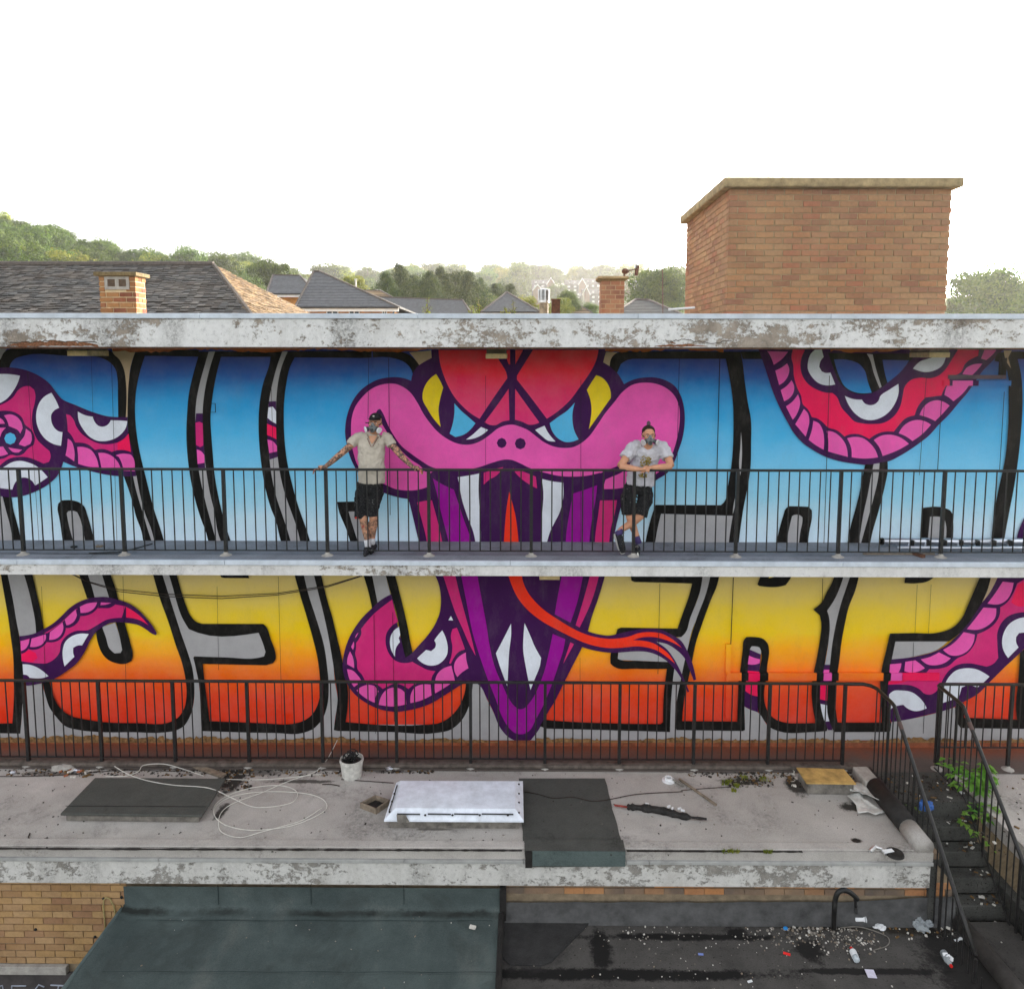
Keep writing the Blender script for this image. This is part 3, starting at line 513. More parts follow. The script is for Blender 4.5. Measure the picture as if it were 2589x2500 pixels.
F a 1020,290 1125,295 1060,315 1015,318
W a 897,610 830,725 790,725 740,750 740,800 752,840 700,890 653,937 635,850 635,770 660,690 730,630 800,607
W a 228,915 300,920 370,945 440,990 490,1035 440,1052 300,1052 280,1030 235,1018
"""
KIND = dict(K='letter_outline', P='serpent_outline', W='eye_or_fang_white', G='bare_wall_gap', T='bare_wall_gap', H='serpent_skin', F='serpent_scale', R='serpent_highlight',
            Y='serpent_eye', B='serpent_eye_blue', V='serpent_lip', O='serpent_tongue', blue='letter_fill')
def cr(pts, sharp=36, seg=5):
    n = len(pts); out = []
    def corner(i):
        a = Vector(pts[i])-Vector(pts[i-1]); b = Vector(pts[(i+1) % n])-Vector(pts[i])
        if a.length < 1e-6 or b.length < 1e-6: return True
        return a.angle(b) > R(sharp) or max(a.length, b.length) > 6*min(a.length, b.length)+60
    cs = [corner(i) for i in range(n)]
    for i in range(n):
        p1 = Vector(pts[i]); p2 = Vector(pts[(i+1) % n]); L = (p2-p1).length
        if cs[i] and cs[(i+1) % n]:
            out.append(p1); continue
        def tan(j):
            a = Vector(pts[j-1]); b = Vector(pts[j]); c = Vector(pts[(j+1) % n])
            d1 = (b-a).length; d2 = (c-b).length
            return ((b-a)/d1*d2 + (c-b)/d2*d1)/(d1+d2)
        t1 = tan(i)*L if not cs[i] else None; t2 = tan((i+1) % n)*L if not cs[(i+1) % n] else None
        if t1 is None: t1 = 2*(p2-p1)-t2 if False else (p2-p1)*1.5 - t2*.5
        if t2 is None: t2 = (p2-p1)*1.5 - t1*.5
        for k in range(seg):
            s = k/seg; h00 = 2*s**3-3*s*s+1; h10 = s**3-2*s*s+s; h01 = -2*s**3+3*s*s; h11 = s**3-s*s
            out.append(h00*p1+h10*t1+h01*p2+h11*t2)
    return out
def flatpoly(name, pts3, mat, parent):
    bm = bmesh.new(); vs_ = [bm.verts.new(p) for p in pts3]
    f = bm.faces.new(vs_); f.normal_update()
    if f.normal.y > 0: f.normal_flip()
    bmesh.ops.triangulate(bm, faces=[f], ngon_method='EAR_CLIP')
    me = bpy.data.meshes.new(name); bm.to_mesh(me); bm.free(); me.materials.append(mat)
    return link(name, me, parent)
wall = thing('mural_wall', 'long rendered wall covered by a bright painted serpent and lettering mural behind both railings', 'wall', (0, WY, wz(1937, 9.67)))
zU = wz(1405, 9.5); zL = wz(1937, 9.67)           # floor levels
# wall body, upper and lower storey
XL, XR = wx(-140, 1200, WY), wx(2760, 1200, WY)
zsof = wz(878, 9.2); zmid = wz(1462, WY)
b_ = MB().box((XL, WY, zU-.02), (XR, WY+.25, wz(905, WY)+.32)); b_.build('upper_wall_panel', M['blue'], wall)
b_ = MB().box((XL, WY, zL-.05), (XR, WY+.25, zU-.02)); b_.build('lower_wall_panel', M['fire'], wall)
LAY = .0005; nlay = 0
for line in MURAL.strip().splitlines():
    k, t, *pp = line.split()
    ox, oy = TO[t]; nlay += 1
    pts = [tuple(map(float, q.split(','))) for q in pp]
    Yp = WY - .004 - nlay*LAY*.35
    sm = cr(pts)
    lo = 1379 if oy < 1000 else 1874
    mat = M['dome'] if (k == 'H' and oy < 1000 and t in 'CD' and max(q[1] for q in pts) < 900) else M[k]
    flatpoly(KIND[k], [P(ox+q.x/4, min(oy+q.y/4, lo), Yp) for q in sm], mat, wall)
Ypnt = WY - .004 - (nlay+1)*LAY*.35
# rough brown strip of old paint at the foot of the lower wall, orange strip at the very top
def ragged(name, u0, u1, vf, vt, mat, Y, amp=4, step=9, seedv=0, parent=None):
    rng = random.Random(seedv); top = []; u = u0
    while u < u1: top.append((u, vt+rng.uniform(-amp, amp)+3*math.sin(u*.021))); u += rng.uniform(.5, 1.5)*step
    pts = [(u0, vf), *top, (u1, vf)]
    return flatpoly(name, [P(a, b, Y) for a, b in pts], mat, parent)
flatpoly('old_terracotta_paint_edge', [P(-60, 1890, Ypnt+.0006), P(-60, 1871, Ypnt+.0006), P(2650, 1871, Ypnt+.0006), P(2650, 1890, Ypnt+.0006)], plain('dull_terracotta_paint', (134, 76, 52), .9, .25, 8), wall)
M['crumb'] = plain('crumbling_brown_plaster', (128, 98, 64), .95, .35, 22, bmp=.8, bd=.02, bscale=70)
for i, (u0, u1, vt) in enumerate(((-60, 420, 1861), (420, 900, 1866), (900, 1260, 1869), (1355, 1900, 1868), (1900, 2620, 1869))):
    ragged('crumbling_plaster_edge', u0, u1, 1877, vt, M['crumb'], Ypnt-.001*i, 4, 8, i, wall)
for i, (u0, u1) in enumerate(((285, 1090), (1530, 1830), (2100, 2400))):
    ragged('old_terracotta_paint_edge', u0, u1, 868, 887, M['terra'], Ypnt-.001*i, 2.5, 12, 20+i, wall)
# vertical joints between the wall panels
jb = plain('dark_wall_joint', (30, 26, 30), .9, .1, 20)
for (u0, v0, u1, v1, w) in ((286, 905, 300, 1370, .006), (75, 940, 104, 1370, .006), (235, 890, 240, 1060, .004), (686, 895, 700, 1372, .006), (934, 905, 932, 1060, .006), (984, 905, 988, 1300, .008), (1228, 950, 1228, 1300, .004),
        (1468, 960, 1468, 1370, .005), (1716, 900, 1706, 1370, .007), (1818, 900, 1808, 1290, .012), (2094, 950, 2080, 1372, .009), (2338, 950, 2320, 1200, .007), (2376, 1010, 2366, 1190, .01), (2534, 990, 2522, 1190, .009),
        (110, 1480, 122, 1760, .005), (315, 1455, 327, 1870, .005), (552, 1480, 556, 1690, .005), (706, 1455, 716, 1830, .005), (947, 1550, 951, 1850, .007), (994, 1545, 998, 1820, .006), (1667, 1472, 1662, 1700, .007), (1466, 1660, 1466, 1830, .004),
        (1852, 1457, 1843, 1690, .012), (2077, 1460, 2076, 1520, .008), (2315, 1475, 2309, 1600, .005), (2350, 1475, 2343, 1600, .005), (2306, 1620, 2303, 1700, .005), (2335, 1750, 2330, 1850, .007)):
    a = P(u0, v0, WY); c = P(u1, v1, WY)
    MB().add([(a.x-w/2, Ypnt-.003, a.z), (a.x+w/2, Ypnt-.003, a.z), (c.x+w/2, Ypnt-.003, c.z), (c.x-w/2, Ypnt-.003, c.z)], [(0, 3, 2, 1)]).build('panel_joint', jb, wall)
# shallow proud strips: boarded window sills painted over by the mural
def strip(u0, u1, v0, v1, mat, d=.02, name='painted_sill', Yb=None):
    a = P(u0, v0, WY); c = P(u1, v1, WY)
    return MB().box((a.x, Ypnt-d, c.z), (c.x, WY-.002, a.z)).build(name, mat, wall)
for u0, u1, k in ((1834, 1872, 'fire'), (1872, 1889, 'K'), (1889, 1918, 'R'), (1918, 1939, 'K'), (1939, 2061, 'fire'), (2061, 2078, 'K'), (2078, 2099, 'F'), (2099, 2116, 'K'), (2116, 2229, 'fire'), (2229, 2247, 'K'), (2247, 2276, 'F'), (2276, 2369, 'R')):
    strip(u0, u1, 1697, 1716, M[k])
strip(1834, 1844, 1625, 1697, M['fire'], .014, 'painted_window_trim'); strip(1834, 1843, 1717, 1810, M['fire'], .014, 'painted_window_trim')
for u0, u1, k in ((2381, 2395, 'R'), (2395, 2402, 'P'), (2402, 2453, 'F'), (2453, 2468, 'P'), (2468, 2535, 'blue'), (2535, 2549, 'blue')):
    strip(u0, u1, 962, 975, M[k], .02)
strip(2395, 2536, 948, 958, plain('murky_trim_paint', (84, 70, 84), .7, .2, 8), .025, 'painted_window_trim'); strip(2526, 2536, 905, 948, M['K'], .025, 'painted_window_trim')
# thin painted-over alarm box outline
a, c = P(521, 1019, WY), P(549, 1042, WY)
bx = MB(); t_ = .005
bx.box((a.x, Ypnt-.012, a.z-t_), (c.x, Ypnt, a.z)); bx.box((a.x, Ypnt-.012, c.z), (c.x, Ypnt, c.z+t_)); bx.box((c.x-t_, Ypnt-.012, c.z+t_), (c.x, Ypnt, a.z-t_))
bx.build('small_box_outline', M['K'], wall)
# ------------------------------------------------------------------ roof canopy, balcony, flat roof
Y1 = 9.2
def edge_strips(parent, Yf, v0, v1, mat, u_breaks, Yl=None, name='edge_trim', proud=.02, dep=.12, x0=None, x1=None):
    zt, zb = wz(v0, Yf), wz(v1, Yf); xs = [x0 if x0 is not None else XL] + [wx(u, v0, Yf) for u in u_breaks] + [x1 if x1 is not None else XR]
    for a_, c_ in zip(xs[:-1], xs[1:]):
        MB().box((a_+.002, Yf-proud, zb), (c_-.002, Yf+dep, zt)).build(name, mat, parent, bevel=.004)
    return zt, zb
roof = thing('roof_canopy', 'long roof canopy with peeling white fascia above the upper balcony', 'roof', (0, Y1, wz(878, Y1)))
zt, zb = edge_strips(roof, Y1, 793, 806, M['flash'], (505, 1057, 1613, 2100), dep=.25)
zf = wz(878, Y1)
MB().box((XL, Y1, zf), (XR, Y1+.16, zb-.001)).build('fascia', M['peel_top'], roof)
MB().box((XL, Y1+.161, zf+.06), (XR, WY+.3, zf+.16)).build('soffit', M['soffit'], roof)
MB().box((XL, Y1+.161, zf+.161), (XR, 15.2, zb-.03)).build('roof_deck', M['mortar_dark'], roof)
MB().box((XL, Y1+.02, zf-.022), (XR, Y1+.05, zf-.001)).build('drip_batten', M['rust'], roof)
# spalled bottom edge with rusty reinforcement
M['spall'] = plain('rusty_spalled_concrete', (124, 84, 60), .95, .4, 30, bmp=1, bd=.03, bscale=50)
def spall(u0, u1, v0, v1, seed):
    rng = random.Random(seed); top = []; bot = []; u = u0
    while u < u1:
        k = math.sin((u-u0)/(u1-u0)*math.pi)**.4
        top.append((u, v1-(v1-v0)*k*rng.uniform(.6, 1))); bot.append((u, v1-rng.uniform(0, 3))); u += rng.uniform(4, 12)
    pts = [(u0, v1)]+top+[(u1, v1)]+bot[::-1]
    flatpoly('spalled_patch', [P(a, b, Y1-.004) for a, b in pts], M['spall'], roof)
spall(18, 250, 858, 877, 1); spall(1655, 1790, 869, 878, 2); spall(1690, 1710, 864, 870, 5)
M['crack'] = plain('dark_crack', (70, 58, 48), .9, .2, 20)
def crackline(pts, Y, r, parent, name='crack', mat=None, step=7, amp=2.5, seed=0):
    rng = random.Random(seed); q = []
    for (a0, b0), (a1, b1) in zip(pts[:-1], pts[1:]):
        n = max(2, int(math.hypot(a1-a0, b1-b0)/step))
        for i in range(n): q.append(P(a0+(a1-a0)*i/n+rng.uniform(-1, 1), b0+(b1-b0)*i/n+rng.uniform(-amp, amp), Y))
    q.append(P(*pts[-1], Y)); MB().tube(q, r, 4).build(name, mat or M['crack'], parent)
crackline([(1695, 864), (1730, 858), (1790, 868), (1850, 862)], Y1-.002, .004, roof, seed=3)
crackline([(25, 868), (120, 862), (245, 866)], Y1-.002, .006, roof, seed=4)
bal = thing('balcony_slab', 'upper balcony walkway slab with worn white edge under the black railing', 'balcony', (0, 9.25, zU))
Y2 = 9.25
zb2 = wz(1430, Y2); zt2 = zU+.0
MB().box((XL, Y2+.03, zb2+.002), (XR, WY-.002, zU)).build('walkway_floor', ground('grey_blue_walkway_screed', [(.3, (120, 124, 132)), (.7, (150, 156, 166))], 2.5, (80, 80, 84), .68), bal)
edge_strips(bal, Y2, 1418, 1429.5, M['flash'], (45, 569, 1290, 2130), dep=.029, proud=.02)
zf2 = wz(1456, Y2)
MB().box((XL, Y2, zf2), (XR, Y2+.2, zb2-.001)).build('fascia', M['peel_mid'], bal)
MB().box((XL, Y2+.201, zf2+.03), (XR, WY-.002, zb2-.001)).build('soffit', M['soffit'], bal)
# walkway floor of the lower level + flat roof
x_re = 4.60
zR = zL-.02
fr = thing('flat_roof', 'flat grey felt roof with weathered white fascia in front of the lower railing', 'roof', (0, 7.95, zR))
Y3 = 7.95
pt = lambda u, v: PZ(u, v, zR)
def pp(u, v, rx, ry, col, st): q = pt(u, v); return (q.x, q.y, rx, ry, col, st)
dk = (38, 35, 32)
M['roofgrey'] = ground('grey_mineral_felt', [(.25, (160, 155, 150)), (.75, (196, 191, 186))], 1.6, (88, 84, 80), .69, patches=[
    pp(590, 1965, .22, .42, dk, .95), pp(620, 1950, .6, .12, dk, .7), pp(130, 1955, .5, .07, (70, 62, 56), .7), pp(760, 1975, .5, .05, dk, .8), pp(1000, 1945, .5, .1, dk, .7),
    pp(1880, 1975, .36, .1, (44, 42, 30), .95), pp(1850, 1950, .8, .06, dk, .8), pp(2010, 1985, .14, .25, dk, .9), pp(2160, 2040, .2, .12, dk, .95), pp(2165, 2125, .07, .05, dk, 1),
    pp(1100, 2096, .25, .03, (90, 86, 80), .8), pp(1350, 1940, 2.0, .04, (60, 56, 52), .8), pp(400, 1940, 2.2, .05, (60, 56, 52), .7), pp(2200, 1945, .3, .12, dk, .9), pp(560, 2050, .08, .2, dk, .9),
    pp(1350, 2190, 6, .03, (80, 78, 74), .5)])
MB().box((XL, Y3+.01, zR-.1), (x_re, 9.58, zR)).build('roof_felt', M['roofgrey'], fr)
M['terrafloor'] = None
m_, nt, b = newmat('painted_walkway_floor', .85, .2)
yy = posz(nt)[1]
f_ = mapr(nt, maths(nt, 'ADD', yy, maths(nt, 'MULTIPLY', maths(nt, 'SUBTRACT', noise_n(nt, 2.5, 8, .7), .5), .5)), 9.6, 10.25)
c_ = ramp(nt, f_, [(.0, (88, 80, 76)), (.4, (100, 86, 80)), (.75, (128, 78, 62)), (1, (140, 74, 50))])
c_ = mixc(nt, mapr(nt, noise_n(nt, 30, 6, .7), .5, .75, 0, .5), c_, (70, 66, 62)); nt.links.new(c_, b.inputs['Base Color']); bump(nt, b, noise_n(nt, 120, 6), .5, .005)
M['terrafloor'] = m_
MB().box((XL, 9.581, zL-.1), (XR, WY-.002, zL)).build('walkway_floor', m_, fr)
MB().box((XL, 9.60, zL+.001), (x_re-.06, 9.74, zL+.05)).build('kerb', plain('dirty_kerb_felt', (88, 80, 74), .9, .3, 8, bmp=.6), fr, bevel=.015)
edge_strips(fr, Y3, 2173, 2181, M['flash_low'], (403, 1022, 1324, 1583, 1641, 2262), proud=.02, dep=.03, x1=x_re-.005)
zf3 = wz(2238, Y3)
MB().box((XL, Y3, zf3), (x_re-.03, Y3+.06, wz(2181, Y3)-.002)).build('fascia', M['peel_low'], fr)
# raised roll of felt along the front edge and dark joint
MB().box((XL, Y3+.031, zR+.001), (x_re, Y3+.16, zR+.02)).build('front_upstand', M['roofgrey'], fr, bevel=.01)
q = [P(u, 2158+u*.0045+random.uniform(-1, 1), Y3) for u in range(-60, 1320, 9)]
def flat_ribbon(name, pts, w, mat, parent, h=.006, z=None):
    mb = MB(); n = len(pts); L = []; Rr = []
    for i, p in enumerate(pts):
        t = (pts[min(i+1, n-1)]-pts[max(0, i-1)]); t.z = 0; t.normalize(); s_ = Vector((-t.y, t.x, 0))
        ww = w*random.uniform(.6, 1.3)/2
        L.append(p+s_*ww); Rr.append(p-s_*ww)
    vs_ = [];
    for a, c in zip(L, Rr): vs_ += [a+Vector((0, 0, h)), c+Vector((0, 0, h))]
    return mb.add(vs_, [(2*i, 2*i+1, 2*i+3, 2*i+2) for i in range(n-1)]).build(name, mat, parent)
M['tar'] = plain('black_bitumen', (34, 32, 31), .7, .3, 10, bmp=.6)
flat_ribbon('bitumen_joint', [PZ(u, 2146+(u-0)*.004, zR)+Vector((0, 0, .002)) for u in range(-60, 1330, 12)], .035, M['tar'], fr)
flat_ribbon('bitumen_joint', [PZ(u, 2152+(u-1580)*.005, zR)+Vector((0, 0, .002)) for u in range(1585, 2030, 12)], .03, M['tar'], fr)
# dark felt repair sheet folded over the edge
M['felt'] = ground('dark_green_grey_felt', [(.25, (70, 71, 68)), (.75, (88, 89, 85))], 4, (40, 38, 36), .68)
M['felt_g'] = ground('blue_green_mineral_felt', [(.25, (76, 88, 88)), (.75, (98, 110, 108))], 4, (50, 52, 50), .68)
rng = random.Random(3)
L = [PZ(1312+(1325-1312)*t/10+rng.uniform(-1, 1), 1967+(2160-1967)*t/10, zR+.006) for t in range(11)]
Rr = [PZ(1529+(1579-1529)*t/10+rng.uniform(-2, 2), 1967+(2160-1967)*t/10, zR+.006) for t in range(11)]
mb = MB(); vs_ = [p for ab in zip(L, Rr) for p in ab]
vs_ += [Vector((L[-1].x, Y3-.026, zR+.03)), Vector((Rr[-1].x+.02, Y3-.026, zR+.03)), Vector((L[-1].x+.02, Y3-.03, wz(2187, Y3))), Vector((Rr[-1].x+.02, Y3-.03, wz(2184, Y3)))]
vs_[20] = Vector((L[-1].x, Y3+.17, zR+.03)); vs_[21] = Vector((Rr[-1].x+.02, Y3+.17, zR+.03))
mb.add(vs_, [(2*i, 2*i+1, 2*i+3, 2*i+2) for i in range(12)])
mb.build('felt_repair_sheet', M['felt'], fr)
MB().box((wx(1346, 2180, Y3), Y3-.036, wz(2183, Y3)), (wx(1580, 2180, Y3), Y3-.031, zR+.03)).build('felt_fold', M['felt_g'], fr)
MB().box((wx(1328, 2180, Y3), Y3-.037, wz(2188, Y3)), (wx(1345, 2180, Y3), Y3-.031, zR+.03)).build('bitumen_fold', M['tar'], fr)
# right edge kerb: light rounded section and a black felt roll, concrete block
a, c = Vector((x_re-.1, Y3+.02, zR+.06)), Vector((x_re-.1, 8.32, zR+.06))
MB().tube([a, c], .11, 14).build('edge_roll', M['roofgrey'], fr, smooth=True)
MB().tube([c+Vector((0, .005, .01)), Vector((x_re-.1, 9.15, zR+.07))], .12, 14).build('edge_roll', M['tar'], fr, smooth=True)
MB().obox((x_re-.14, 9.33, zR+.07), .2, .36, .14, rz=.05).build('edge_block', M['concrete'], fr, bevel=.02)
# wall below the flat roof: brick by brick
lw = thing('lower_brick_wall', 'buff brick wall under the lowest white fascia', 'wall', (0, 8.0, zf3-1))
YB = 8.02
def brick_run(parent, x0, x1, zs, Yf, bl, bh, mat, j=.012, dep=.1, half=0, skip=None, far=None, axis='x', limit=300, rowj=.0015):
    """lay bricks as single objects sharing mesh data; those past the limit go into one joined part"""
    cache = {}; made = 0; rest = MB()
    for ri, z in enumerate(zs):
        x = x0 - (bl/2 if (ri+half) % 2 else 0)
        while x < x1-.01:
            a_, c_ = max(x, x0), min(x+bl-j, x1)
            if c_-a_ > .03 and not (skip and skip((a_+c_)/2, z)):
                w = round(c_-a_, 2); dy = random.uniform(-rowj, rowj)*2
                if made < limit:
                    if w not in cache:
                        cache[w] = [MB().obox((0, 0, 0), *((w, dep, bh-j) if axis == 'x' else (dep, w, bh-j))).mesh('brick', mat) for _ in range(1)]
                    me = cache[w][0]
                    cc = ((a_+c_)/2, Yf+dep/2+dy, z+bh/2) if axis == 'x' else (Yf+dep/2+dy, (a_+c_)/2, z+bh/2)
                    link('brick', me, parent, loc=cc); made += 1
                else:
                    if axis == 'x': rest.box((a_, Yf+dy, z+j/2), (c_, Yf+dep, z+bh-j/2))
                    else: rest.box((Yf+dy, a_, z+j/2), (Yf+dep, c_, z+bh-j/2))
            x += bl
    if rest.v: rest.build('brick_courses', mat, parent, kind='stuff')
    return made
bh = (wz(2240, YB)-wz(2458, YB))/13; bl = .228
zt_l = zf3+.01
xg = wx(318, 2300, YB)
zs = [zt_l-bh*(i+1) for i in range(13)]
xk0, xk1 = wx(1276, 2250, YB), wx(2407, 2250, YB)
MB().box((XL, YB+.012, zs[-1]-2.2), (xk1-.004, YB+.4, zt_l-.001)).build('mortar_bed', M['mortar_dark'], lw)
brick_run(lw, XL, xg+.02, zs, YB, bl, bh, M['brick_buff'], limit=150)
brick_run(lw, xk0, xk1, zs[:2], YB, bl, bh, M['brick_sooty'], half=1, limit=120)
MB().box((XL, YB-.05, zs[-1]-.1), (wx(175, 2470, YB), YB+.01, zs[-1]-.002)).build('ledge', M['concrete'], lw, bevel=.008)
MB().box((XL, YB-.012, zs[-1]-2.2), (xg, YB+.011, zs[-1]-.101)).build('dark_render', plain('dark_render', (70, 66, 66), .9, .2, 4), lw)
# sprayed pale tag letters (their tops show at the bottom edge): B E C T
M['tagp'] = plain('pale_chalky_spray', (160, 166, 180), .9, .1, 10, bmp=0)
def stroke(pts, w, Y, mat, parent, name):
    q = [P(a, b, Y) for a, b in pts]; MB().tube(q, [(w, w)]*len(q), 6).build(name, mat, parent)
yt = YB-.014
for s_ in ([(-2, 2520), (-1, 2492), (6, 2490), (8, 2500), (0, 2506), (9, 2522)], [(30, 2532), (30, 2491), (66, 2491)], [(31, 2512), (56, 2512)],
           [(112, 2494), (98, 2488), (88, 2502), (86, 2530)], [(128, 2489), (166, 2491)], [(148, 2490), (146, 2530)]):
    stroke(s_, .008, yt, M['tagp'], lw, 'sprayed_letter')
for (u, v) in ((90, 2349), (240, 2368), (307, 2268), (262, 2271)):
    q = P(u, v, YB-.004); MB().ball((q.x, q.y, q.z), .018, .01, .018, 8, 6).build('fixing_hole', M['black'], lw)
cab = MB(); q = [P(a, b, YB-.02) for a, b in ((266, 2360), (265, 2325), (262, 2300), (262, 2275), (268, 2268), (278, 2272), (288, 2290), (292, 2310), (293, 2325))]
cab.tube(q, .008, 8); tag(cab.build('looped_wall_cable', plain('yellowed_cable', (150, 138, 92), .6, .1, 10), None, smooth=True), 'yellowed cable loop clipped to the buff brick wall at lower left', 'cable')
# ------------------------------------------------------------------ lower roofs
zG = P(600, 2293, YB).z
gr = thing('green_felt_roof', 'blue-green felt covered low roof with upstand against the brick wall, at lower left', 'roof', (xg, 7.0, zG-.3))
xgr = wx(1268, 2293, YB)
m_, nt, b = newmat('blue_green_roof_felt', .85, .25)
c_ = ramp(nt, noise_n(nt, 1.4, 8, .65, sc3=(1, .5, 1)), [(.3, (54, 64, 64)), (.55, (74, 84, 83)), (.75, (98, 102, 98))])
c_ = mixc(nt, mapr(nt, noise_n(nt, 3, 10, .8), .55, .8, 0, .5), c_, (44, 50, 48)); c_ = mixc(nt, mapr(nt, noise_n(nt, 200, 2, .6), .6, .75, 0, .5), c_, (110, 122, 120))
c_ = mixc(nt, mapr(nt, noise_n(nt, 60, 4, .8), .45, .7, 0, .45), c_, (42, 52, 52)); c_ = mixc(nt, mapr(nt, noise_n(nt, .7, 4, .6, dist=1), .5, .7, 0, .4), c_, (96, 108, 106))
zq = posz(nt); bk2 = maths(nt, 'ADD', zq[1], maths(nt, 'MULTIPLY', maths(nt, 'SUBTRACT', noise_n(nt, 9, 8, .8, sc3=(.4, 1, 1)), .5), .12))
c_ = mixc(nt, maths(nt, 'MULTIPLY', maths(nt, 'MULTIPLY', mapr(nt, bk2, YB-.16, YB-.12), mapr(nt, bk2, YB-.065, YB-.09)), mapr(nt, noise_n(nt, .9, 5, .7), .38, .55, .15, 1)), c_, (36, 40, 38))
c_ = mixc(nt, maths(nt, 'MULTIPLY', mapr(nt, noise_n(nt, 1.4, 8, .7, dist=1), .5, .64), .45), c_, (50, 54, 52))
nt.links.new(c_, b.inputs['Base Color']); bump(nt, b, noise_n(nt, 120, 5), .5, .004); M['greenfelt'] = m_
mb = MB()
# gently wavy surface grid with coved upstand at the back and a rolled left edge
prof = [(-.06, wz(2236, YB)), (-.05, zG+.08), (-.075, zG+.03), (-.13, zG+.005), (-.25, zG), (-.4, zG-.004), (-.5, zG-.004), (-.6, zG-.012), (-.75, zG-.01), (-.9, zG-.01), (-1.1, zG-.02), (-1.3, zG-.02), (-1.8, zG-.02), (-2.6, zG-.03)]
nx = 90; grid = []
for j, (dy, z) in enumerate(prof):
    for i in range(nx+1):
        x = xg+.02+(xgr-xg-.02)*i/nx
        w = (.02*mnoise.noise(Vector((x*1.6, dy*2.5, 3)))+.008*mnoise.noise(Vector((x*5, dy*6, 8)))) if j > 1 else 0
        e = .05*math.exp(-((x-xg)/.12)**2) if j > 1 else 0
        grid.append((x, YB+dy, z+w+e))
mb.add(grid, [(j*(nx+1)+i, (j+1)*(nx+1)+i, (j+1)*(nx+1)+i+1, j*(nx+1)+i+1) for j in range(len(prof)-1) for i in range(nx)])
mb.build('felt_surface', M['greenfelt'], gr, smooth=True)
MB().box((xg-.03, YB-2.6, zG-2.5), (xg+.02, YB-.05, zG+.045)).build('left_edge', M['felt_g'], gr, bevel=.02)
MB().box((xg+.021, YB-2.6, zG-.5), (xgr, YB-.05, zG-.12)).build('roof_body', M['felt'], gr)
M['seam'] = plain('felt_lap_seam', (34, 44, 44), .9, .1, 10, bmp=0)
for v, u0 in ((2329, 345), (2459, 258)):
    flat_ribbon('felt_seam', [PZ(u, v+(u-345)*.002+math.sin(u*.03)*.8, zG-.004)+Vector((0, 0, .006)) for u in range(u0, 1265, 20)], .006, M['seam'], gr, h=.012)
for u in (550, 785, 1020):
    a, c = P(u, 2237, YB-.064), P(u, 2286, YB-.064); MB().box((a.x, YB-.066, c.z), (a.x+.005, YB-.061, a.z)).build('felt_seam', M['seam'], gr)
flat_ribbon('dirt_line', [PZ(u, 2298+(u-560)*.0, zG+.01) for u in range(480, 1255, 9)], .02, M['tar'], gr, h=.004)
zD = P(1800, 2322, YB).z
dr = thing('black_felt_roof', 'dirty black felt low roof littered with rubbish below the brick strip, at lower right', 'roof', (xgr, 7.0, zD-.3))
pd = lambda u, v: PZ(u, v, zD)
def pq(u, v, rx, ry, col, st): q = pd(u, v); return (q.x, q.y, rx, ry, col, st)
bk = (22, 21, 21)
M['blackfelt'] = ground('black_dirty_felt', [(.3, (62, 60, 58)), (.7, (92, 89, 86))], 2, (30, 28, 26), .62, patches=[
    pq(1500, 2462, 2.3, .09, bk, .97), pq(1740, 2368, 1.3, .06, bk, .95), pq(1520, 2400, .14, .3, bk, .95), pq(1860, 2360, .16, .12, bk, .95), pq(2050, 2400, .2, .2, bk, .9), pq(2200, 2455, 1.0, .05, bk, .9),
    pq(2320, 2350, .45, .12, (40, 36, 30), .9), pq(2080, 2340, .8, .08, (44, 40, 34), .9), pq(2440, 2440, .5, .6, bk, .85), pq(1330, 2400, .5, .35, (46, 44, 44), .6)])
xdr = wx(2450, 2330, YB)+.45
MB().box((xgr-.02, YB-2.8, zD-.5), (xdr, YB-.02, zD)).build('roof_surface', M['blackfelt'], dr)
# upstand flashing (slanted torn top edge)
rng = random.Random(11)
top = [(1276+i*30, 2280+rng.uniform(-1.5, 1.5)-(max(0, i-28))*1.6) for i in range(39)]
vs_ = []; 
for u, v in top: vs_.append(P(u, v, YB-.03))
for u, v in top: q = P(u, 2306, YB-.04); vs_.append(Vector((q.x, YB-.045, zD+.03)))
for u, v in top: q = P(u, 2306, YB-.04); vs_.append(Vector((q.x, YB-.12, zD+.004)))
n_ = len(top)
MB().add(vs_, [(i, n_+i, n_+i+1, i+1) for i in range(n_-1)]+[(n_+i, 2*n_+i, 2*n_+i+1, n_+i+1) for i in range(n_-1)]).build('upstand_flashing', plain('grey_black_flashing_felt', (72, 72, 72), .9, .25, 5, bmp=.5), dr, smooth=True)
# black strip between the two roofs, loose square sheet, right edge roll
a = wx(1268, 2300, YB)
MB().box((a-.02, YB-.075, zD), (a+.055, YB-.0, wz(2237, YB))).build('junction_strip', M['tar'], dr)
MB().box((a-.03, YB-2.6, zD-.2), (a+.03, YB-.076, zG+.03)).build('junction_kerb', M['tar'], dr, bevel=.02)
def sheet(pts, z, mat, parent, name, th=.008):
    q = [PZ(u, v, z) for u, v in pts]; n = len(q); mb = MB()
    mb.add([p+Vector((0, 0, th)) for p in q]+[p for p in q], [tuple(range(n-1, -1, -1)) if False else tuple(range(n))]+[(i, i+n, (i+1) % n+n, (i+1) % n) for i in range(n)])
    return mb.build(name, mat, parent)
sheet([(1275, 2318), (1500, 2306), (1505, 2320), (1395, 2432), (1370, 2442), (1290, 2440), (1268, 2420)], zD+.001, plain('loose_black_felt_piece', (48, 47, 47), .85, .25, 5, bmp=.8, bd=.02), dr, 'loose_felt_square', .012)
q0 = Vector((wx(2412, 2318, YB)+.02, YB-.08, zD+.03)); q1 = Vector((q0.x+.1, YB-2.4, zD+.03))
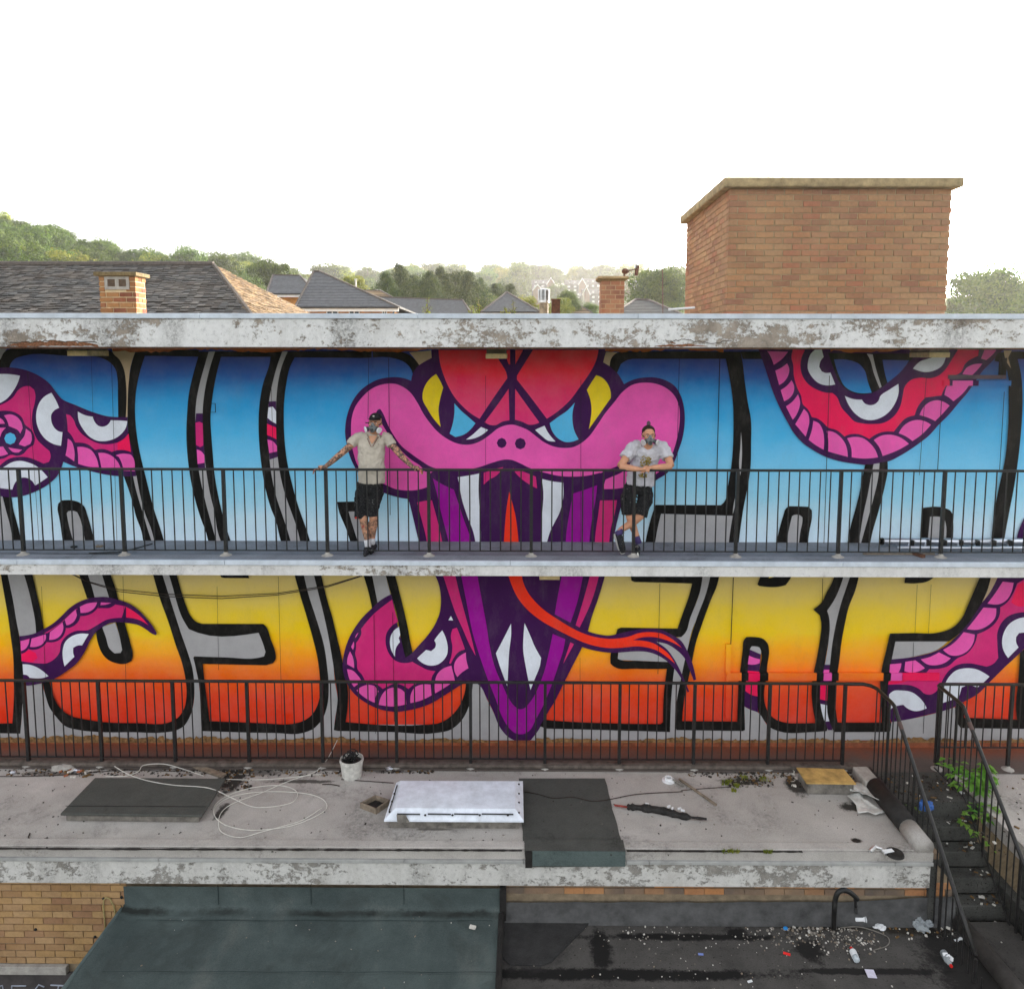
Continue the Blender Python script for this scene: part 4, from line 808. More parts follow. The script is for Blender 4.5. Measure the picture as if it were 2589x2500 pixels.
MB().tube([q0, q1], .1, 12).build('edge_roll', plain('grey_black_edge_roll', (58, 55, 53), .8, .25, 6, bmp=.5), dr, smooth=True)
# ------------------------------------------------------------------ staircase and landing on the right
st = thing('outdoor_staircase', 'dark worn concrete staircase descending between two black handrails at the right', 'staircase', (5.1, 7.5, zL-1))
M['stair'] = ground('dirty_dark_concrete', [(.3, (58, 58, 56)), (.7, (88, 88, 84))], 3, (34, 30, 26), .58)
xs0, xs1 = x_re+.07, 5.56
MB().box((x_re-.0, 8.9, zL-2.8), (xs1+.1, 9.578, zL-.003)).build('landing', M['stair'], st)
for i in range(13):
    y = 8.9-.2*i
    MB().box((xs0, y-.2, zL-.19*(i+1)-.19), (xs1, y-.002, zL-.19*(i+1))).build('step', M['stair'], st, bevel=.012)
MB().box((x_re-.02, Y3+.02, zR-3), (x_re+.06, 8.895, zR-.12)).build('side_wall', M['stair'], st)
MB().box((xs1+.002, 6.2, zL-3.2), (xs1+.12, 8.895, zL-.62)).build('side_wall', M['stair'], st)
fr2 = thing('side_flat_roof', 'grey flat roof beyond the staircase handrail at the right edge', 'roof', (6.5, 8.5, zR))
MB().box((xs1+.13, 7.95, zR-.2), (XR, 9.575, zR)).build('roof_felt', M['roofgrey'], fr2)
MB().box((xs1+.14, 7.98, zR-3.5), (XR, 8.1, zR-.201)).build('wall', M['stair'], fr2)
# short strip of bare bricks on the kerb between flat roof and stairs
for i in range(9):
    link('brick', MB().obox((0, 0, 0), .06, .19, .07).mesh('brick', M['brick_sooty']), st, loc=(x_re+.06, 8.1+i*.205, zR-.07))
# ------------------------------------------------------------------ railings
def railing(name, label, xs_, Y, ztop, zbot, zfloor, nb, group=None, xbal=None, rw=.022):
    t = thing(name, label, 'railing', (xs_[0], Y, zfloor), group)
    MB().box((xs_[0]-.02, Y-.022, ztop-.03), (xs_[-1]+.02, Y+.022, ztop)).build('top_rail', M['rail'], t, bevel=.006)
    MB().box((xs_[0], Y-.014, zbot), (xs_[-1], Y+.014, zbot+.012)).build('bottom_rail', M['rail'], t)
    pm = MB().box((-.02, -.02, zfloor-.02), (.02, .02, ztop-.031)).mesh('post', M['rail'])
    bm_ = MB().tube([(0, 0, zbot+.013), (0, 0, ztop-.031)], .0085, 8).mesh('baluster', M['rail'])
    foot = MB().lathe((0, 0, 0), [(.085, 0), (.07, .012), (.035, .03), (.025, .05)], 12).mesh('mortar_foot', M['concrete'])
    for i, x in enumerate(xs_):
        link('post', pm, t, loc=(x, Y, 0))
        link('mortar_foot', foot, t, loc=(x, Y-.01, zfloor-.005))
        if i < len(xs_)-1:
            for k in range(1, nb):
                link('baluster', bm_, t, loc=(x+(xs_[i+1]-x)*k/nb, Y, 0))
    return t
yr = 9.5
u_up = [-200, 57, 316, 573, 830, 1087, 1344, 1604, 1862, 2118, 2378, 2640]
# posts measured at the bottom rail
xs_u = [wx(u, 1395, yr) for u in (60, 316, 573, 829, 1086, 1343, 1602, 1860, 2120, 2378)]
sp = (xs_u[-1]-xs_u[0])/9
xs_u = [xs_u[0]-sp]+[xs_u[0]+sp*i for i in range(11)]
z_top_u, z_bot_u = wz(1185, yr), wz(1394, yr)
railing('balcony_railing', 'black metal railing along the upper balcony with two men at it', xs_u, yr, z_top_u, z_bot_u, zU, 10)
yl = 9.67
sp = (wx(1613, 1930, yl)-wx(73, 1930, yl))/8.28
xs_l = [wx(u, 1925, yl) for u in (73, 1565)]; sp = (xs_l[1]-xs_l[0])/8
xs_l = [xs_l[0]+sp*i for i in range(-1, 12) if xs_l[0]+sp*i < 4.5]
z_top_l, z_bot_l = wz(1722, yl), wz(1919, yl)
railing('lower_railing', 'black metal railing along the lower walkway behind the flat roof', xs_l, yl, z_top_l, z_bot_l, zL, 8)
# stair handrails
def stair_rail(name, label, x, corner_x0, horiz_to_y=9.08, y_end=7.0, extra=None):
    t = thing(name, label, 'railing', (x, 9.3, zL))
    ztp = z_top_l
    pts = [Vector((corner_x0, yl, ztp-.018))]
    if extra is None: pts += [Vector((x-.12, yl-.0, ztp-.018)), Vector((x-.04, yl-.05, ztp-.018)), Vector((x, yl-.14, ztp-.018))]
    else: pts += [Vector((x+.05, yl-.0, ztp-.018)), Vector((x+.0, yl-.05, ztp-.018)), Vector((x, yl-.14, ztp-.018))]
    pts += [Vector((x, horiz_to_y+.05, ztp-.018)), Vector((x, horiz_to_y-.02, ztp-.03))]
    def zr(y): return ztp-.018-(horiz_to_y-y)*.93
    y = horiz_to_y-.1
    while y > y_end: pts.append(Vector((x, y, zr(y)))); y -= .3
    MB().tube(pts, .024, 10).build('handrail', M['rail'], t, smooth=True)
    lo = [Vector((x, yl-.05, zL+.04)), Vector((x, 8.95, zL+.04))]; y = 8.9
    while y > y_end: lo.append(Vector((x, y, zL+.02-(8.9-y)*.95))); y -= .3
    MB().tube(lo, .01, 6).build('bottom_rail', M['rail'], t)
    i = 0; y = yl-.15
    while y > y_end+.05:
        zt_ = (ztp-.03) if y > horiz_to_y else zr(y)-.02
        zb_ = zL+.04 if y > 8.95 else zL+.02-(8.9-y)*.95
        big = i % 6 == 3
        MB().tube([(x, y, zb_-(.1 if big else 0)), (x, y, zt_)], .018 if big else .0085, 8).build('post' if big else 'baluster', M['rail'], t)
        i += 1; y -= .112
    # strip of bare worn metal on the bend
    yb = horiz_to_y-.16; MB().tube([(x, yb, zr(yb)), (x, yb-.07, zr(yb-.07))], .0255, 10).build('tape_wrap', plain('faded_tape', (88, 70, 66), .7, .1, 10), t)
    return t
xq = xs_l[-1]
stair_rail('stair_handrail', 'black stair handrail continuing from the lower railing beside the flat roof', 4.64, xq)
xr2 = 5.5
t2 = stair_rail('far_stair_handrail', 'outer black stair handrail at the right edge of the picture', xr2, xr2+.06, extra=1)
for i in range(5):
    MB().tube([(xr2+.004+.016*i, yl-.03-.02*i, zL+.1), (xr2+.004+.016*i, yl-.03-.02*i, z_top_l-.02)], .008, 6).build('baluster', M['rail'], t2) if i < 2 else None
sp2 = 1.0
railing('side_railing', 'short black railing running right from the stair head', [xr2+.06+.95*i for i in range(3)], yl, z_top_l, wz(1890, yl, 2500), zL, 8)
# ------------------------------------------------------------------ things above the canopy
def px_w(d, Y): return d/FPX*Y
# big brick housing
YX = 9.45
bx0, bx1 = wx(1836, 790, YX), wx(2392, 790, YX)
zb0 = wz(802, YX)-.12; zb1 = wz(477, YX)
dep = 2.45
hb = thing('brick_roof_housing', 'large weathered brick tank housing with concrete coping on the roof at right', 'roof structure', ((bx0+bx1)/2, YX+1, zb0))
MB().box((bx0+.009, YX+.009, zb0), (bx1-.009, YX+dep-.009, zb1)).build('mortar_core', M['mortar'], hb)
nc = 21; bh2 = (zb1-(wz(795, YX)))/20.6
zs2 = [zb1-bh2*(i+1) for i in range(21)]
m1 = brick_run(hb, bx0, bx1, zs2, YX, .226, bh2, M['brick_box'], limit=220, rowj=.001)
brick_run(hb, YX+.105, YX+dep, zs2, bx0, .226, bh2, M['brick_box'], axis='y', limit=80, half=1, rowj=.001)
brick_run(hb, YX+.105, YX+dep, zs2, bx1-.1, .226, bh2, M['brick_box'], axis='y', limit=0)
zc1 = wz(449, YX-.05)
MB().box((bx0-.09, YX-.09, zb1), (bx1+.09, YX+dep+.08, zc1)).build('coping', M['cap'], hb, bevel=.02)
tb = MB().tube([P(1690, 783, 9.9), P(1757, 778, 9.75)], .014, 8); tag(tb.build('white_conduit', M['white_pl'], None), 'short white pipe lying beside the big brick housing', 'pipe')
# left chimney with vent openings
YC = 12.8
cx0, cx1 = wx(254, 780, YC), wx(345, 780, YC); cz0, cz1 = wz(800, YC)-.1, wz(699, YC)
lc = thing('vented_chimney', 'square orange brick chimney with two meshed vent openings in front of the dark tiled roof', 'chimney', ((cx0+cx1)/2, YC, cz0))
hole = MB()
MB().box((cx0+.006, YC+.012, cz0), (cx1-.006, YC+.34, cz1)).build('mortar_core', M['mortar_pale'], lc)
bhc = (cz1-wz(788, YC))/6.7
zsc = [cz1-bhc*(i+1) for i in range(8)]
fx0, fx1, fz0, fz1 = wx(265, 720, YC), wx(327, 720, YC), wz(733, YC), wz(700, YC)
skipf = lambda x, z: fx0 < x < fx1 and z > fz0-bhc*.6
brick_run(lc, cx0, cx1, zsc, YC, .226, bhc, M['brick_chim'], j=.018, skip=skipf)
brick_run(lc, YC+.105, YC+.35, zsc, cx1-.1, .226, bhc, M['brick_chim'], axis='y', half=1, j=.018)
for z in zsc[:3]:
    for xa, xb in ((cx0, fx0-.01), (fx1+.01, cx1)):
        link('brick', MB().obox((0, 0, 0), xb-xa, .1, bhc-.018).mesh('brick', M['brick_chim']), lc, loc=((xa+xb)/2, YC+.047, z+bhc/2))
vf = MB(); hw = (fx1-fx0); o1 = [(fx0+.12*hw, fx0+.43*hw), (fx0+.58*hw, fx0+.88*hw)]; za, zb_ = fz0+.05, fz1-.045
xsx = [fx0, o1[0][0], o1[0][1], o1[1][0], o1[1][1], fx1]
for i in (0, 2, 4): vf.box((xsx[i], YC-.012, za), (xsx[i+1], YC+.06, zb_))
vf.box((fx0, YC-.012, fz0), (fx1, YC+.06, za-.0005)); vf.box((fx0, YC-.012, zb_+.0005), (fx1, YC+.06, fz1))
fo = vf.build('vent_frame', M['concrete'], lc)
for a_, c_ in o1:
    MB().box((a_, YC+.004, za), (c_, YC+.0115, zb_)).build('dark_opening', M['rust'], fo)
    mm = MB()
    for k in range(1, 9): x = a_+(c_-a_)*k/9; mm.box((x-.0015, YC-.004, za), (x+.0015, YC-.001, zb_))
    for k in range(1, 9): z = za+(zb_-za)*k/9; mm.box((a_, YC-.007, z-.0015), (c_, YC-.0041, z+.0015))
    mm.build('wire_mesh', M['wood'], fo)
MB().box((cx0-.06, YC-.06, cz1), (cx1+.05, YC+.42, wz(688, YC-.06))).build('cap_slab', M['capdark'], lc, bevel=.008)
# right chimney
YD = 18
dx0, dx1 = wx(1520, 780, YD), wx(1578, 780, YD); dz0, dz1 = wz(805, YD), wz(710, YD)
rc = thing('red_chimney', 'narrow red brick chimney carrying a small television aerial', 'chimney', ((dx0+dx1)/2, YD, dz0))
MB().box((dx0+.006, YD+.006, dz0), (dx1-.01, YD+.5, dz1)).build('mortar_core', M['mortar'], rc)
bhd = (dz1-wz(793, YD))/7.1; zsd = [dz1-bhd*(i+1) for i in range(9)]
brick_run(rc, dx0, dx1, zsd, YD, .226, bhd, M['brick_red'], j=.018); brick_run(rc, YD+.105, YD+.5, zsd, dx0, .226, bhd, M['brick_red'], axis='y', half=1)
MB().hexa([(dx0-.02, YD-.02, dz1), (dx1+.02, YD-.02, dz1), (dx1+.02, YD+.52, dz1), (dx0-.02, YD+.52, dz1), (dx0-.09, YD-.09, dz1+.05), (dx1+.09, YD-.09, dz1+.05), (dx1+.09, YD+.6, dz1+.05), (dx0-.09, YD+.6, dz1+.05)]).build('cap_base', M['capdark'], rc)
MB().box((dx0-.09, YD-.09, dz1+.051), (dx1+.09, YD+.6, dz1+.1)).build('cap_slab', M['cap'], rc)
ae = thing('tv_aerial', 'rusty television aerial on a short mast above the red brick chimney', 'aerial', P(1578, 702, YD+.3))
A_ = lambda u, v, y=YD+.3: P(u, v, y)
MB().tube([A_(1578, 712), A_(1579, 686)], .025, 8).build('mast', M['rust'], ae)
MB().ball(A_(1581, 686), .09, .06, .07, 8, 6).build('clamp', M['rust'], ae)
MB().tube([A_(1581, 686), A_(1612, 680)], .014, 6).build('boom', M['rust'], ae)
MB().obox(A_(1610, 684), .08, .03, .24, ry=.15).build('reflector', M['rust'], ae)
MB().obox(A_(1608, 673), .06, .03, .1, ry=.1).build('reflector_cap', M['white_pl'], ae)
for k in range(4): MB().tube([A_(1590+k*5, 678), A_(1590+k*5+1, 692)], .005, 4).build('director_rod', M['rust'], ae)
ae2 = thing('long_aerial', 'thin horizontal aerial with many rods seen in front of the tree by the brick housing', 'aerial', P(1640, 678, 22))
MB().tube([A_(1630, 678, 22), A_(1720, 670, 22)], .01, 5).build('boom', M['rust'], ae2)
for k in range(8): MB().tube([A_(1640+k*11, 668-k*.6, 22), A_(1640+k*11, 682-k*.8, 22)], .006, 4).build('director_rod', M['rust'], ae2)
MB().tube([A_(1675, 676, 22), A_(1676, 800, 22)], .012, 5).build('mast', M['rust'], ae2)
# flue cowl and brown stack
YF = 12
fl = thing('flue_pipe', 'shiny louvred flue cowl on a rust streaked pipe on the roof', 'flue', P(1375, 800, YF)); fc = P(1375, 795, YF); w = px_w(13.5, YF)
zt_, zm_, zp_ = wz(732, YF), wz(760, YF), wz(767, YF)
MB().lathe((fc.x, YF, 0), [(w*.82, wz(805, YF)), (w*.82, zp_)], 20).build('pipe', M['rustpipe'], fl, smooth=False)
MB().lathe((fc.x, YF, 0), [(w*.95, zp_), (w*1.05, zp_+.01), (w*1.05, zm_), (w*.98, zm_+.01)], 20).build('collar', M['chrome'], fl)
MB().lathe((fc.x, YF, 0), [(w*.78, zm_+.01), (w*.78, zt_-.02)], 16).build('core', M['black'], fl)
for k in range(7):
    z = zm_+.015+(zt_-zm_-.03)*k/7; h = (zt_-zm_-.03)/7
    MB().lathe((fc.x, YF, 0), [(w*1.12, z), (w*1.12, z+.004), (w*.86, z+h*.75), (w*.86, z+h*.72)], 20).build('louvre_ring', M['chrome'], fl, smooth=False)
MB().lathe((fc.x, YF, 0), [(w*1.08, zt_-.012), (w*1.0, zt_), (.01, zt_+.015)], 20).build('top_cap', M['chrome'], fl)
for k in range(8):
    a = k*math.pi/4+.2; MB().box((fc.x+math.cos(a)*w*1.02-.008, YF+math.sin(a)*w*1.02-.008, zm_), (fc.x+math.cos(a)*w*1.02+.008, YF+math.sin(a)*w*1.02+.008, zt_)).build('cowl_strap', M['chrome'], fl)
a = P(1395, 800, 12.4); c = P(1416, 759, 12.4)
sk = thing('brown_stack', 'short square rust-brown metal stack beside the louvred flue', 'stack', a)
MB().box((a.x, 12.4, a.z-.1), (c.x, 12.55, c.z)).build('shaft', M['rust'], sk); MB().box((a.x-.012, 12.385, c.z), (c.x+.012, 12.565, c.z+.018)).build('cap', M['rust'], sk)
# ------------------------------------------------------------------ street level, terrain
G0 = 0.0
def sstep(t): t = max(0, min(1, t)); return t*t*(3-2*t)
CREST = [(-3000, 600), (-600, 630), (0, 640), (90, 660), (200, 690), (300, 722), (420, 748), (560, 735), (700, 742), (850, 752), (1100, 742), (1400, 736), (1650, 740), (1900, 752), (2589, 765), (5500, 780)]
def interp(tab, u):
    for (a, b), (c, d) in zip(tab[:-1], tab[1:]):
        if a <= u <= c: return b+(d-b)*(u-a)/(c-a)
    return tab[0][1] if u < tab[0][0] else tab[-1][1]
def terr(x, Y):
    u = 1327+x/max(Y, 1)*FPX
    k = sstep((u-500)/500); cy = 190*(1-k)+430*k
    cz = H+(897-interp(CREST, u))/FPX*cy
    if Y < 55: return G0
    if Y < cy: return G0+(cz-G0)*sstep((Y-55)/(cy-55))
    return cz-(Y-cy)*.12 if Y < cy+200 else cz-24-(Y-cy-200)*.02
mb = MB(); Ys = [-60, -20, 0, 12, 30, 45, 55]+[55+15*i for i in range(1, 40)]+[700, 900, 1250]
Us = [-40+i*.08*40/4 for i in range(0)]
grid = []; nu = 70
for Yv in Ys:
    for i in range(nu+1):
        s_ = (i/nu*2-1); x = s_*max(abs(Yv)*1.1, 260)
        grid.append((x, Yv, terr(x, Yv) if Yv > 55 else G0))
mb.add(grid, [(j*(nu+1)+i, j*(nu+1)+i+1, (j+1)*(nu+1)+i+1, (j+1)*(nu+1)+i) for j in range(len(Ys)-1) for i in range(nu)])
M['grass'] = plain('hillside_grass', (84, 98, 52), .95, .3, .05, bmp=0)
g_ = mb.build('ground', M['grass'], None, smooth=True, kind='structure')
rd = MB().box((-80, -25, G0+.004), (80, 9, G0+.02)).build('yard', plain('yard_asphalt', (74, 74, 74), .9, .15, 2), None, kind='structure')
# building mass under everything so that nothing floats
bm_ = thing('building_block', 'plain rendered body of the flat-roofed building below its roofs', 'building', (0, 12, 0))
MB().box((XL, WY+.26, G0+.03), (XR, 19, zf+.05)).build('wall', M['mortar_dark'], bm_)
MB().box((XL, YB+.41, G0+.03), (x_re-.03, WY+.25, zR-.11)).build('wall', M['mortar_dark'], bm_)
MB().box((XL, YB-2.6, G0+.03), (x_re+1.3, YB-.0, zs[-1]-2.25)).build('wall', M['mortar_dark'], bm_)
# ------------------------------------------------------------------ tiled roofs
def proj(p):
    d = Vector(p)-Vector((0, 0, H)); a = d.dot(Fw); return U0+FPX*d.dot(Rt)/a, V0-FPX*d.dot(Up)/a
def plane_tiles(t, A, B, C_, D_, rows, tw, mat, limit, gap=.05, lift=.025, wob=.01, name='roof_tile', tot=[0]):
    """quad A(bottom left) B(bottom right) C(top right) D(top left): rows of overlapping tiles"""
    A, B, C_, D_ = map(Vector, (A, B, C_, D_)); n = (B-A).cross(D_-A).normalized()
    if n.y > 0 and abs(n.x) < .5: n = -n
    if n.z < 0: n = -n
    rest = MB(); made = 0; base = None; shared = None
    L0 = (B-A).normalized(); upv = ((D_-A)-(D_-A).dot(L0)*L0); hgt = upv.length; upv.normalize(); rh = hgt/rows
    for r in range(rows):
        f0 = r/rows; l = A.lerp(D_, f0); rr_ = B.lerp(C_, f0); W = (rr_-l).length
        if W < tw*.5: continue
        x = -(tw/2 if r % 2 else 0)
        while x < W:
            a_, c_ = max(0, x), min(x+tw, W)
            if c_-a_ > tw*.25:
                full = c_-a_ > tw*.98
                o_ = l+L0*(a_+(c_-a_)/2)+n*random.uniform(0, wob)
                tilt = random.uniform(-.02, .02)
                pu, pv = proj(o_)
                if full and made < limit and 0 < pu < 800 and pv < 792:
                    if shared is None:
                        q = [Vector((-tw/2+.004, 0, lift)), Vector((tw/2-.004, 0, lift)), Vector((tw/2-.004, rh*1.25, .0)), Vector((-tw/2+.004, rh*1.25, .0))]
                        mbt = MB().hexa([p-Vector((0, 0, .02)) for p in q]+q)
                        shared = mbt.mesh(name, mat); Rm = Matrix((L0, upv, n)).transposed()
                        eul = Rm.to_euler()
                    e = Matrix((L0, upv, n)).transposed() @ Matrix.Rotation(tilt, 3, 'Z')
                    link(name, shared, t, loc=o_, rot=e.to_euler()); made += 1
                else:
                    w2 = (c_-a_)/2-.004; d = L0*tilt*rh
                    rest.add([o_-L0*w2+n*lift, o_+L0*w2+n*lift, o_+L0*w2+upv*rh*1.25+d, o_-L0*w2+upv*rh*1.25+d, o_-L0*w2-n*.01, o_+L0*w2-n*.01], [(0, 1, 2, 3), (4, 5, 1, 0)])
            x += tw
    if rest.v: rest.build(name+'_courses', mat, t, kind='stuff')
    MB().add([A-n*.03, B-n*.03, C_-n*.03, D_-n*.03], [(0, 1, 2, 3)]).build('roof_underlay', mat if False else M['lead'], t)
    return made
hs1 = thing('dark_tiled_house', 'long house with a dark mossy tiled hip roof behind the canopy at left', 'house', (-12, 24, G0))
Yr0, Yr1 = 19.5, 24.5        # eaves and ridge distance
zE = wz(905, Yr0); 
rdL, rdR = P(-420, 655, Yr1), P(540, 672, Yr1)
zr_ = rdR.z; rdL.z = zr_; 
eR = Vector((P(632, 793, 20.9).x, 20.9, P(632, 793, 20.9).z))
# front-right eave corner lies on the line ridge end -> hip point
dirh = (eR-rdR); kk = (zE-zr_)/dirh.z; corner = rdR+dirh*kk
rdL.y = rdR.y; rdL.x = -34
eL = Vector((-34-3, corner.y, corner.z))
made1 = plane_tiles(hs1, eL, corner, rdR, rdL, 40, .21, M['slate'], 240, lift=.035, wob=.03)
# re-lay the best visible rows as single tiles: handled by limit on the front strip
hipx = P(810, 795, 25).x
back = Vector((hipx+ (hipx-rdR.x)*(zr_-zE)/(zr_-P(810, 795, 25).z)*.25, rdR.y+5.5, zE))
plane_tiles(hs1, corner, back, rdR+Vector((0, .05, 0)), rdR, 40, .21, M['tile_brown'], 60, lift=.035, wob=.03)
MB().tube([rdL+Vector((0, 0, .03)), rdR+Vector((0, 0, .03))], .11, 8).build('ridge', M['lead'], hs1)
MB().tube([rdR+Vector((0, 0, .03)), corner], .07, 6).build('hip', M['lead'], hs1)
MB().box((-37, corner.y+.4, G0), (corner.x-.5, rdR.y+5, zE-.05)).build('wall', M['brick_buff'], hs1)
ag = MB()
for k, h_ in enumerate((8, 13, 8, 12)): q = P(455+k*6, 671, 24.5); ag.tube([q, q+Vector((.02*(k-1), 0, px_w(h_*.55, 24.5)))], .01, 5)
tag(ag.build('roof_rods', M['wire'], None), 'small white metal rods standing on the ridge of the dark tiled roof', 'rod')
# generic hip-roofed houses
M['slate2'] = plain('grey_interlocking_tile', (98, 98, 102), .8, .14, 3, bmp=.2, bscale=20)
def hip_house(name, label, eaveL, eaveR, ridgeL, ridgeR, zeave, depth, rows=22, wallm=None, windows=(), fascia=True, mat=None, ridge_mat=None, zridge=None):
    mat = mat or M['slate2']; t = thing(name, label, 'house', ((eaveL[0]+eaveR[0])/2, eaveL[1], G0))
    A, B = Vector((eaveL[0], eaveL[1], zeave)), Vector((eaveR[0], eaveR[1], zeave)); D_, C_ = Vector(ridgeL), Vector(ridgeR)
    bk_ = Vector((B.x+.0, B.y+depth, zeave)); bl_ = Vector((A.x, A.y+depth, zeave))
    def courses(a, b_, c, d, nm):
        mb = MB(); n = (b_-a).cross(d-a).normalized()
        if n.z < 0: n = -n
        for r in range(rows):
            f0, f1 = r/rows, (r+1.05)/rows; f1 = min(f1, 1)
            mb.add([a.lerp(d, f0)+n*.04, b_.lerp(c, f0)+n*.04, b_.lerp(c, f1), a.lerp(d, f1), a.lerp(d, f0), b_.lerp(c, f0)], [(0, 1, 2, 3), (4, 5, 1, 0)])
        mb.build(nm, mat, t)
    courses(A, B, C_, D_, 'roof'); courses(B, bk_, C_, C_, 'roof'); courses(bl_, A, D_, D_, 'roof'); courses(bk_, bl_, D_, C_, 'roof')
    rm = ridge_mat or M['lead']
    for p, q in ((D_, C_), (C_, B), (D_, A)):
        if (p-q).length > .1: MB().tube([p+Vector((0, 0, .03)), q+Vector((0, 0, .03))], .06, 6).build('ridge_tile_line', rm, t)
    o = .35
    MB().box((A.x+o, A.y+o, G0), (B.x-o, A.y+depth-o, zeave-.12)).build('wall', wallm or M['brick_buff'], t)
    if fascia:
        MB().box((A.x, A.y-.05, zeave-.16), (B.x, A.y+.0, zeave)).build('fascia_board', M['frame_w'], t); MB().box((A.x, A.y-.12, zeave-.02), (B.x, A.y-.051, zeave+.05)).build('gutter', M['black'], t)
    for (u0, u1, v0, v1) in windows:
        Yw = A.y+o; a_, c_ = P(u0, v0, Yw), P(u1, v1, Yw); z0 = c_.z-.5
        f = MB(); th = .05
        f.box((a_.x, Yw-.04, z0), (a_.x+th, Yw-.001, a_.z)); f.box((c_.x-th, Yw-.04, z0), (c_.x, Yw-.001, a_.z)); f.box((a_.x+th, Yw-.04, a_.z-th), (c_.x-th, Yw-.001, a_.z)); m_ = (a_.x+c_.x)/2; f.box((m_-th/2, Yw-.04, z0), (m_+th/2, Yw-.001, a_.z-th))
        fo = f.build('window', M['frame_w'], t); MB().box((a_.x+th, Yw-.02, z0), (c_.x-th, Yw-.002, a_.z-th)).build('pane', M['glass'], fo)
    return t
M['orange_wall'] = plain('orange_brick_wall', (204, 148, 84), .9, .1, 4)
Y_ = 34
p1, p2 = P(780, 770, Y_), P(1008, 780, Y_); rg = P(793, 688, Y_+5); rg2 = P(794, 688, Y_+5.6)
M['slate3'] = plain('mid_grey_slate', (104, 106, 110), .75, .12, 5, bmp=.2, bscale=20)
ze = P(1000, 779, Y_).z
hip_house('grey_tiled_house', 'grey tiled hip roofed house with orange brick wall and white window frames', (P(745, 770, Y_).x, Y_), (p2.x, Y_), rg, (rg.x+.3, rg.y, rg.z), ze, 11, 24, M['orange_wall'], windows=((825, 856, 779, 795), (882, 910, 781, 795), (966, 979, 784, 795)), mat=M['slate3'])
dp = MB().tube([P(1000, 782, Y_), P(994, 792, Y_), P(993, 800, Y_)], .04, 6); tag(dp.build('downpipe', M['black'], None), 'black drainpipe at the right corner of the orange brick house', 'pipe')
Y_ = 44; ze = wz(792, Y_)-.4
hip_house('rear_roof_house', 'low grey hip roof peeping left of the tall grey roof ridge', (P(672, 740, Y_).x, Y_), (P(800, 740, Y_).x, Y_), P(690, 697, Y_+4), P(758, 698, Y_+4), wz(745, Y_), 8, 16, M['orange_wall'], mat=M['slate3'])
hip_house('long_low_house', 'long low grey roofed building in front of the dark evergreen trees', (P(925, 790, Y_).x, Y_), (P(1200, 790, Y_).x, Y_), P(940, 752, Y_+4.5), P(1170, 760, Y_+4.5), ze, 9, 20, M['orange_wall'], mat=M['slate3'])
hip_house('brown_ridge_house', 'small hip roof with brown lichened ridge behind the long low roof', (P(890, 760, 52).x, 52), (P(1005, 760, 52).x, 52), P(905, 735, 56), P(962, 736, 56), wz(760, 52), 8, 10, M['orange_wall'], mat=M['tile_brown'])
Y_ = 40
hip_house('pyramid_roof_house', 'small pyramid roofed house left of the louvred flue', (P(1215, 790, Y_).x, Y_), (P(1368, 790, Y_).x, Y_), P(1281, 741, Y_+4), P(1283, 741, Y_+4), wz(791, Y_), 8, 18, M['frame_w'], mat=M['slate3'])
Y_ = 30
hip_house('lead_roof_house', 'grey felted hip roof between the red chimney and the brick housing', (P(1545, 796, Y_).x, Y_), (P(1725, 796, Y_).x, Y_), P(1607, 759, Y_+3), P(1640, 761, Y_+3), wz(797, Y_), 6, 10, M['orange_wall'], mat=plain('grey_lead_roof', (104, 104, 104), .85, .12, 2))
Y_ = 60
hip_house('red_roof_bungalow', 'low red-brown tiled roof with a chimney between the stack and red chimney', (P(1430, 800, Y_).x, Y_), (P(1510, 800, Y_).x, Y_), P(1440, 775, Y_+3), P(1470, 775, Y_+3), wz(800, Y_), 6, 8, M['brick_red'], mat=M['tile_brown'])
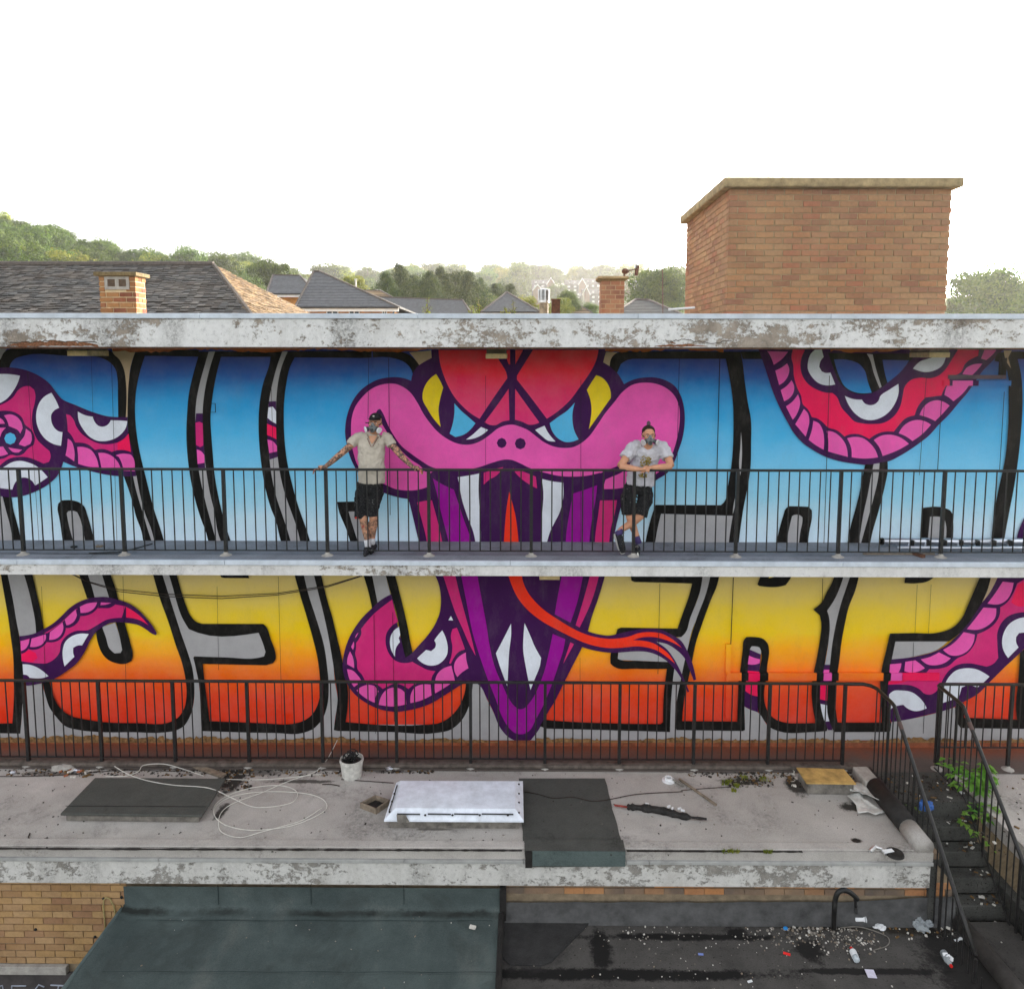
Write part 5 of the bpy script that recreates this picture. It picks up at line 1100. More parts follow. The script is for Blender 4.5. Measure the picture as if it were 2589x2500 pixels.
# hillside terraces far behind
M['farbrick'] = plain('red_brown_far_brick', (120, 96, 84), .9, .1, 1, bmp=0); M['farslate'] = plain('dark_far_tile_hanging', (84, 82, 84), .9, .12, 1, bmp=0)
def terrace(u0, u1, vb, vt, Y, n, gable, label):
    a, c = P(u0, vb, Y), P(u1, vt, Y); z0, z1 = a.z, c.z; Hh = z1-z0
    t = thing('hillside_terrace', label, 'house', ((a.x+c.x)/2, Y, z0))
    zb = min(terr(a.x, Y+4), terr(c.x, Y+4), z0)-3
    ez = z0+Hh*.62
    MB().box((a.x, Y, zb), (c.x, Y+9, ez)).build('wall', M['farslate'], t)
    MB().add([(a.x-.3, Y-.4, ez), (c.x+.3, Y-.4, ez), (c.x+.3, Y+4.5, z1), (a.x-.3, Y+4.5, z1), (c.x+.3, Y+9.4, ez), (a.x-.3, Y+9.4, ez)], [(0, 1, 2, 3), (3, 2, 4, 5), (1, 4, 2), (0, 3, 5)]).build('roof', M['farslate'], t)
    w = (c.x-a.x)/n
    for i in range(n):
        x = a.x+w*(i+.5)
        for lev in (.16, .42):
            z = z0+Hh*lev; hh = Hh*.11
            MB().box((x-w*.2, Y-.12, z), (x+w*.2, Y-.01, z+hh)).build('window', M['frame_w'], t)
        MB().box((x-w*.1, Y+.6, ez+Hh*.1), (x+w*.14, Y+1.4, ez+Hh*.2)).build('dormer_window', M['frame_w'], t)
    if gable:
        g = c.x-w*.9 if gable > 0 else a.x-w*.1
        MB().add([(g, Y-1, zb), (g+w, Y-1, zb), (g+w, Y-1, ez), (g, Y-1, ez), (g+w/2, Y-1, z1+Hh*.02), (g, Y, ez), (g+w, Y, ez), (g+w/2, Y+4, z1+Hh*.02), (g, Y, zb), (g+w, Y, zb)], [(0, 1, 2, 4, 3), (1, 9, 6, 2), (0, 3, 5, 8)]).build('gable_wall', M['farbrick'], t)
        MB().tube([(g-.3, Y-1.2, ez-.3), (g+w/2, Y-1.2, z1+Hh*.04), (g+w+.3, Y-1.2, ez-.3)], .22, 5).build('bargeboard', M['frame_w'], t)
for a_ in ((1345, 1400, 740, 705, 290, 3, 1, 'brick gabled terrace highest on the far hillside at its left end'), (1350, 1372, 752, 722, 270, 1, -1, 'brick gable just left above the louvred flue'),
           (1430, 1478, 742, 706, 300, 3, 1, 'dark terrace with white windows in the middle of the far hillside'), (1478, 1520, 742, 702, 310, 3, 0, 'dark terrace touching the red chimney cap, high on the hillside'),
           (1475, 1525, 772, 728, 260, 3, -1, 'lowest dark terrace with two rows of white windows left of the red chimney'), (1425, 1470, 766, 738, 270, 3, 0, 'dark terrace with white ground floor half hidden by trees'),
           (1575, 1640, 750, 706, 300, 3, -1, 'gabled terrace showing right of the red chimney')):
    terrace(*a_)
pl = MB().tube([P(1475, 800, 70), P(1475, 736, 70)], .09, 6); tag(pl.build('lamp_post', M['wire'], None), 'thin pale pole standing left of the red brick chimney', 'pole')
pl = MB().tube([P(900, 734, 60), P(899, 706, 60)], .07, 6).tube([P(896, 707, 60), P(903, 706, 60)], .04, 5); tag(pl.build('thin_mast', M['wire'], None), 'thin pale mast in front of the trees above the grey roofs', 'pole')
# ------------------------------------------------------------------ trees
def leafmat(name, cols):
    m, nt, b = newmat(name, .7, .2)
    g = nd(nt, 'ShaderNodeNewGeometry'); oi = nd(nt, 'ShaderNodeObjectInfo')
    tc = nd(nt, 'ShaderNodeTexCoord'); nn = mapr(nt, noise_n(nt, 7, 4, .6, coord=tc.outputs['Object']), .3, .7)
    c = ramp(nt, maths(nt, 'ADD', maths(nt, 'MULTIPLY', nn, .65), maths(nt, 'MULTIPLY', g.outputs['Random Per Island'], .35)), [(i/(len(cols)-1), x) for i, x in enumerate(cols)])
    hsn = nd(nt, 'ShaderNodeHueSaturation'); nt.links.new(c, hsn.inputs['Color']); nt.links.new(mapr(nt, oi.outputs['Random'], 0, 1, .75, 1.25), hsn.inputs['Value']); nt.links.new(mapr(nt, oi.outputs['Random'], 0, 1, .485, .515), hsn.inputs['Hue'])
    nt.links.new(hsn.outputs[0], b.inputs['Base Color'])
    tr = nd(nt, 'ShaderNodeBsdfTranslucent'); nt.links.new(hsn.outputs[0], tr.inputs['Color'])
    mx = nd(nt, 'ShaderNodeMixShader'); mx.inputs[0].default_value = .35
    nt.links.new(b.outputs[0], mx.inputs[1]); nt.links.new(tr.outputs[0], mx.inputs[2]); nt.links.new(mx.outputs[0], nt.nodes['Material Output'].inputs['Surface'])
    return m
M['leaf_a'] = leafmat('broadleaf_foliage', [(30, 48, 20), (60, 86, 30), (98, 122, 42), (112, 132, 48)])  # darkest greens paint the crowns' inner shadow into the leaf colour
M['leaf_b'] = leafmat('dark_evergreen_foliage', [(24, 38, 20), (42, 62, 28), (76, 92, 38), (96, 102, 44)])
M['leaf_c'] = leafmat('yellow_green_foliage', [(70, 88, 28), (110, 124, 42), (146, 150, 54), (158, 156, 60)])
M['bark'] = plain('tree_bark', (84, 72, 58), .9, .2, 8)
def crown_mesh(name, seed, lobes, nleaf, size, mat, conical=False):
    rng = random.Random(seed); mb = MB(); L = []
    for i in range(lobes):
        if conical:
            t = i/lobes; r = (1-t)*.42+.05; a = rng.uniform(0, 6.28); L.append((math.cos(a)*r*.6, math.sin(a)*r*.6, .12+t*.85, r*.8+.05, .12))
        else:
            a = rng.uniform(0, 6.28); rr_ = rng.uniform(.05, .38); z = rng.uniform(.3, .8); rad = rng.uniform(.08, .22)*(1.15-abs(z-.5)*.6)
            L.append((math.cos(a)*rr_*(1.25-z*.7), math.sin(a)*rr_*(1.25-z*.7), z, rad, rad*.8))
    for cx_, cy_, cz_, ra, rz in L:
        for k in range(nleaf//lobes):
            q = Vector((rng.gauss(0, 1), rng.gauss(0, 1), rng.gauss(0, 1))).normalized()
            q *= rng.uniform(.72, 1.08)
            c = Vector((cx_+q.x*ra, cy_+q.y*ra, cz_+q.z*rz))
            if c.z < .12: continue
            s_ = size*rng.uniform(.6, 1.5); n = (q+.5*Vector((rng.uniform(-1, 1), rng.uniform(-1, 1), rng.uniform(-.4, 1)))).normalized()
            t = n.orthogonal().normalized(); t = Matrix.Rotation(rng.uniform(0, 6.28), 3, n) @ t; b2 = n.cross(t)
            mb.add([c-t*s_, c-b2*s_*.5, c+t*s_, c+b2*s_*.5], [(0, 1, 2, 3)])
    return mb.mesh(name, mat)
def trunk_mesh(name, seed):
    rng = random.Random(seed); mb = MB(); mb.tube([(0, 0, -.1), (.01, 0, .2), (0, .01, .5), (.01, 0, .75)], [.035, .028, .02, .006], 7)
    for k in range(7):
        a = rng.uniform(0, 6.28); z = rng.uniform(.2, .5); mb.tube([(0, 0, z), (math.cos(a)*.15, math.sin(a)*.15, z+.15), (math.cos(a)*.27, math.sin(a)*.27, z+.27)], [.014, .009, .004], 5)
    return mb.mesh(name, M['bark'])
CR = {}
for i in range(4): CR['a%d' % i] = crown_mesh('crown', 100+i, 44, 11000, .017, M['leaf_a'])
for i in range(3): CR['b%d' % i] = crown_mesh('crown', 200+i, 30, 9000, .016, M['leaf_b'], i != 1)
for i in range(2): CR['c%d' % i] = crown_mesh('crown', 300+i, 38, 9000, .019, M['leaf_c'])
CR['n'] = crown_mesh('crown', 400, 70, 30000, .0115, M['leaf_a']); CR['n2'] = crown_mesh('crown', 401, 64, 26000, .0125, M['leaf_a'])
TR = [trunk_mesh('trunk', i) for i in range(2)]
def tree(kind, x, Y, z0, h, wid, label, group=None, name='tree', cat='tree'):
    t = thing(name, label, cat, (x, Y, z0), group)
    rz = random.uniform(0, 6.28)
    link('crown', CR[kind], t, loc=(x, Y, z0), rot=(0, 0, rz), scale=(wid, wid, h)); link('trunk', TR[0], t, loc=(x, Y, z0), rot=(0, 0, rz), scale=(wid, wid, h)); return t
def tree_px(kind, u, vt, wpx, Y, label, vb=None, name='broadleaf_tree', group=None):
    q = P(u, vt, Y); wid = wpx/FPX*Y*1.05; z0 = terr(q.x, Y) if Y > 55 else G0
    if vb is not None: z0 = P(u, vb, Y).z
    hc = min(wid*.95, (q.z-z0)); t = thing(name, label, 'tree', (q.x, Y, z0), group); rz = random.uniform(0, 6.28)
    link('crown', CR[kind], t, loc=(q.x, Y, q.z-hc*.97), rot=(0, 0, rz), scale=(wid, wid, hc)); hh = q.z-hc*.3-z0
    link('trunk', TR[1], t, loc=(q.x, Y, z0), rot=(0, 0, rz), scale=(wid*.9, wid*.9, hh)); return t
rng = random.Random(21)
g1 = 'trees of the wooded hillside at left'
def forest(u0, u1, Ya, Yb, kinds, label, group, ht=(7, 11), n=60, wmul=1.15):
    for i in range(n):
        Yv = rng.uniform(Ya, Yb); u = rng.uniform(u0, u1); x = (u-1327)/FPX*Yv
        h = rng.uniform(*ht); z0 = terr(x, Yv)
        vt = 897-(z0+h-H)/Yv*FPX
        tree(rng.choice(kinds), x, Yv, z0-.5, h, h*rng.uniform(.85, 1.1)*wmul, label, group, 'broadleaf_tree')
forest(-220, 480, 95, 192, ['a0', 'a1', 'a2', 'a3', 'c0', 'b1', 'a0', 'a2'], 'green tree in the dense wood covering the hill behind the dark tiled roof', g1, n=135)
forest(430, 800, 120, 300, ['a0', 'a1', 'a3', 'c1'], 'pale green tree on the lower ridge above the brown hip and grey roofs', 'trees on the low ridge left of centre', (8, 12), n=40)
forest(820, 1340, 240, 425, ['a1', 'a2', 'c0', 'a3'], 'hazy tree on the far hillside behind the terraces', 'hazy trees on the far hillside', (9, 15), n=80)
forest(1340, 1800, 335, 425, ['a1', 'a2', 'c0', 'a3'], 'hazy tree on the far hillside behind the terraces', 'hazy trees on the far hillside', (9, 14), n=60)
forest(1350, 1560, 120, 190, ['a1', 'c0', 'c1', 'a3'], 'light green tree standing below the hillside terraces', 'trees below the hillside terraces', (5, 8), n=20)
for u, vt, w_ in ((1412, 712, 50), (1425, 730, 36), (1450, 745, 34), (1395, 722, 40)): tree_px('a1', u, vt, w_*1.3, 240, 'pale tree standing between the left and middle hillside terraces', group='trees between the terraces')
forest(1750, 2800, 240, 425, ['a1', 'a2', 'a3'], 'distant tree behind the brick housing', 'hazy trees far behind the brick housing', (8, 12), n=40)
# single trees one can point to
for a_ in (('a0', 165, 572, 66, 170, 'round dark tree on the skyline of the wooded hill at left'), ('a2', 125, 566, 40, 172, 'thin open topped tree left of the round dark tree on the wooded hill skyline'),
           ('a1', 560, 634, 120, 150, 'wide pale green tree on the skyline behind the end of the dark ridge'), ('a3', 432, 652, 34, 150, 'small lone tree on the skyline left of the white roof rods'),
           ('a3', 690, 647, 125, 110, 'big rounded green tree right behind the brown hip of the tiled roof'), ('a0', 640, 662, 50, 120, 'small bushy tree between the two big skyline trees'),
           ('c0', 895, 690, 90, 80, 'light green tree behind the thin pale mast')):
    tree_px(*a_)
for i, (u, vt, w_) in enumerate(((975, 692, 60), (1010, 672, 62), (1045, 684, 70), (1085, 690, 62), (1115, 680, 60), (1150, 676, 66), (1185, 690, 60), (1215, 708, 56), (1255, 708, 50), (1290, 722, 50))):
    tree_px(('b0', 'b2', 'b1')[i % 3], u, vt, w_*1.5, 66+i % 3*3, ['leftmost', 'second', 'third', 'fourth', 'fifth', 'middle tall', 'seventh', 'eighth', 'ninth', 'rightmost and lowest'][i]+' dark evergreen in the row behind the long low grey roof', name='evergreen_tree', group='dark evergreens behind the low roofs')
for i, (u, vt, w_) in enumerate(((1330, 742, 60), (1420, 745, 44), (1440, 730, 50), (1395, 760, 60), (1300, 748, 60), (1490, 762, 40), (1240, 745, 60))):
    tree_px(('c0', 'c1', 'a1')[i % 3], u, vt, w_*1.5, 58+i*2, 'yellow-green bushy tree '+['left of the louvred flue', 'right above the brown stack', 'right of the brown stack', 'low behind the brown stack', 'above the pyramid roof', 'between pale pole and brown stack', 'left of the pyramid roof'][i], name='bushy_tree', group='yellow-green trees behind the flue')
tree_px('n', 1668, 660, 200, 70, 'large leafy tree just left of the big brick housing')
tree_px('n2', 2512, 652, 270, 75, 'large backlit tree to the right of the brick housing')
tree_px('n', 2610, 690, 160, 78, 'tree cut by the right picture edge behind the canopy')
tree_px('a1', 2418, 738, 80, 80, 'low tree in the gap between brick housing and the backlit tree')
# ------------------------------------------------------------------ the two men
def skinmat(name, base, tat_x=None):
    m, nt, b = newmat(name, .55, .35); b.inputs['Subsurface Weight'].default_value = .12; b.inputs['Subsurface Radius'].default_value = (.01, .004, .002)
    c = ramp(nt, noise_n(nt, 14, 5, .6), [(.3, tuple(x*.9 for x in base)), (.7, base)])
    if tat_x:
        xa, xb, zlow = tat_x; s_ = posz(nt)
        f = maths(nt, 'MAXIMUM', mapr(nt, s_[0], xa, xa-.02), mapr(nt, s_[0], xb, xb+.02)); f = maths(nt, 'MAXIMUM', f, maths(nt, 'MULTIPLY', mapr(nt, s_[2], zlow+.01, zlow), .75))
        n1 = mapr(nt, noise_n(nt, 17, 6, .7, dist=1.2), .47, .5); n2 = mapr(nt, noise_n(nt, 40, 4, .7), .4, .5)
        c = mixc(nt, maths(nt, 'MULTIPLY', maths(nt, 'MULTIPLY', f, n1), maths(nt, 'ADD', maths(nt, 'MULTIPLY', n2, .4), .5)), c, (42, 52, 54))
        n3 = mapr(nt, noise_n(nt, 11, 3, .5), .64, .67); c = mixc(nt, maths(nt, 'MULTIPLY', f, maths(nt, 'MULTIPLY', n3, .8)), c, (186, 62, 54))
    nt.links.new(c, b.inputs['Base Color']); return m
def cloth(name, c, spots=None, wr=.5):
    m, nt, b = newmat(name, .9, .15)
    cc = ramp(nt, noise_n(nt, 9, 6, .6), [(.3, tuple(x*.88 for x in c)), (.7, c)])
    if spots:
        cc = mixc(nt, mapr(nt, noise_n(nt, 42, 3, .75, dist=.4), .665, .69), cc, spots)
        cc = mixc(nt, mapr(nt, noise_n(nt, 110, 2, .6), .67, .7, 0, .8), cc, spots)
    nt.links.new(cc, b.inputs['Base Color'])
    bump(nt, b, maths(nt, 'ADD', noise_n(nt, 7, 5, .6, sc3=(1.6, 1, .7), dist=1.2), maths(nt, 'MULTIPLY', noise_n(nt, 300, 2), .06)), wr, .05); return m
def remesh(o, vox, sm=2):
    r = o.modifiers.new('remesh', 'REMESH'); r.mode = 'VOXEL'; r.voxel_size = vox; r.use_smooth_shade = True
    if sm: s_ = o.modifiers.new('smooth', 'SMOOTH'); s_.iterations = sm; s_.factor = .5
    return o
def wrinkle(o, amp, size):
    t = bpy.data.textures.new('folds', 'CLOUDS'); t.noise_scale = size; t.noise_depth = 2
    d = o.modifiers.new('folds', 'DISPLACE'); d.texture = t; d.strength = amp; d.mid_level = .5; d.texture_coords = 'GLOBAL'
def V(*a): return Vector(a)
def man(ox, oy, k):
    def Q(x, y, Y): return P(ox+x/k, oy+y/k, Y)
    return Q
def hand_over(mb, wrist, palm, side, spread, n=4):
    """palm resting on the rail, fingers curling over its front edge"""
    mb.tube([wrist, wrist.lerp(palm, .6), palm], [(.022, .027), (.018, .038), (.016, .04)], 10)
    d = (palm-wrist).normalized(); lens = (.066, .076, .07, .056)
    for i in range(n):
        k0 = palm + spread*(i-1.5)*.021 + d*.012
        L_ = lens[i]
        mb.tube([k0-d*.02, k0+d*L_*.35+V(0, -.012, .004), k0+d*L_*.6+V(0, -.03, -.012), k0+d*L_*.7+V(0, -.036, -.012-L_*.5)], [.0095, .009, .0083, .006], 8)
    th = palm - spread*.04 - d*.03
    mb.tube([th, th-spread*.02+V(0, -.02, 0), th-spread*.028+d*.02+V(0, -.03, -.02)], [.011, .0095, .007], 8)
def head(mb, c, s=1.0, tilt=0, yaw=0):
    Rm = Matrix.Rotation(yaw, 3, 'Z') @ Matrix.Rotation(tilt, 3, 'Y')
    def h(x, y, z): return c + Rm @ (V(x, y, z)*s)
    def bl(x, y, z, a, b_, d_):
        t = MB().ball((0, 0, 0), a*s, b_*s, d_*s, 16, 12)
        mb.add([h(x, y, z)+Rm @ Vector(q) for q in t.v], t.f)
    bl(0, .012, .035, .077, .095, .092); bl(0, -.012, -.045, .06, .072, .075); bl(0, -.03, -.085, .038, .04, .03)
    bl(0, -.088, .0, .011, .012, .024); bl(0, -.097, -.022, .016, .014, .012)
    bl(-.08, .01, -.01, .01, .018, .032); bl(.08, .01, -.01, .01, .018, .032)
    bl(-.032, -.078, .03, .03, .012, .009); bl(.032, -.078, .03, .03, .012, .009)      # brow ridge
    bl(-.045, -.062, -.025, .024, .02, .02); bl(.045, -.062, -.025, .024, .02, .02)    # cheeks
    return h, Rm
def face_bits(t, h, s, skin):
    for sx in (-1, 1):
        e = MB(); q = h(sx*.032, -.078, .008); e.ball(q, .0125*s, .006*s, .0055*s, 10, 6); eo = e.build('eye', M['frame_w'], t, smooth=True)
        q = h(sx*.032, -.0838, .008); MB().ball(q, .0055*s, .002*s, .005*s, 8, 5).build('iris', M['black'], eo)
        MB().tube([h(sx*.014, -.086, .024), h(sx*.033, -.092, .03), h(sx*.052, -.08, .026)], [.003*s, .0045*s, .0025*s], 6).build('eyebrow', M['hair'], t)
def respirator(t, h, Rm, s, col):
    m1 = plain('grey_rubber_mask', (112, 116, 118), .5, .1, 20); md = plain('dark_mask_valve', (66, 70, 72), .5, .1, 20)
    mk = MB(); mk.ball(h(0, -.096, -.05), .042*s, .034*s, .05*s, 14, 10); mk.ball(h(0, -.102, -.012), .02*s, .02*s, .035*s, 10, 8); mk.ball(h(0, -.11, -.088), .032*s, .026*s, .026*s, 10, 8)
    mk.tube([h(-.05, -.085, -.055), h(.05, -.085, -.055)], .026*s, 10)
    mo = mk.build('respirator_mask', m1, t); remesh(mo, .006, 2)
    dn = (Rm @ V(0, -1, -.25)).normalized()
    MB().tube([h(0, -.132, -.072), h(0, -.132, -.072)+dn*.016], .021*s, 14).build('exhale_valve', md, mo)
    MB().tube([h(-.012, -.128, -.035), h(0, -.13, -.02), h(.012, -.128, -.035)], .006*s, 6).build('mask_bridge', md, mo)
    for sx in (-1, 1):
        d = (Rm @ V(sx*.8, -.5, -.25)).normalized(); c0 = h(sx*.058, -.092, -.066)
        f = MB().tube([c0-d*.004, c0+d*.03], .03*s, 14).build('filter_holder', md, mo)
        MB().tube([c0+d*.031, c0+d*.048], .041*s, 18).build('filter_disc', col, mo, bevel=.004)
        MB().tube([h(sx*.05, -.085, -.03), h(sx*.08, -.03, .0), h(sx*.088, .03, .02)], .005*s, 6).build('strap', M['black'], mo)
M['hair'] = plain('dark_brown_hair', (42, 32, 26), .7, .25, 60)
M['sock_w'] = cloth('white_sock', (226, 226, 232)); M['shoe_d'] = cloth('paint_flecked_dark_shoe', (44, 44, 48), (150, 150, 152), .2); M['sole'] = plain('pale_shoe_sole', (196, 196, 190), .7, .1, 20)
def shoe(t, heel, toe, mat, solem, up=.0, w=.046):
    d = (toe-heel); L_ = d.length; d.normalize(); n = V(0, 0, 1); n = (n-d*n.dot(d)).normalized()
    o = MB().tube([heel-d*.01+n*.06, heel+d*L_*.25+n*.062, heel+d*L_*.5+n*.05, heel+d*L_*.78+n*.036, toe+n*.028], [(.04, w*.8), (.052, w*.9), (.046, w), (.034, w*1.08), (.022, w*.7)], 14)
    for q in range(3): pass
    so_ = o.build('shoe', mat, t, smooth=True); remesh(so_, .007, 2)
    MB().tube([heel-d*.02+n*.014, heel+d*L_*.3+n*.014, heel+d*L_*.75+n*.014, toe+d*.012+n*.016], [(.016, w*.8), (.016, w*.85), (.016, w*1.12), (.014, w*.7)], 14).build('sole', solem, so_, smooth=True)
    for k in range(4): c = heel+d*L_*(.36+.1*k)+n*(.105-.012*k); s_ = d.cross(n); MB().tube([c-s_*.022, c+n*.004, c+s_*.022], .003, 5).build('lace', M['wire'] if k % 2 else M['black'], so_)
# --- man on the left: polo shirt, cap, both arms spread along the rail
Q = man(780, 1030, 4.73)
yt_ = 9.76
t1 = thing('person', 'person in beige polo, black cap and respirator, tattooed arms spread along the upper railing', 'person', (Q(720, 1700, 9.55).x, 9.6, zU))
cx_ = Q(755, 600, yt_).x
sk1 = skinmat('tattooed_skin', (206, 152, 122), (Q(540, 400, yt_).x, Q(975, 400, yt_).x, Q(700, 1345, 9.65).z))
b1 = MB()
hc1 = Q(797, 190, 9.70); h1, R1 = head(b1, hc1, 1.0, R(3), R(-6))
b1.tube([Q(768, 400, yt_), Q(778, 330, yt_-.01), Q(790, 250, yt_-.03)], [(.07, .075), (.058, .062), (.055, .058)], 14)
b1.tube([Q(745, 930, yt_+.02), Q(750, 700, yt_), Q(760, 480, yt_), Q(765, 370, yt_)], [(.1, .14), (.1, .145), (.1, .16), (.07, .1)], 16)
for pts, rr_ in (((Q(600, 340, yt_), Q(520, 440, 9.72), Q(370, 570, 9.66), Q(275, 650, 9.6), Q(195, 715, 9.53)), (.045, .048, .042, .036, .026)),
                 ((Q(930, 340, yt_), Q(1010, 460, 9.72), Q(1110, 580, 9.66), Q(1180, 650, 9.6), Q(1255, 722, 9.54)), (.045, .047, .041, .035, .026))):
    b1.tube(pts, list(rr_), 12)
wl, pl_ = Q(200, 712, 9.53), Q(120, 732, 9.5); hand_over(b1, wl, pl_, -1, V(-.35, .9, 0).normalized())
wr_, pr_ = Q(1250, 718, 9.54), Q(1320, 738, 9.5); hand_over(b1, wr_, pr_, 1, V(.3, .9, 0).normalized())
kn1, an1 = Q(655, 1330, 9.66), Q(700, 1600, 9.62); kn2, an2 = Q(775, 1320, 9.66), Q(762, 1580, 9.7)
for kn, an, hip, md_ in ((kn1, an1, Q(665, 980, yt_+.02), Q(630, 1200, 9.73)), (kn2, an2, Q(800, 980, yt_+.02), Q(768, 1200, 9.73))):
    b1.tube([hip, md_, kn, kn.lerp(an, .35)+V(0, .02, 0), an+V(0, .01, .02), an-V(0, 0, .05)], [.06, .05, .054, .056, .036, .034], 12)
bo = b1.build('body', sk1, t1, smooth=True); remesh(bo, .0055, 2)
face_bits(t1, h1, 1.0, sk1)
respirator(t1, h1, R1, 1.0, M['white_pl'])
polo = cloth('beige_polo_cotton', (206, 196, 182), wr=.45)
s1 = MB()
s1.tube([Q(757, 900, yt_-.01), Q(757, 820, yt_-.01), Q(752, 650, yt_), Q(752, 500, yt_), Q(755, 410, yt_), Q(765, 345, yt_), Q(775, 305, yt_)], [(.125, .175), (.125, .178), (.12, .172), (.12, .178), (.11, .185), (.09, .17), (.06, .09)], 22)
s1.tube([Q(665, 345, yt_), Q(600, 360, yt_), Q(540, 405, 9.74), Q(505, 450, 9.72)], [.066, .072, .069, .065], 16)
s1.tube([Q(875, 345, yt_), Q(928, 360, yt_), Q(975, 410, 9.74), Q(998, 455, 9.72)], [.066, .072, .068, .064], 16)
so1 = s1.build('polo_shirt', polo, t1, smooth=True); remesh(so1, .008, 3); wrinkle(so1, .03, .07)
trim = cloth('dark_red_trim', (120, 62, 58))
col_ = MB(); c0 = Q(766, 345, yt_-.06)
for sx, tip in ((-1, Q(705, 365, yt_-.15)), (1, Q(842, 345, yt_-.15))):
    nk = Q(768, 318, yt_+.06); sd_ = Q(768+sx*75, 320, yt_-.02); col_.add([nk+V(0, 0, .02), sd_+V(0, 0, .025), tip, sd_.lerp(tip, .6)+V(-sx*.035, -.02, -.005), sd_+V(-sx*.012, -.01, -.012)], [(0, 1, 2, 3, 4)])
    col_.tube([Q(768, 300, yt_+.06), Q(768+sx*62, 305, yt_-.0), Q(768+sx*68, 345, yt_-.09), tip], .009, 6)
co = col_.build('collar', polo, so1, smooth=True)
MB().tube([Q(700, 362, yt_-.13), Q(745, 465, yt_-.142), Q(762, 470, yt_-.144)], .004, 5).tube([Q(838, 350, yt_-.13), Q(768, 468, yt_-.144)], .004, 5).build('placket_edge', trim, so1)
MB().add([Q(718, 340, yt_-.128), Q(824, 335, yt_-.128), Q(790, 400, yt_-.135), Q(758, 438, yt_-.138), Q(738, 405, yt_-.135)], [(0, 4, 3, 2, 1)]).build('open_neck', sk1, so1)
MB().lathe(tuple(Q(836, 443, yt_-.125)), [(.001, 0), (.011, 0), (.011, .003)], 10).build('chest_emblem', M['black'], so1)
shm = cloth('paint_splashed_black_shorts', (42, 42, 44), (150, 152, 150), .8)
p1_ = MB()
p1_.tube([Q(748, 885, yt_), Q(735, 950, yt_), Q(735, 1010, yt_)], [(.12, .155), (.125, .18), (.12, .175)], 20)
p1_.tube([Q(650, 1000, yt_), Q(632, 1120, 9.73), Q(628, 1250, 9.7), Q(622, 1325, 9.69)], [(.1, .1), (.095, .088), (.09, .082), (.09, .08)], 16)
p1_.tube([Q(818, 1000, yt_), Q(780, 1120, 9.73), Q(762, 1240, 9.7), Q(757, 1305, 9.69)], [(.1, .1), (.095, .09), (.088, .08), (.088, .078)], 16)
po1 = p1_.build('shorts', shm, t1, smooth=True); remesh(po1, .009, 2); wrinkle(po1, .025, .07)
MB().obox(Q(580, 1120, 9.68), .05, .12, .13).build('side_pocket', shm, po1, bevel=.01)
MB().obox(Q(577, 1320, 9.61), .045, .03, .02).build('red_hem_tag', plain('red_fabric_tag', (190, 48, 40), .8, .1, 10), po1)
MB().box((Q(740, 905, yt_).x-.15, yt_-.13, Q(740, 907, yt_).z-.016), (Q(740, 905, yt_).x+.15, yt_-.1, Q(740, 907, yt_).z+.012)).build('belt', M['black'], po1)
for an, kn in ((an1, kn1), (an2, kn2)):
    d = (an-kn).normalized(); MB().tube([an-d*.02, an+d*.02, an+d*.09], [.041, .041, .044], 12).build('sock', M['sock_w'], t1, smooth=True)
shoe(t1, V(an1.x+.015, 9.66, zU), V(Q(675, 1785, 9.45).x, 9.44, zU), M['shoe_d'], M['black'])
shoe(t1, V(an2.x+.01, 9.76, zU), V(Q(735, 1740, 9.5).x, 9.56, zU), M['shoe_d'], M['black'])
cp = MB(); cc0 = h1(0, .016, .062); cp.ball(cc0, .084, .1, .075, 18, 12)
cp.v = [(x, y, max(z, cc0.z+.005)) for x, y, z in cp.v]
cpo = cp.build('cap', plain('black_cotton_cap', (34, 34, 38), .85, .15, 20), t1, smooth=True)
bm2 = MB(); br = []
for k in range(13):
    a = math.pi*(1.12+.76*k/12); br.append(h1(math.cos(a)*.078, math.sin(a)*.096+.016, .07)); 
for k in range(13):
    a = math.pi*(1.1+.8*k/12); br.append(h1(math.cos(a)*.085, math.sin(a)*.15+.016, .056))
bm2.add(br+[q-V(0, 0, .006) for q in br], [(i, 13+i, 14+i, i+1) for i in range(12)]+[(26+i, 27+i, 40+i, 39+i) for i in range(12)]+[(13+i, 39+i, 40+i, 14+i) for i in range(12)])
bm2.build('cap_brim', M['black'], cpo); MB().ball(h1(.0, -.082, .1), .014, .004, .008, 8, 6).build('cap_badge', M['wire'], cpo)
MB().obox(h1(-.105, 0, .0), .05, .012, .014).build('strap_end', M['black'], t1)
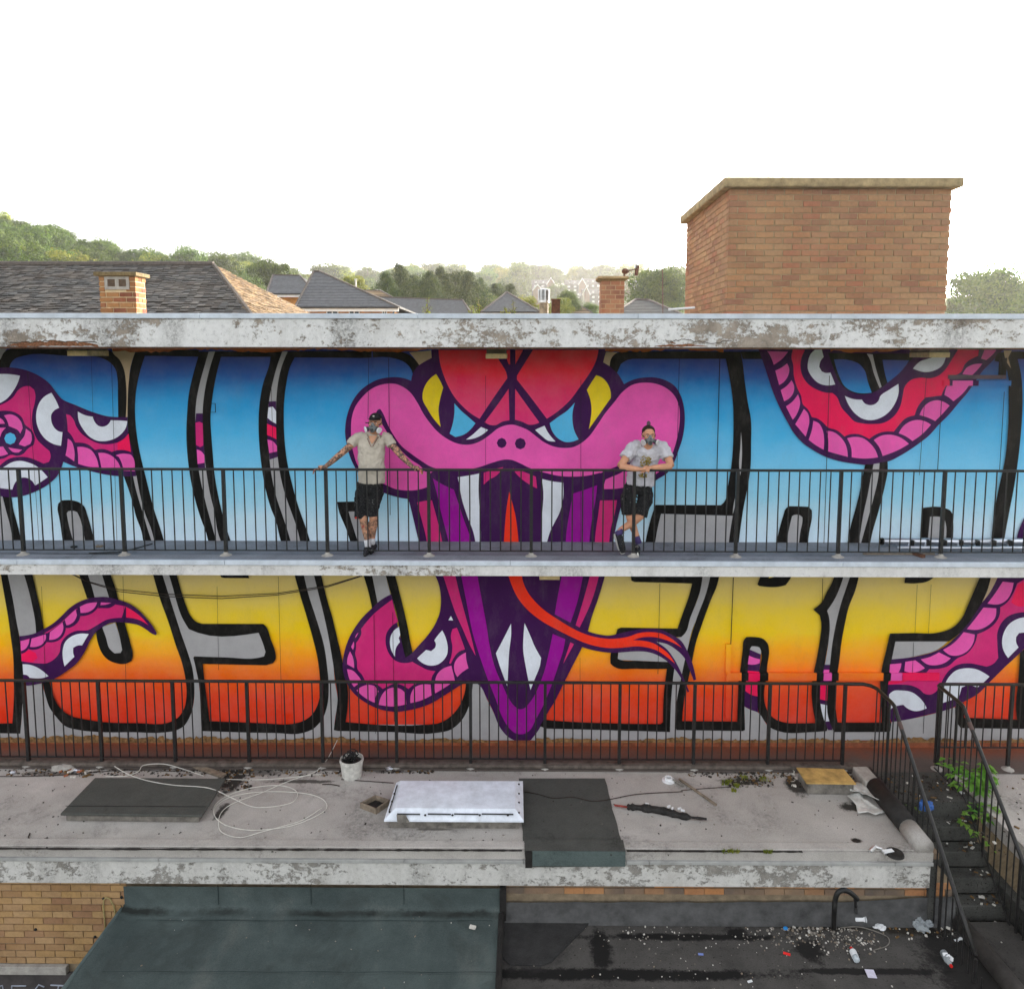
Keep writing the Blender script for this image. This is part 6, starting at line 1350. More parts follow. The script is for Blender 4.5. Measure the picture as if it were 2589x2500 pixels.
# --- man on the right: white t-shirt, leaning on folded forearms, ankles crossed
Q = man(1520, 1040, 4.98)
yt_ = 9.80
t1 = thing('person', 'person in white printed t-shirt and respirator, hair tied up, leaning forearms on the rail', 'person', (Q(440, 1650, 9.6).x, 9.62, zU))
sk2 = skinmat('bare_skin', (214, 156, 124))
b1 = MB(); hc2 = Q(598, 305, 9.60); h1, R1 = head(b1, hc2, 1.0, 0, R(2))
b1.tube([Q(585, 520, yt_-.06), Q(590, 450, 9.67), Q(596, 380, 9.64)], [(.075, .08), (.06, .062), (.056, .058)], 14)
b1.tube([Q(500, 950, yt_+.03), Q(520, 700, yt_), Q(570, 540, yt_-.05)], [(.1, .14), (.1, .15), (.09, .14)], 16)
el1, el2 = Q(238, 690, 9.54), Q(878, 690, 9.54)
for pts, rr_ in (((Q(430, 440, 9.75), Q(330, 560, 9.66), el1), (.058, .055, .046)), ((Q(760, 440, 9.75), Q(840, 570, 9.66), el2), (.058, .055, .046)),
                 ((el1, Q(330, 708, 9.51), Q(420, 722, 9.49), Q(480, 728, 9.475)), (.046, .046, .036, .03)), ((el2, Q(790, 700, 9.51), Q(700, 704, 9.5), Q(640, 705, 9.49)), (.046, .045, .035, .029))):
    b1.tube(pts, list(rr_), 12)
# clasped hands: right palm over the other, separate bent fingers
b1.tube([Q(480, 728, 9.475), Q(520, 728, 9.46), Q(560, 725, 9.455)], [(.028, .026), (.036, .022), (.036, .02)], 10)
b1.tube([Q(640, 705, 9.49), Q(610, 708, 9.475), Q(570, 715, 9.47)], [(.028, .024), (.034, .022), (.032, .02)], 10)
for i in range(4):
    a0 = Q(562, 700+i*17, 9.445); b1.tube([a0, Q(592-i*3, 702+i*17, 9.435), Q(612-i*5, 716+i*15, 9.437), Q(608-i*6, 735+i*12, 9.452)], [.0095, .0095, .009, .007], 8)
for i in range(4):
    a0 = Q(560-i*6, 752+i*2, 9.47); b1.tube([a0, Q(535-i*12, 765+i*2, 9.455), Q(512-i*10, 770+i, 9.46)], [.009, .0085, .007], 8)
b1.tube([Q(530, 705, 9.45), Q(560, 692, 9.44), Q(585, 690, 9.44)], [.011, .01, .008], 8)
knR, anR = Q(490, 1320, 9.66), Q(245, 1515, 9.6); knL, anL = Q(360, 1320, 9.7), Q(452, 1600, 9.66)
for kn, an, hip, md_ in ((knR, anR, Q(540, 1010, yt_+.02), Q(525, 1200, 9.74)), (knL, anL, Q(380, 1010, yt_+.02), Q(340, 1200, 9.75))):
    b1.tube([hip, md_, kn, kn.lerp(an, .4)+V(0, .02, -.01), an+V(0, .01, .02), an+(an-kn).normalized()*.05], [.06, .05, .054, .054, .036, .034], 12)
bo = b1.build('body', sk2, t1, smooth=True); remesh(bo, .0055, 2)
face_bits(t1, h1, 1.0, sk2); respirator(t1, h1, R1, 1.0, plain('dusty_pale_filter', (202, 198, 198), .7, .1, 20))
tsh = cloth('pale_grey_white_cotton', (214, 212, 220), wr=.6)
s1 = MB()
s1.tube([Q(490, 935, yt_-.04), Q(495, 850, yt_-.03), Q(510, 740, yt_), Q(545, 640, yt_-.02), Q(580, 540, yt_-.06), Q(590, 470, yt_-.1), Q(592, 425, yt_-.12)], [(.13, .178), (.13, .188), (.12, .175), (.12, .17), (.12, .185), (.1, .17), (.07, .1)], 22)
s1.tube([Q(500, 425, 9.72), Q(410, 450, 9.72), Q(350, 530, 9.68), Q(302, 590, 9.64)], [.075, .085, .083, .082], 16)
s1.tube([Q(690, 425, 9.72), Q(770, 450, 9.72), Q(810, 530, 9.68), Q(836, 590, 9.64)], [.075, .085, .08, .078], 16)
so1 = s1.build('t_shirt', tsh, t1, smooth=True); remesh(so1, .008, 3); wrinkle(so1, .04, .07)
pr = plain('olive_shirt_print', (120, 104, 48), .9, .5, 60, bmp=0)
prt = MB(); rng = random.Random(8)
for i in range(60):
    a = rng.uniform(0, 6.28); r_ = rng.uniform(0, 1)**.5; x, y = 560+math.cos(a)*78*r_, 625+math.sin(a)*72*r_+ (-(math.cos(a)*78*r_)*.25)
    c = Q(x, y, 9.605+.02*r_+(625-y)*-.0001); prt.ball(c, .011, .006, .008, 6, 4)
prt.build('shirt_print', pr, so1)
prt = MB()
for i in range(22):
    a = rng.uniform(0, 6.28); r_ = rng.uniform(0, 1)**.5; c = Q(525+math.cos(a)*50*r_, 808+math.sin(a)*30*r_, 9.632); prt.ball(c, .013, .005, .009, 6, 4)
prt.build('shirt_print', pr, so1)
p1_ = MB()
p1_.tube([Q(470, 905, yt_), Q(462, 960, yt_), Q(460, 1030, yt_)], [(.12, .17), (.13, .192), (.12, .19)], 20)
p1_.tube([Q(355, 1020, yt_), Q(340, 1130, 9.76), Q(335, 1230, 9.73), Q(337, 1300, 9.72)], [(.1, .1), (.098, .096), (.092, .09), (.09, .088)], 16)
p1_.tube([Q(560, 1020, yt_), Q(545, 1130, 9.75), Q(515, 1230, 9.71), Q(492, 1310, 9.69)], [(.1, .1), (.098, .094), (.09, .084), (.088, .078)], 16)
po1 = p1_.build('shorts', shm, t1, smooth=True); remesh(po1, .009, 2); wrinkle(po1, .025, .07)
MB().obox(Q(618, 1090, 9.7), .05, .12, .13).build('side_pocket', shm, po1, bevel=.01); MB().obox(Q(272, 1110, 9.72), .05, .12, .13).build('side_pocket', shm, po1, bevel=.01)
purple = cloth('purple_ankle_sock', (84, 70, 120))
for an, kn in ((anR, knR), (anL, knL)):
    d = (an-kn).normalized(); MB().tube([an-d*.03, an+d*.02, an+d*.07], [.042, .042, .044], 12).build('sock', purple, t1, smooth=True)
shoe(t1, V(anL.x+.0, 9.72, zU), V(Q(460, 1760, 9.5).x, 9.5, zU), M['shoe_d'], M['sole'])
# raised crossing foot standing on its toe
hl, te = Q(170, 1560, 9.63), Q(262, 1755, 9.55); te.z = zU+.02
shoe(t1, hl, te, M['shoe_d'], M['sole'])
hr = MB(); c0 = h1(0, .02, .05); hr.ball(c0, .086, .098, .085, 18, 12); hr.v = [(x, y, z if (z > c0.z+.0 or y > c0.y-.02) else c0.z+.0) for x, y, z in hr.v]
hr.v = [(x, max(y, c0.y-.086+max(0, (c0.z+.05-z))*.6), z) for x, y, z in hr.v]
ho = hr.build('hair', M['hair'], t1, smooth=True)
MB().ball(h1(.005, .04, .15), .026, .028, .036, 12, 9).build('hair_bun', plain('greyish_hair_bun', (92, 74, 84), .8, .2, 60), ho, smooth=True)
# ------------------------------------------------------------------ lights, cables, ladders on the walls
def fixture(u0, u1, v0, v1, label, side=None, Yf=9.62, dp=.5):
    a, c = P(u0, v0, Yf), P(u1, v1, Yf)
    t = thing('soffit_light', label, 'light', (a.x, Yf, a.z))
    MB().box((a.x, Yf, c.z), (c.x, Yf+dp, a.z)).build('diffuser', M['creampl'], t, bevel=.006)
    MB().box((a.x+.01, Yf+.01, a.z+.001), (c.x-.01, Yf+dp-.01, a.z+.06)).build('base', M['soffit'], t)
fixture(169, 221, 886.5, 900, 'cream soffit light at the left above the first blue letter')
fixture(1228, 1280.5, 894, 907, 'cream soffit light over the red serpent head')
fixture(2350, 2402, 891, 904, 'cream soffit light over the right serpent loop')
fixture(1364, 1415, 1456, 1466, 'cream light box tucked under the balcony slab over the serpent mouth', Yf=9.8, dp=.3)
pc = thing('wall_pull_cord', 'round blue painted fitting on a thin conduit below the canopy left of the serpent head', 'fitting', P(943, 938, WY))
MB().tube([P(941, 884, WY-.02), P(942, 932, WY-.02)], .008, 6).build('conduit', M['P'] if False else M['blue'], pc)
q = P(943, 938, WY-.03); MB().tube([(q.x, WY-.03, q.z), (q.x, WY-.012, q.z)], .038, 16).build('disc', M['blue'], pc)
sw = MB()
tag(MB().tube([P(160, 1440, 9.4), P(215, 1468, 9.8), P(300, 1490, 10.0), P(420, 1502, 10.1), P(560, 1507, 10.1), P(700, 1500, 10.05), P(830, 1480, 9.9), P(910, 1456, 9.4)], .006, 6).build('sagging_cable', M['dwire'], None, smooth=True), 'upper of two thin dark cables sagging below the balcony across the yellow letters', 'cable')
tag(MB().tube([P(170, 1444, 9.4), P(225, 1472, 9.8), P(300, 1495, 10.0), P(420, 1508, 10.1), P(560, 1513, 10.1), P(700, 1504, 10.05), P(830, 1483, 9.9), P(915, 1456, 9.4)], .006, 6).build('sagging_cable', M['dwire'], None, smooth=True), 'lower of two thin dark cables sagging below the balcony across the yellow letters', 'cable')
# ladder and scaffold tubes lying on the balcony
ld = thing('folded_ladder', 'aluminium extension ladder lying on the balcony floor at the right', 'ladder', (P(2400, 1390, 9.85).x, 9.85, zU))
x0_, x1_ = P(2238, 1390, 9.9).x, XR-.1
MB().tube([(x0_, 10.02, zU+.075), (x1_, 10.02, zU+.075)], .045, 14).build('wide_rail', M['steel'], ld, smooth=True)
MB().tube([(x0_+.1, 9.78, zU+.05), (x1_, 9.78, zU+.05)], .022, 10).build('stile', M['steel'], ld, smooth=True)
MB().tube([(x0_-.0, 10.02, zU+.075), (x0_+.02, 10.02, zU+.075)], .05, 12).build('end_cap', M['black'], ld)
for i in range(7):
    x = x0_+.25+i*.22; MB().tube([(x, 9.79, zU+.05), (x+.12, 10.0, zU+.05)], .012, 6).build('rung', M['steel'], ld)
    MB().obox((x+.13, 9.97, zU+.07), .03, .1, .08).build('clip', M['black'], ld)
tag(MB().obox((P(2150+1230*0+165, 1400, 9.6).x, 9.55, zU+.02), .05, .2, .04, rz=.3).build('rusty_clamp', M['rust'], None), 'rusty clamp on the balcony floor in front of the ladder', 'clamp')
a, c = P(2152, 1396, 9.62), P(2362, 1397, 9.62); tag(MB().box((a.x+.15, 9.6, zU+.002), (c.x, 9.62, zU+.02)).build('thin_batten', M['wood'], None), 'thin pale batten lying on the balcony floor beside the ladder', 'batten')
for u, l in ((188, 'small black cable bundle on the balcony floor at the left'), (250, 'flat bit of pale litter on the balcony floor at the left')):
    q = PZ(u, 1384, zU); mb = MB()
    for k in range(5): mb.ball(q+V(random.uniform(-.03, .03), random.uniform(-.03, .03), .015), .025, .02, .015, 7, 5)
    tag(mb.build('cable_bundle' if u < 200 else 'litter', M['black'] if u < 200 else M['wood'], None), l, 'litter')
tag(MB().tube([PZ(225, 1400, zU)+V(0, 0, .01), PZ(300, 1398, zU)+V(0, 0, .012), PZ(345, 1388, zU)+V(0, 0, .012), PZ(385, 1376, zU)+V(0, 0, .01)], .008, 6).build('black_cable', M['black'], None), 'black cable lying across the left end of the balcony floor', 'cable')
flat_ribbon('bitumen_joint', [PZ(u, 1400+u*.005, zU)+V(0, 0, .002) for u in range(-60, 330, 12)], .02, M['tar'], bal)
# ------------------------------------------------------------------ flat roof things
pr_ = lambda u, v, h=0: PZ(u, v, zR)+V(0, 0, h)
def hat(pts, z0, z1, label, name, cat, topm, sidem, inset=.03, lip=.03):
    q = [PZ(u, v, z1) for u, v in pts]; c = sum(q, Vector())/4
    t = thing(name, label, cat, (c.x, c.y, z0))
    lo = [c+(p-c)*(1-inset*2) for p in q]
    MB().hexa([V(p.x, p.y, z0) for p in lo]+[V(p.x, p.y, z1-lip) for p in lo]).build('upstand', sidem, t, bevel=.01)
    MB().hexa([V(p.x, p.y, z1-lip+.0005) for p in q]+[V(p.x, p.y, z1) for p in q]).build('lid', topm, t, bevel=.008)
    return t
M['curb'] = plain('grimy_grey_curb', (104, 100, 94), .9, .3, 9, bmp=.6)
t = hat([(152, 2056), (511, 2060), (571, 1967), (240, 1965)], zR, zR+.11, 'wide dark felt covered roof hatch lid at the left of the flat roof', 'roof_hatch', 'hatch', M['felt'], M['curb'], .03, .03)
a_, c_ = PZ(166, 2037, zR+.112), PZ(520, 2041, zR+.112); MB().box((a_.x, a_.y-.004, a_.z), (c_.x, a_.y+.004, a_.z+.003)).build('felt_seam', M['tar'], t)
# skylight with vacuum formed white cover
t = thing('skylight', 'white plastic covered skylight on its curb in the middle of the flat roof', 'skylight', PZ(1150, 2080, zR))
z1 = zR+.2; zl = zR+.12
tp = [PZ(u, v, z1) for u, v in ((1000, 2042), (1303, 2044), (1303, 1974), (1013, 1973))]
bt = [PZ(u, v, zl) for u, v in ((971, 2072), (1324, 2074), (1322, 1974), (1002, 1978))]
mb = MB(); n = 10; gx = []
def quadp(q, s, t_): return (q[0]*(1-s)+q[1]*s)*(1-t_)+(q[3]*(1-s)+q[2]*s)*t_
grid = [quadp(tp, i/n, j/n)+V(0, 0, .012*math.sin(math.pi*i/n)*math.sin(math.pi*j/n)) for j in range(n+1) for i in range(n+1)]
mb.add(grid, [(j*(n+1)+i, j*(n+1)+i+1, (j+1)*(n+1)+i+1, (j+1)*(n+1)+i) for j in range(n) for i in range(n)])
mb.add(tp+bt, [(4, 5, 1, 0), (5, 6, 2, 1), (6, 7, 3, 2), (7, 4, 0, 3)])
mb.add([bt[0], bt[1], bt[0]-V(0, .003, .02), bt[1]-V(0, .003, .02)], [(2, 3, 1, 0)])
sko = mb.build('cover', M['sky_pl'], t)
cc = sum(bt, Vector())/4; lo = [cc+(p-cc)*.93 for p in bt]
MB().hexa([V(p.x, p.y, zR) for p in lo]+[V(p.x, p.y, zl-.01) for p in lo]).build('upstand', M['curb'], t)
for (u0, u1) in ((1004, 1062), (1082, 1140), (1148, 1210), (1218, 1298)):
    a_, c_ = PZ(u0, 2057, zR+.17), PZ(u1, 2058, zR+.17); MB().tube([a_, c_], .008, 5).build('skirt_slot', M['black'], sko)
for u in (1075, 1144, 1213, 1284): MB().ball(PZ(u, 2060, zR+.165), .014, .012, .012, 8, 6).build('bolt_cap', M['black'], sko)
for v in (1982, 2006, 2028, 2054): MB().ball(PZ(1312, v, zR+.17), .013, .012, .012, 8, 6).build('bolt_cap', M['black'], sko)
for u, v in ((997, 2006), (991, 2026), (985, 2052)): MB().ball(PZ(u, v, zR+.165), .013, .012, .012, 8, 6).build('bolt_cap', M['black'], sko)
MB().tube([PZ(1004, 1984, zR+.165), PZ(996, 2012, zR+.165), PZ(984, 2050, zR+.165)], .007, 5).build('skirt_slot', M['black'], sko)
# torn notch on the front skirt
MB().add([PZ(1003, 2057, zR+.175)+V(0, -.012, 0), PZ(1026, 2058, zR+.175)+V(0, -.012, 0), PZ(1037, 2073, zR+.12)+V(0, -.014, -.022), PZ(1005, 2073, zR+.12)+V(0, -.014, -.022)], [(0, 3, 2, 1)]).build('torn_notch', M['curb'], sko)
t = hat([(2039, 1979), (2166, 1981), (2134, 1943), (2013, 1939)], zR, zR+.16, 'small roof hatch topped with a stained plywood board near the right end', 'plywood_hatch', 'hatch', M['ply'], M['curb'], .04, .018)
# broken white dome cover
M['dome_pl'] = plain('dirty_white_dome_plastic', (200, 200, 196), .45, .12, 12)
def shard(pts, label, z=.02, curl=.08):
    q = [PZ(1726+u/2.271, 1880+v/2.271, zR) for u, v in pts]; c = sum(q, Vector())/len(q); R_ = max((p-c).length for p in q)
    mb = MB(); m_ = 5; rings = [c+V(0, 0, z+.03)]
    vs_ = [c+V(0, 0, z+.02)]; fs = []; n = len(q)*3; per = []
    for i, p in enumerate(q):
        nx_ = q[(i+1) % len(q)]
        for k in range(3): per.append(p.lerp(nx_, k/3))
    for r in range(1, m_+1):
        for p in per: s_ = r/m_; vs_.append(c+(p-c)*s_+V(0, 0, z+curl*(s_*s_)*(.5+.5*math.sin(3*math.atan2((p-c).y, (p-c).x)))))
    for i in range(n): fs.append((0, 1+i, 1+(i+1) % n))
    for r in range(m_-1):
        for i in range(n): a = 1+r*n; fs.append((a+i, a+n+i, a+n+(i+1) % n, a+(i+1) % n))
    mb.add(vs_, fs); o = mb.build('broken_cover_piece', M['dome_pl'], None, smooth=True); s_ = o.modifiers.new('th', 'SOLIDIFY'); s_.thickness = .005; tag(o, label, 'debris')
shard([(955, 262), (1000, 240), (1062, 262), (1175, 300), (1142, 372), (1070, 340), (1010, 300), (960, 300)], 'upper piece of broken white plastic dome by the plywood hatch', .05, .05)
shard([(943, 318), (1030, 262), (1020, 310), (1060, 345), (1168, 400), (1105, 430), (1062, 412), (1005, 410), (995, 365)], 'lower jagged piece of broken white plastic dome by the plywood hatch', .02, .03)
# bucket
M['bucketpl'] = plain('grimy_white_bucket', (186, 184, 178), .5, .18, 12)
t = thing('bucket', 'white plastic bucket full of tangled black cable behind the flat roof hatches', 'bucket', pr_(890, 1966))
bc = pr_(890, 1962); r_ = 30/FPX*bc.y
hb_ = (1966-1915)/FPX*bc.y
MB().lathe(bc, [(r_*.84, 0), (r_*.86, .01), (r_*.99, hb_*.86), (r_*1.06, hb_*.87), (r_*1.06, hb_*.9), (r_*1.0, hb_*.91), (r_*1.02, hb_), (r_*.95, hb_), (r_*.93, hb_*.8), (r_*.9, hb_*.78)], 24, cap=False).build('shell', M['bucketpl'], t, smooth=False)
MB().lathe(bc, [(r_*.93, hb_*.8), (.001, hb_*.84)], 20, cap=False).build('filling', M['black'], t)
rng = random.Random(5); mb = MB()
for k in range(26):
    a = rng.uniform(0, 6.28); rr_ = r_*rng.uniform(.2, .8); c = bc+V(math.cos(a)*rr_*.5, math.sin(a)*rr_*.5, hb_*.95+rng.uniform(0, .06)); ax = rng.uniform(0, 3.1); q = []
    for s_ in range(10): th = s_/9*rng.uniform(4, 6.5); q.append(c+V(math.cos(th)*rr_*.7*math.cos(ax), math.cos(th)*rr_*.5*math.sin(ax), math.sin(th)*rr_*.6))
    mb.tube(q, .007, 5)
mb.build('tangled_cable', M['black'], t, smooth=True)
def zoomw(ox, oy, k, pts, h=.008): return [PZ(ox+x/k, oy+y/k, zR)+V(0, 0, h) for x, y in pts]
def smoothpath(q, n=6):
    out = []
    for i in range(len(q)-1):
        p0, p1, p2, p3 = q[max(i-1, 0)], q[i], q[i+1], q[min(i+2, len(q)-1)]
        for k in range(n):
            t_ = k/n; out.append(.5*((2*p1)+(p2-p0)*t_+(2*p0-5*p1+4*p2-p3)*t_*t_+(3*p1-p0-3*p2+p3)*t_**3))
    out.append(q[-1]); return out
def cable(ox, oy, k, pts, label, r_=.0048, mat='wire', h=.01, name='loose_cable', hs_=None):
    q = zoomw(ox, oy, k, pts, h)
    if hs_:
        for p, d in zip(q, hs_): p.z += d
    return tag(MB().tube(smoothpath(q), r_, 6).build(name, M[mat], None, smooth=True), label, 'cable')
cable(0, 1880, 2.271, [(660, 178), (740, 225), (850, 262), (1000, 288), (1200, 305), (1330, 335), (1440, 362), (1530, 368), (1650, 350), (1700, 320), (1705, 280), (1650, 250), (1560, 243), (1430, 260), (1310, 300), (1240, 350), (1226, 400), (1262, 450), (1340, 485), (1450, 500), (1600, 488), (1720, 460), (1840, 405), (1878, 365), (1850, 320), (1760, 290), (1600, 278), (1440, 285), (1310, 315), (1235, 370), (1240, 430), (1300, 475)],
      'white cable snaking over the dark hatch and coiling beside it', hs_=[.11]*4+[.11, .05]+[0]*26)
cable(0, 1880, 2.271, [(1940, 80), (1870, 130), (1780, 178), (1600, 203), (1450, 210), (1300, 207)], 'white cable running from the bucket to the dark hatch', hs_=[.25, .06, 0, 0, 0, 0])
cable(0, 1880, 2.271, [(1870, 180), (1760, 186), (1640, 225), (1500, 285), (1340, 345), (1270, 400), (1256, 470), (1280, 515), (1380, 542), (1500, 510), (1620, 478), (1740, 440), (1850, 370)], 'second white cable curving out below the coil')
cable(0, 1880, 2.271, [(610, 238), (700, 236), (748, 230), (800, 205), (828, 172), (940, 152), (1050, 168), (1170, 188)], 'short stiff white cable lying on the dark hatch lid', hs_=[.11, .11, .11, .11, .11, .08, .05, 0])
cable(0, 1880, 2.271, [(-20, 190), (150, 190), (400, 180), (700, 155), (1000, 160), (1200, 150)], 'thin dark cable along the back of the flat roof at left', .005, 'dwire')
cable(863, 1880, 2.271, [(0, 208), (150, 218), (300, 228)], 'short dark cable between bucket and skylight', .005, 'dwire')
cable(863, 1880, 2.271, [(1050, 280), (1130, 295), (1220, 318), (1330, 312), (1440, 335), (1540, 325), (1700, 295), (1960, 280)], 'thin dark cable crossing the dark felt repair sheet', .005, 'dwire', .015)
cable(1726, 1880, 2.271, [(-10, 272), (60, 265), (200, 255), (280, 250)], 'thin dark cable lying near the long stick', .004, 'dwire')
cable(0, 1880, 2.271, [(172, 518), (165, 545), (200, 562), (240, 555), (275, 542)], 'short curved black hose piece at the front left of the flat roof', .008, 'black')
cable(0, 1880, 2.271, [(1850, 237), (1900, 236), (1950, 246)], 'short dark twig of cable right of the white coil', .006, 'dwire')
# timber, tray, pipes and debris
def plank(ox, oy, k, a, c, w, label, mat='wood', name='timber_batten', h=.025, cat='timber'):
    p, q = PZ(ox+a[0]/k, oy+a[1]/k, zR), PZ(ox+c[0]/k, oy+c[1]/k, zR); d = q-p
    return tag(MB().obox((p+q)/2+V(0, 0, h/2+.003), d.length, w, h, rz=math.atan2(d.y, d.x)).build(name, M[mat], None, bevel=.003), label, cat)
plank(0, 1880, 2.271, (1110, 130), (1285, 190), .09, 'grey plank lying behind the dark hatch')
plank(863, 1880, 2.271, (100, 122), (315, 103), .05, 'weathered batten between bucket and railing')
plank(863, 1880, 2.271, (350, 105), (510, 142), .03, 'thin batten on moss right of the bucket')
plank(863, 1880, 2.271, (0, 145), (200, 122), .03, 'thin dark timber strip beside the bucket')
plank(0, 1880, 2.271, (1680, 122), (1930, 128), .05, 'long batten lying left of the bucket')
plank(1726, 1880, 2.271, (-20, 208), (192, 358), .028, 'long thin pale stick lying diagonally right of the dark sheet', name='stick')
dr_ = thing('charred_roll', 'charred black rolled felt stick with white tears on the flat roof', 'debris', zoomw(863, 1880, 2.271, [(1800, 400)])[0])
q = zoomw(863, 1880, 2.271, [(1640, 375), (1720, 380), (1850, 400), (1960, 428), (2098, 445)], .03); q = smoothpath(q, 6); MB().tube(q, [(.03+.02*math.sin(i*.14))*random.uniform(.7, 1.25)*(1 if i < 20 else .5) for i in range(len(q))], 8).build('roll', M['tar'], dr_)
q = zoomw(863, 1880, 2.271, [(1568, 365), (1645, 376)], .03); MB().tube(q, .012, 6).build('red_end', plain('dull_red_handle', (120, 44, 36), .7, .2, 20), dr_)
for x, y in ((1755, 378), (1880, 392), (1900, 405), (1940, 404), (1960, 415)): MB().obox(zoomw(863, 1880, 2.271, [(x, y)], .075)[0], .045, .02, .02, rz=random.uniform(0, 3)).build('white_tear', M['white_pl'], dr_)
rg_ = thing('pipe_collar', 'round white pipe collar lying right of the dark repair sheet', 'pipe fitting', zoomw(863, 1880, 2.271, [(1878, 212)])[0])
MB().lathe(zoomw(863, 1880, 2.271, [(1878, 212)], 0)[0], [(.085, 0), (.085, .015), (.05, .02), (.05, .05), (.038, .05), (.038, .0)], 18, cap=False).build('ring', M['white_pl'], rg_)
MB().tube(zoomw(863, 1880, 2.271, [(1905, 215), (1965, 250)], .02), .015, 6).build('arm', M['curb'], rg_)
tb = thing('open_box', 'small open wooden tray with dirt left of the white skylight', 'tray', zoomw(863, 1880, 2.271, [(195, 370)])[0])
cs = zoomw(863, 1880, 2.271, [(112, 368), (200, 402), (275, 352), (195, 326)], 0)
for i in range(4):
    a_, c_ = cs[i], cs[(i+1) % 4]; d = c_-a_; MB().obox((a_+c_)/2+V(0, 0, .035), d.length+.01, .016, .07, rz=math.atan2(d.y, d.x)).build('side', M['wood'], tb)
MB().add([p+V(0, 0, .012) for p in cs], [(0, 1, 2, 3)]).build('dirt', M['tar'], tb)
vp = thing('roof_outlet', 'round dark outlet with a shiny metal edge, front right corner of the flat roof', 'outlet', pr_(2250, 2160))
MB().lathe(pr_(2262, 2160), [(.1, .004), (.09, .03), (.02, .035)], 18).build('dark_collar', M['tar'], vp)
MB().tube([pr_(2200, 2158, .03), pr_(2212, 2150, .05), pr_(2228, 2152, .03), pr_(2240, 2162, .01)], .02, 8).build('metal_lip', M['chrome'], vp); MB().obox(pr_(2245, 2158, .035), .12, .05, .012, rz=.2).build('white_flap', M['white_pl'], vp)
def debris(boxes, n, cols, size, seed, name, z, zoom=None, flat=.5, kindstuff=True):
    rng = random.Random(seed); mb = MB(); mats = [M[c] for c in cols]
    for i in range(n):
        u0, u1, v0, v1 = rng.choice(boxes); q = PZ(rng.uniform(u0, u1), rng.uniform(v0, v1), z); s_ = size*rng.uniform(.4, 1.6)
        mb.obox(q+V(0, 0, s_*.2), s_*rng.uniform(.6, 1.8), s_*rng.uniform(.4, 1), s_*flat, rz=rng.uniform(0, 3), rx=rng.uniform(-.4, .4), mi=rng.randrange(len(mats)))
    return mb.build(name, mats, None, kind='stuff')
M['gst'] = plain('grey_gravel_stone', (128, 122, 114), .9, .25, 30, bmp=0); M['chip'] = plain('pale_paint_flake', (196, 192, 184), .9, .15, 20, bmp=0); M['chipd'] = plain('dark_grit', (50, 46, 42), .9, .3, 20, bmp=0); M['chipr'] = plain('terracotta_chip', (150, 92, 66), .9, .2, 20, bmp=0); M['leafd'] = plain('dead_leaf', (98, 74, 44), .9, .3, 20, bmp=0)
debris([(0, 2220, 1936, 1950), (0, 640, 1940, 1962), (1740, 2180, 1940, 1965), (2080, 2220, 1945, 1990)], 1500, ['chipd', 'chipd', 'chipd', 'gst', 'leafd', 'chipd'], .018, 1, 'gutter_debris', zR)
debris([(0, 2300, 1950, 2165)], 330, ['chipd', 'chipd', 'chipd', 'gst'], .011, 2, 'roof_grit', zR)
debris([(120, 230, 1945, 1965)], 26, ['chipr', 'chip', 'leafd'], .035, 3, 'tile_shards', zR)
debris([(560, 900, 1935, 1962), (560, 640, 1935, 1998), (960, 1100, 1935, 1955), (1840, 1960, 1962, 1990), (1740, 2180, 1938, 1956)], 700, ['chipd', 'leafd', 'chipd', 'gst'], .02, 4, 'leaf_litter', zR)
debris([(2010, 2080, 1960, 1990), (1990, 2010, 1950, 1990)], 40, ['chipd', 'chip', 'leafd'], .03, 5, 'hatch_debris', zR)
for (x, y, s_, l) in ((275, 152, .05, 'crumpled silver can in the moss right of the bucket'), (440, 162, .04, 'crumpled foil scrap at the back left of the flat roof'), (75, 172, .04, 'small crumpled pale litter at the far left of the flat roof')):
    o = (863 if l.startswith('crumpled silver') else 0); mb = MB().ball(zoomw(o, 1880, 2.271, [(x, y)], .02)[0], s_, s_*.6, s_*.6, 9, 6, jit=.25); tag(mb.build('crumpled_litter', M['steel'], None), l, 'litter')
tag(MB().ball(zoomw(0, 1880, 2.271, [(360, 140)], .01)[0], .16, .09, .05, 12, 8, jit=.15).build('mortar_lump', M['concrete'], None), 'pale lump of mortar at the back left of the flat roof', 'rubble')
# moss tufts
def tufts(boxes, n, seed, name, z, h=.03, cols=None):
    rng = random.Random(seed); mb = MB()
    for i in range(n):
        u0, u1, v0, v1 = rng.choice(boxes); q = PZ(rng.uniform(u0, u1), rng.uniform(v0, v1), z)
        for k in range(3):
            a = rng.uniform(0, 6.28); d = V(math.cos(a), math.sin(a), 0); mb.add([q-d*.006, q+d*.006, q+V(rng.uniform(-.02, .02), rng.uniform(-.02, .02), h*rng.uniform(.5, 1.4))], [(0, 1, 2)])
    return mb.build(name, M['leaf_c'], None, kind='stuff')
tufts([(1825, 1850, 1972, 1985), (1870, 1890, 1962, 1972), (1920, 1945, 1966, 1976), (1855, 1870, 1984, 1992), (1825, 1870, 2149, 2158), (1930, 1952, 2152, 2158), (1850, 1860, 1995, 2003)], 260, 3, 'moss', zR)
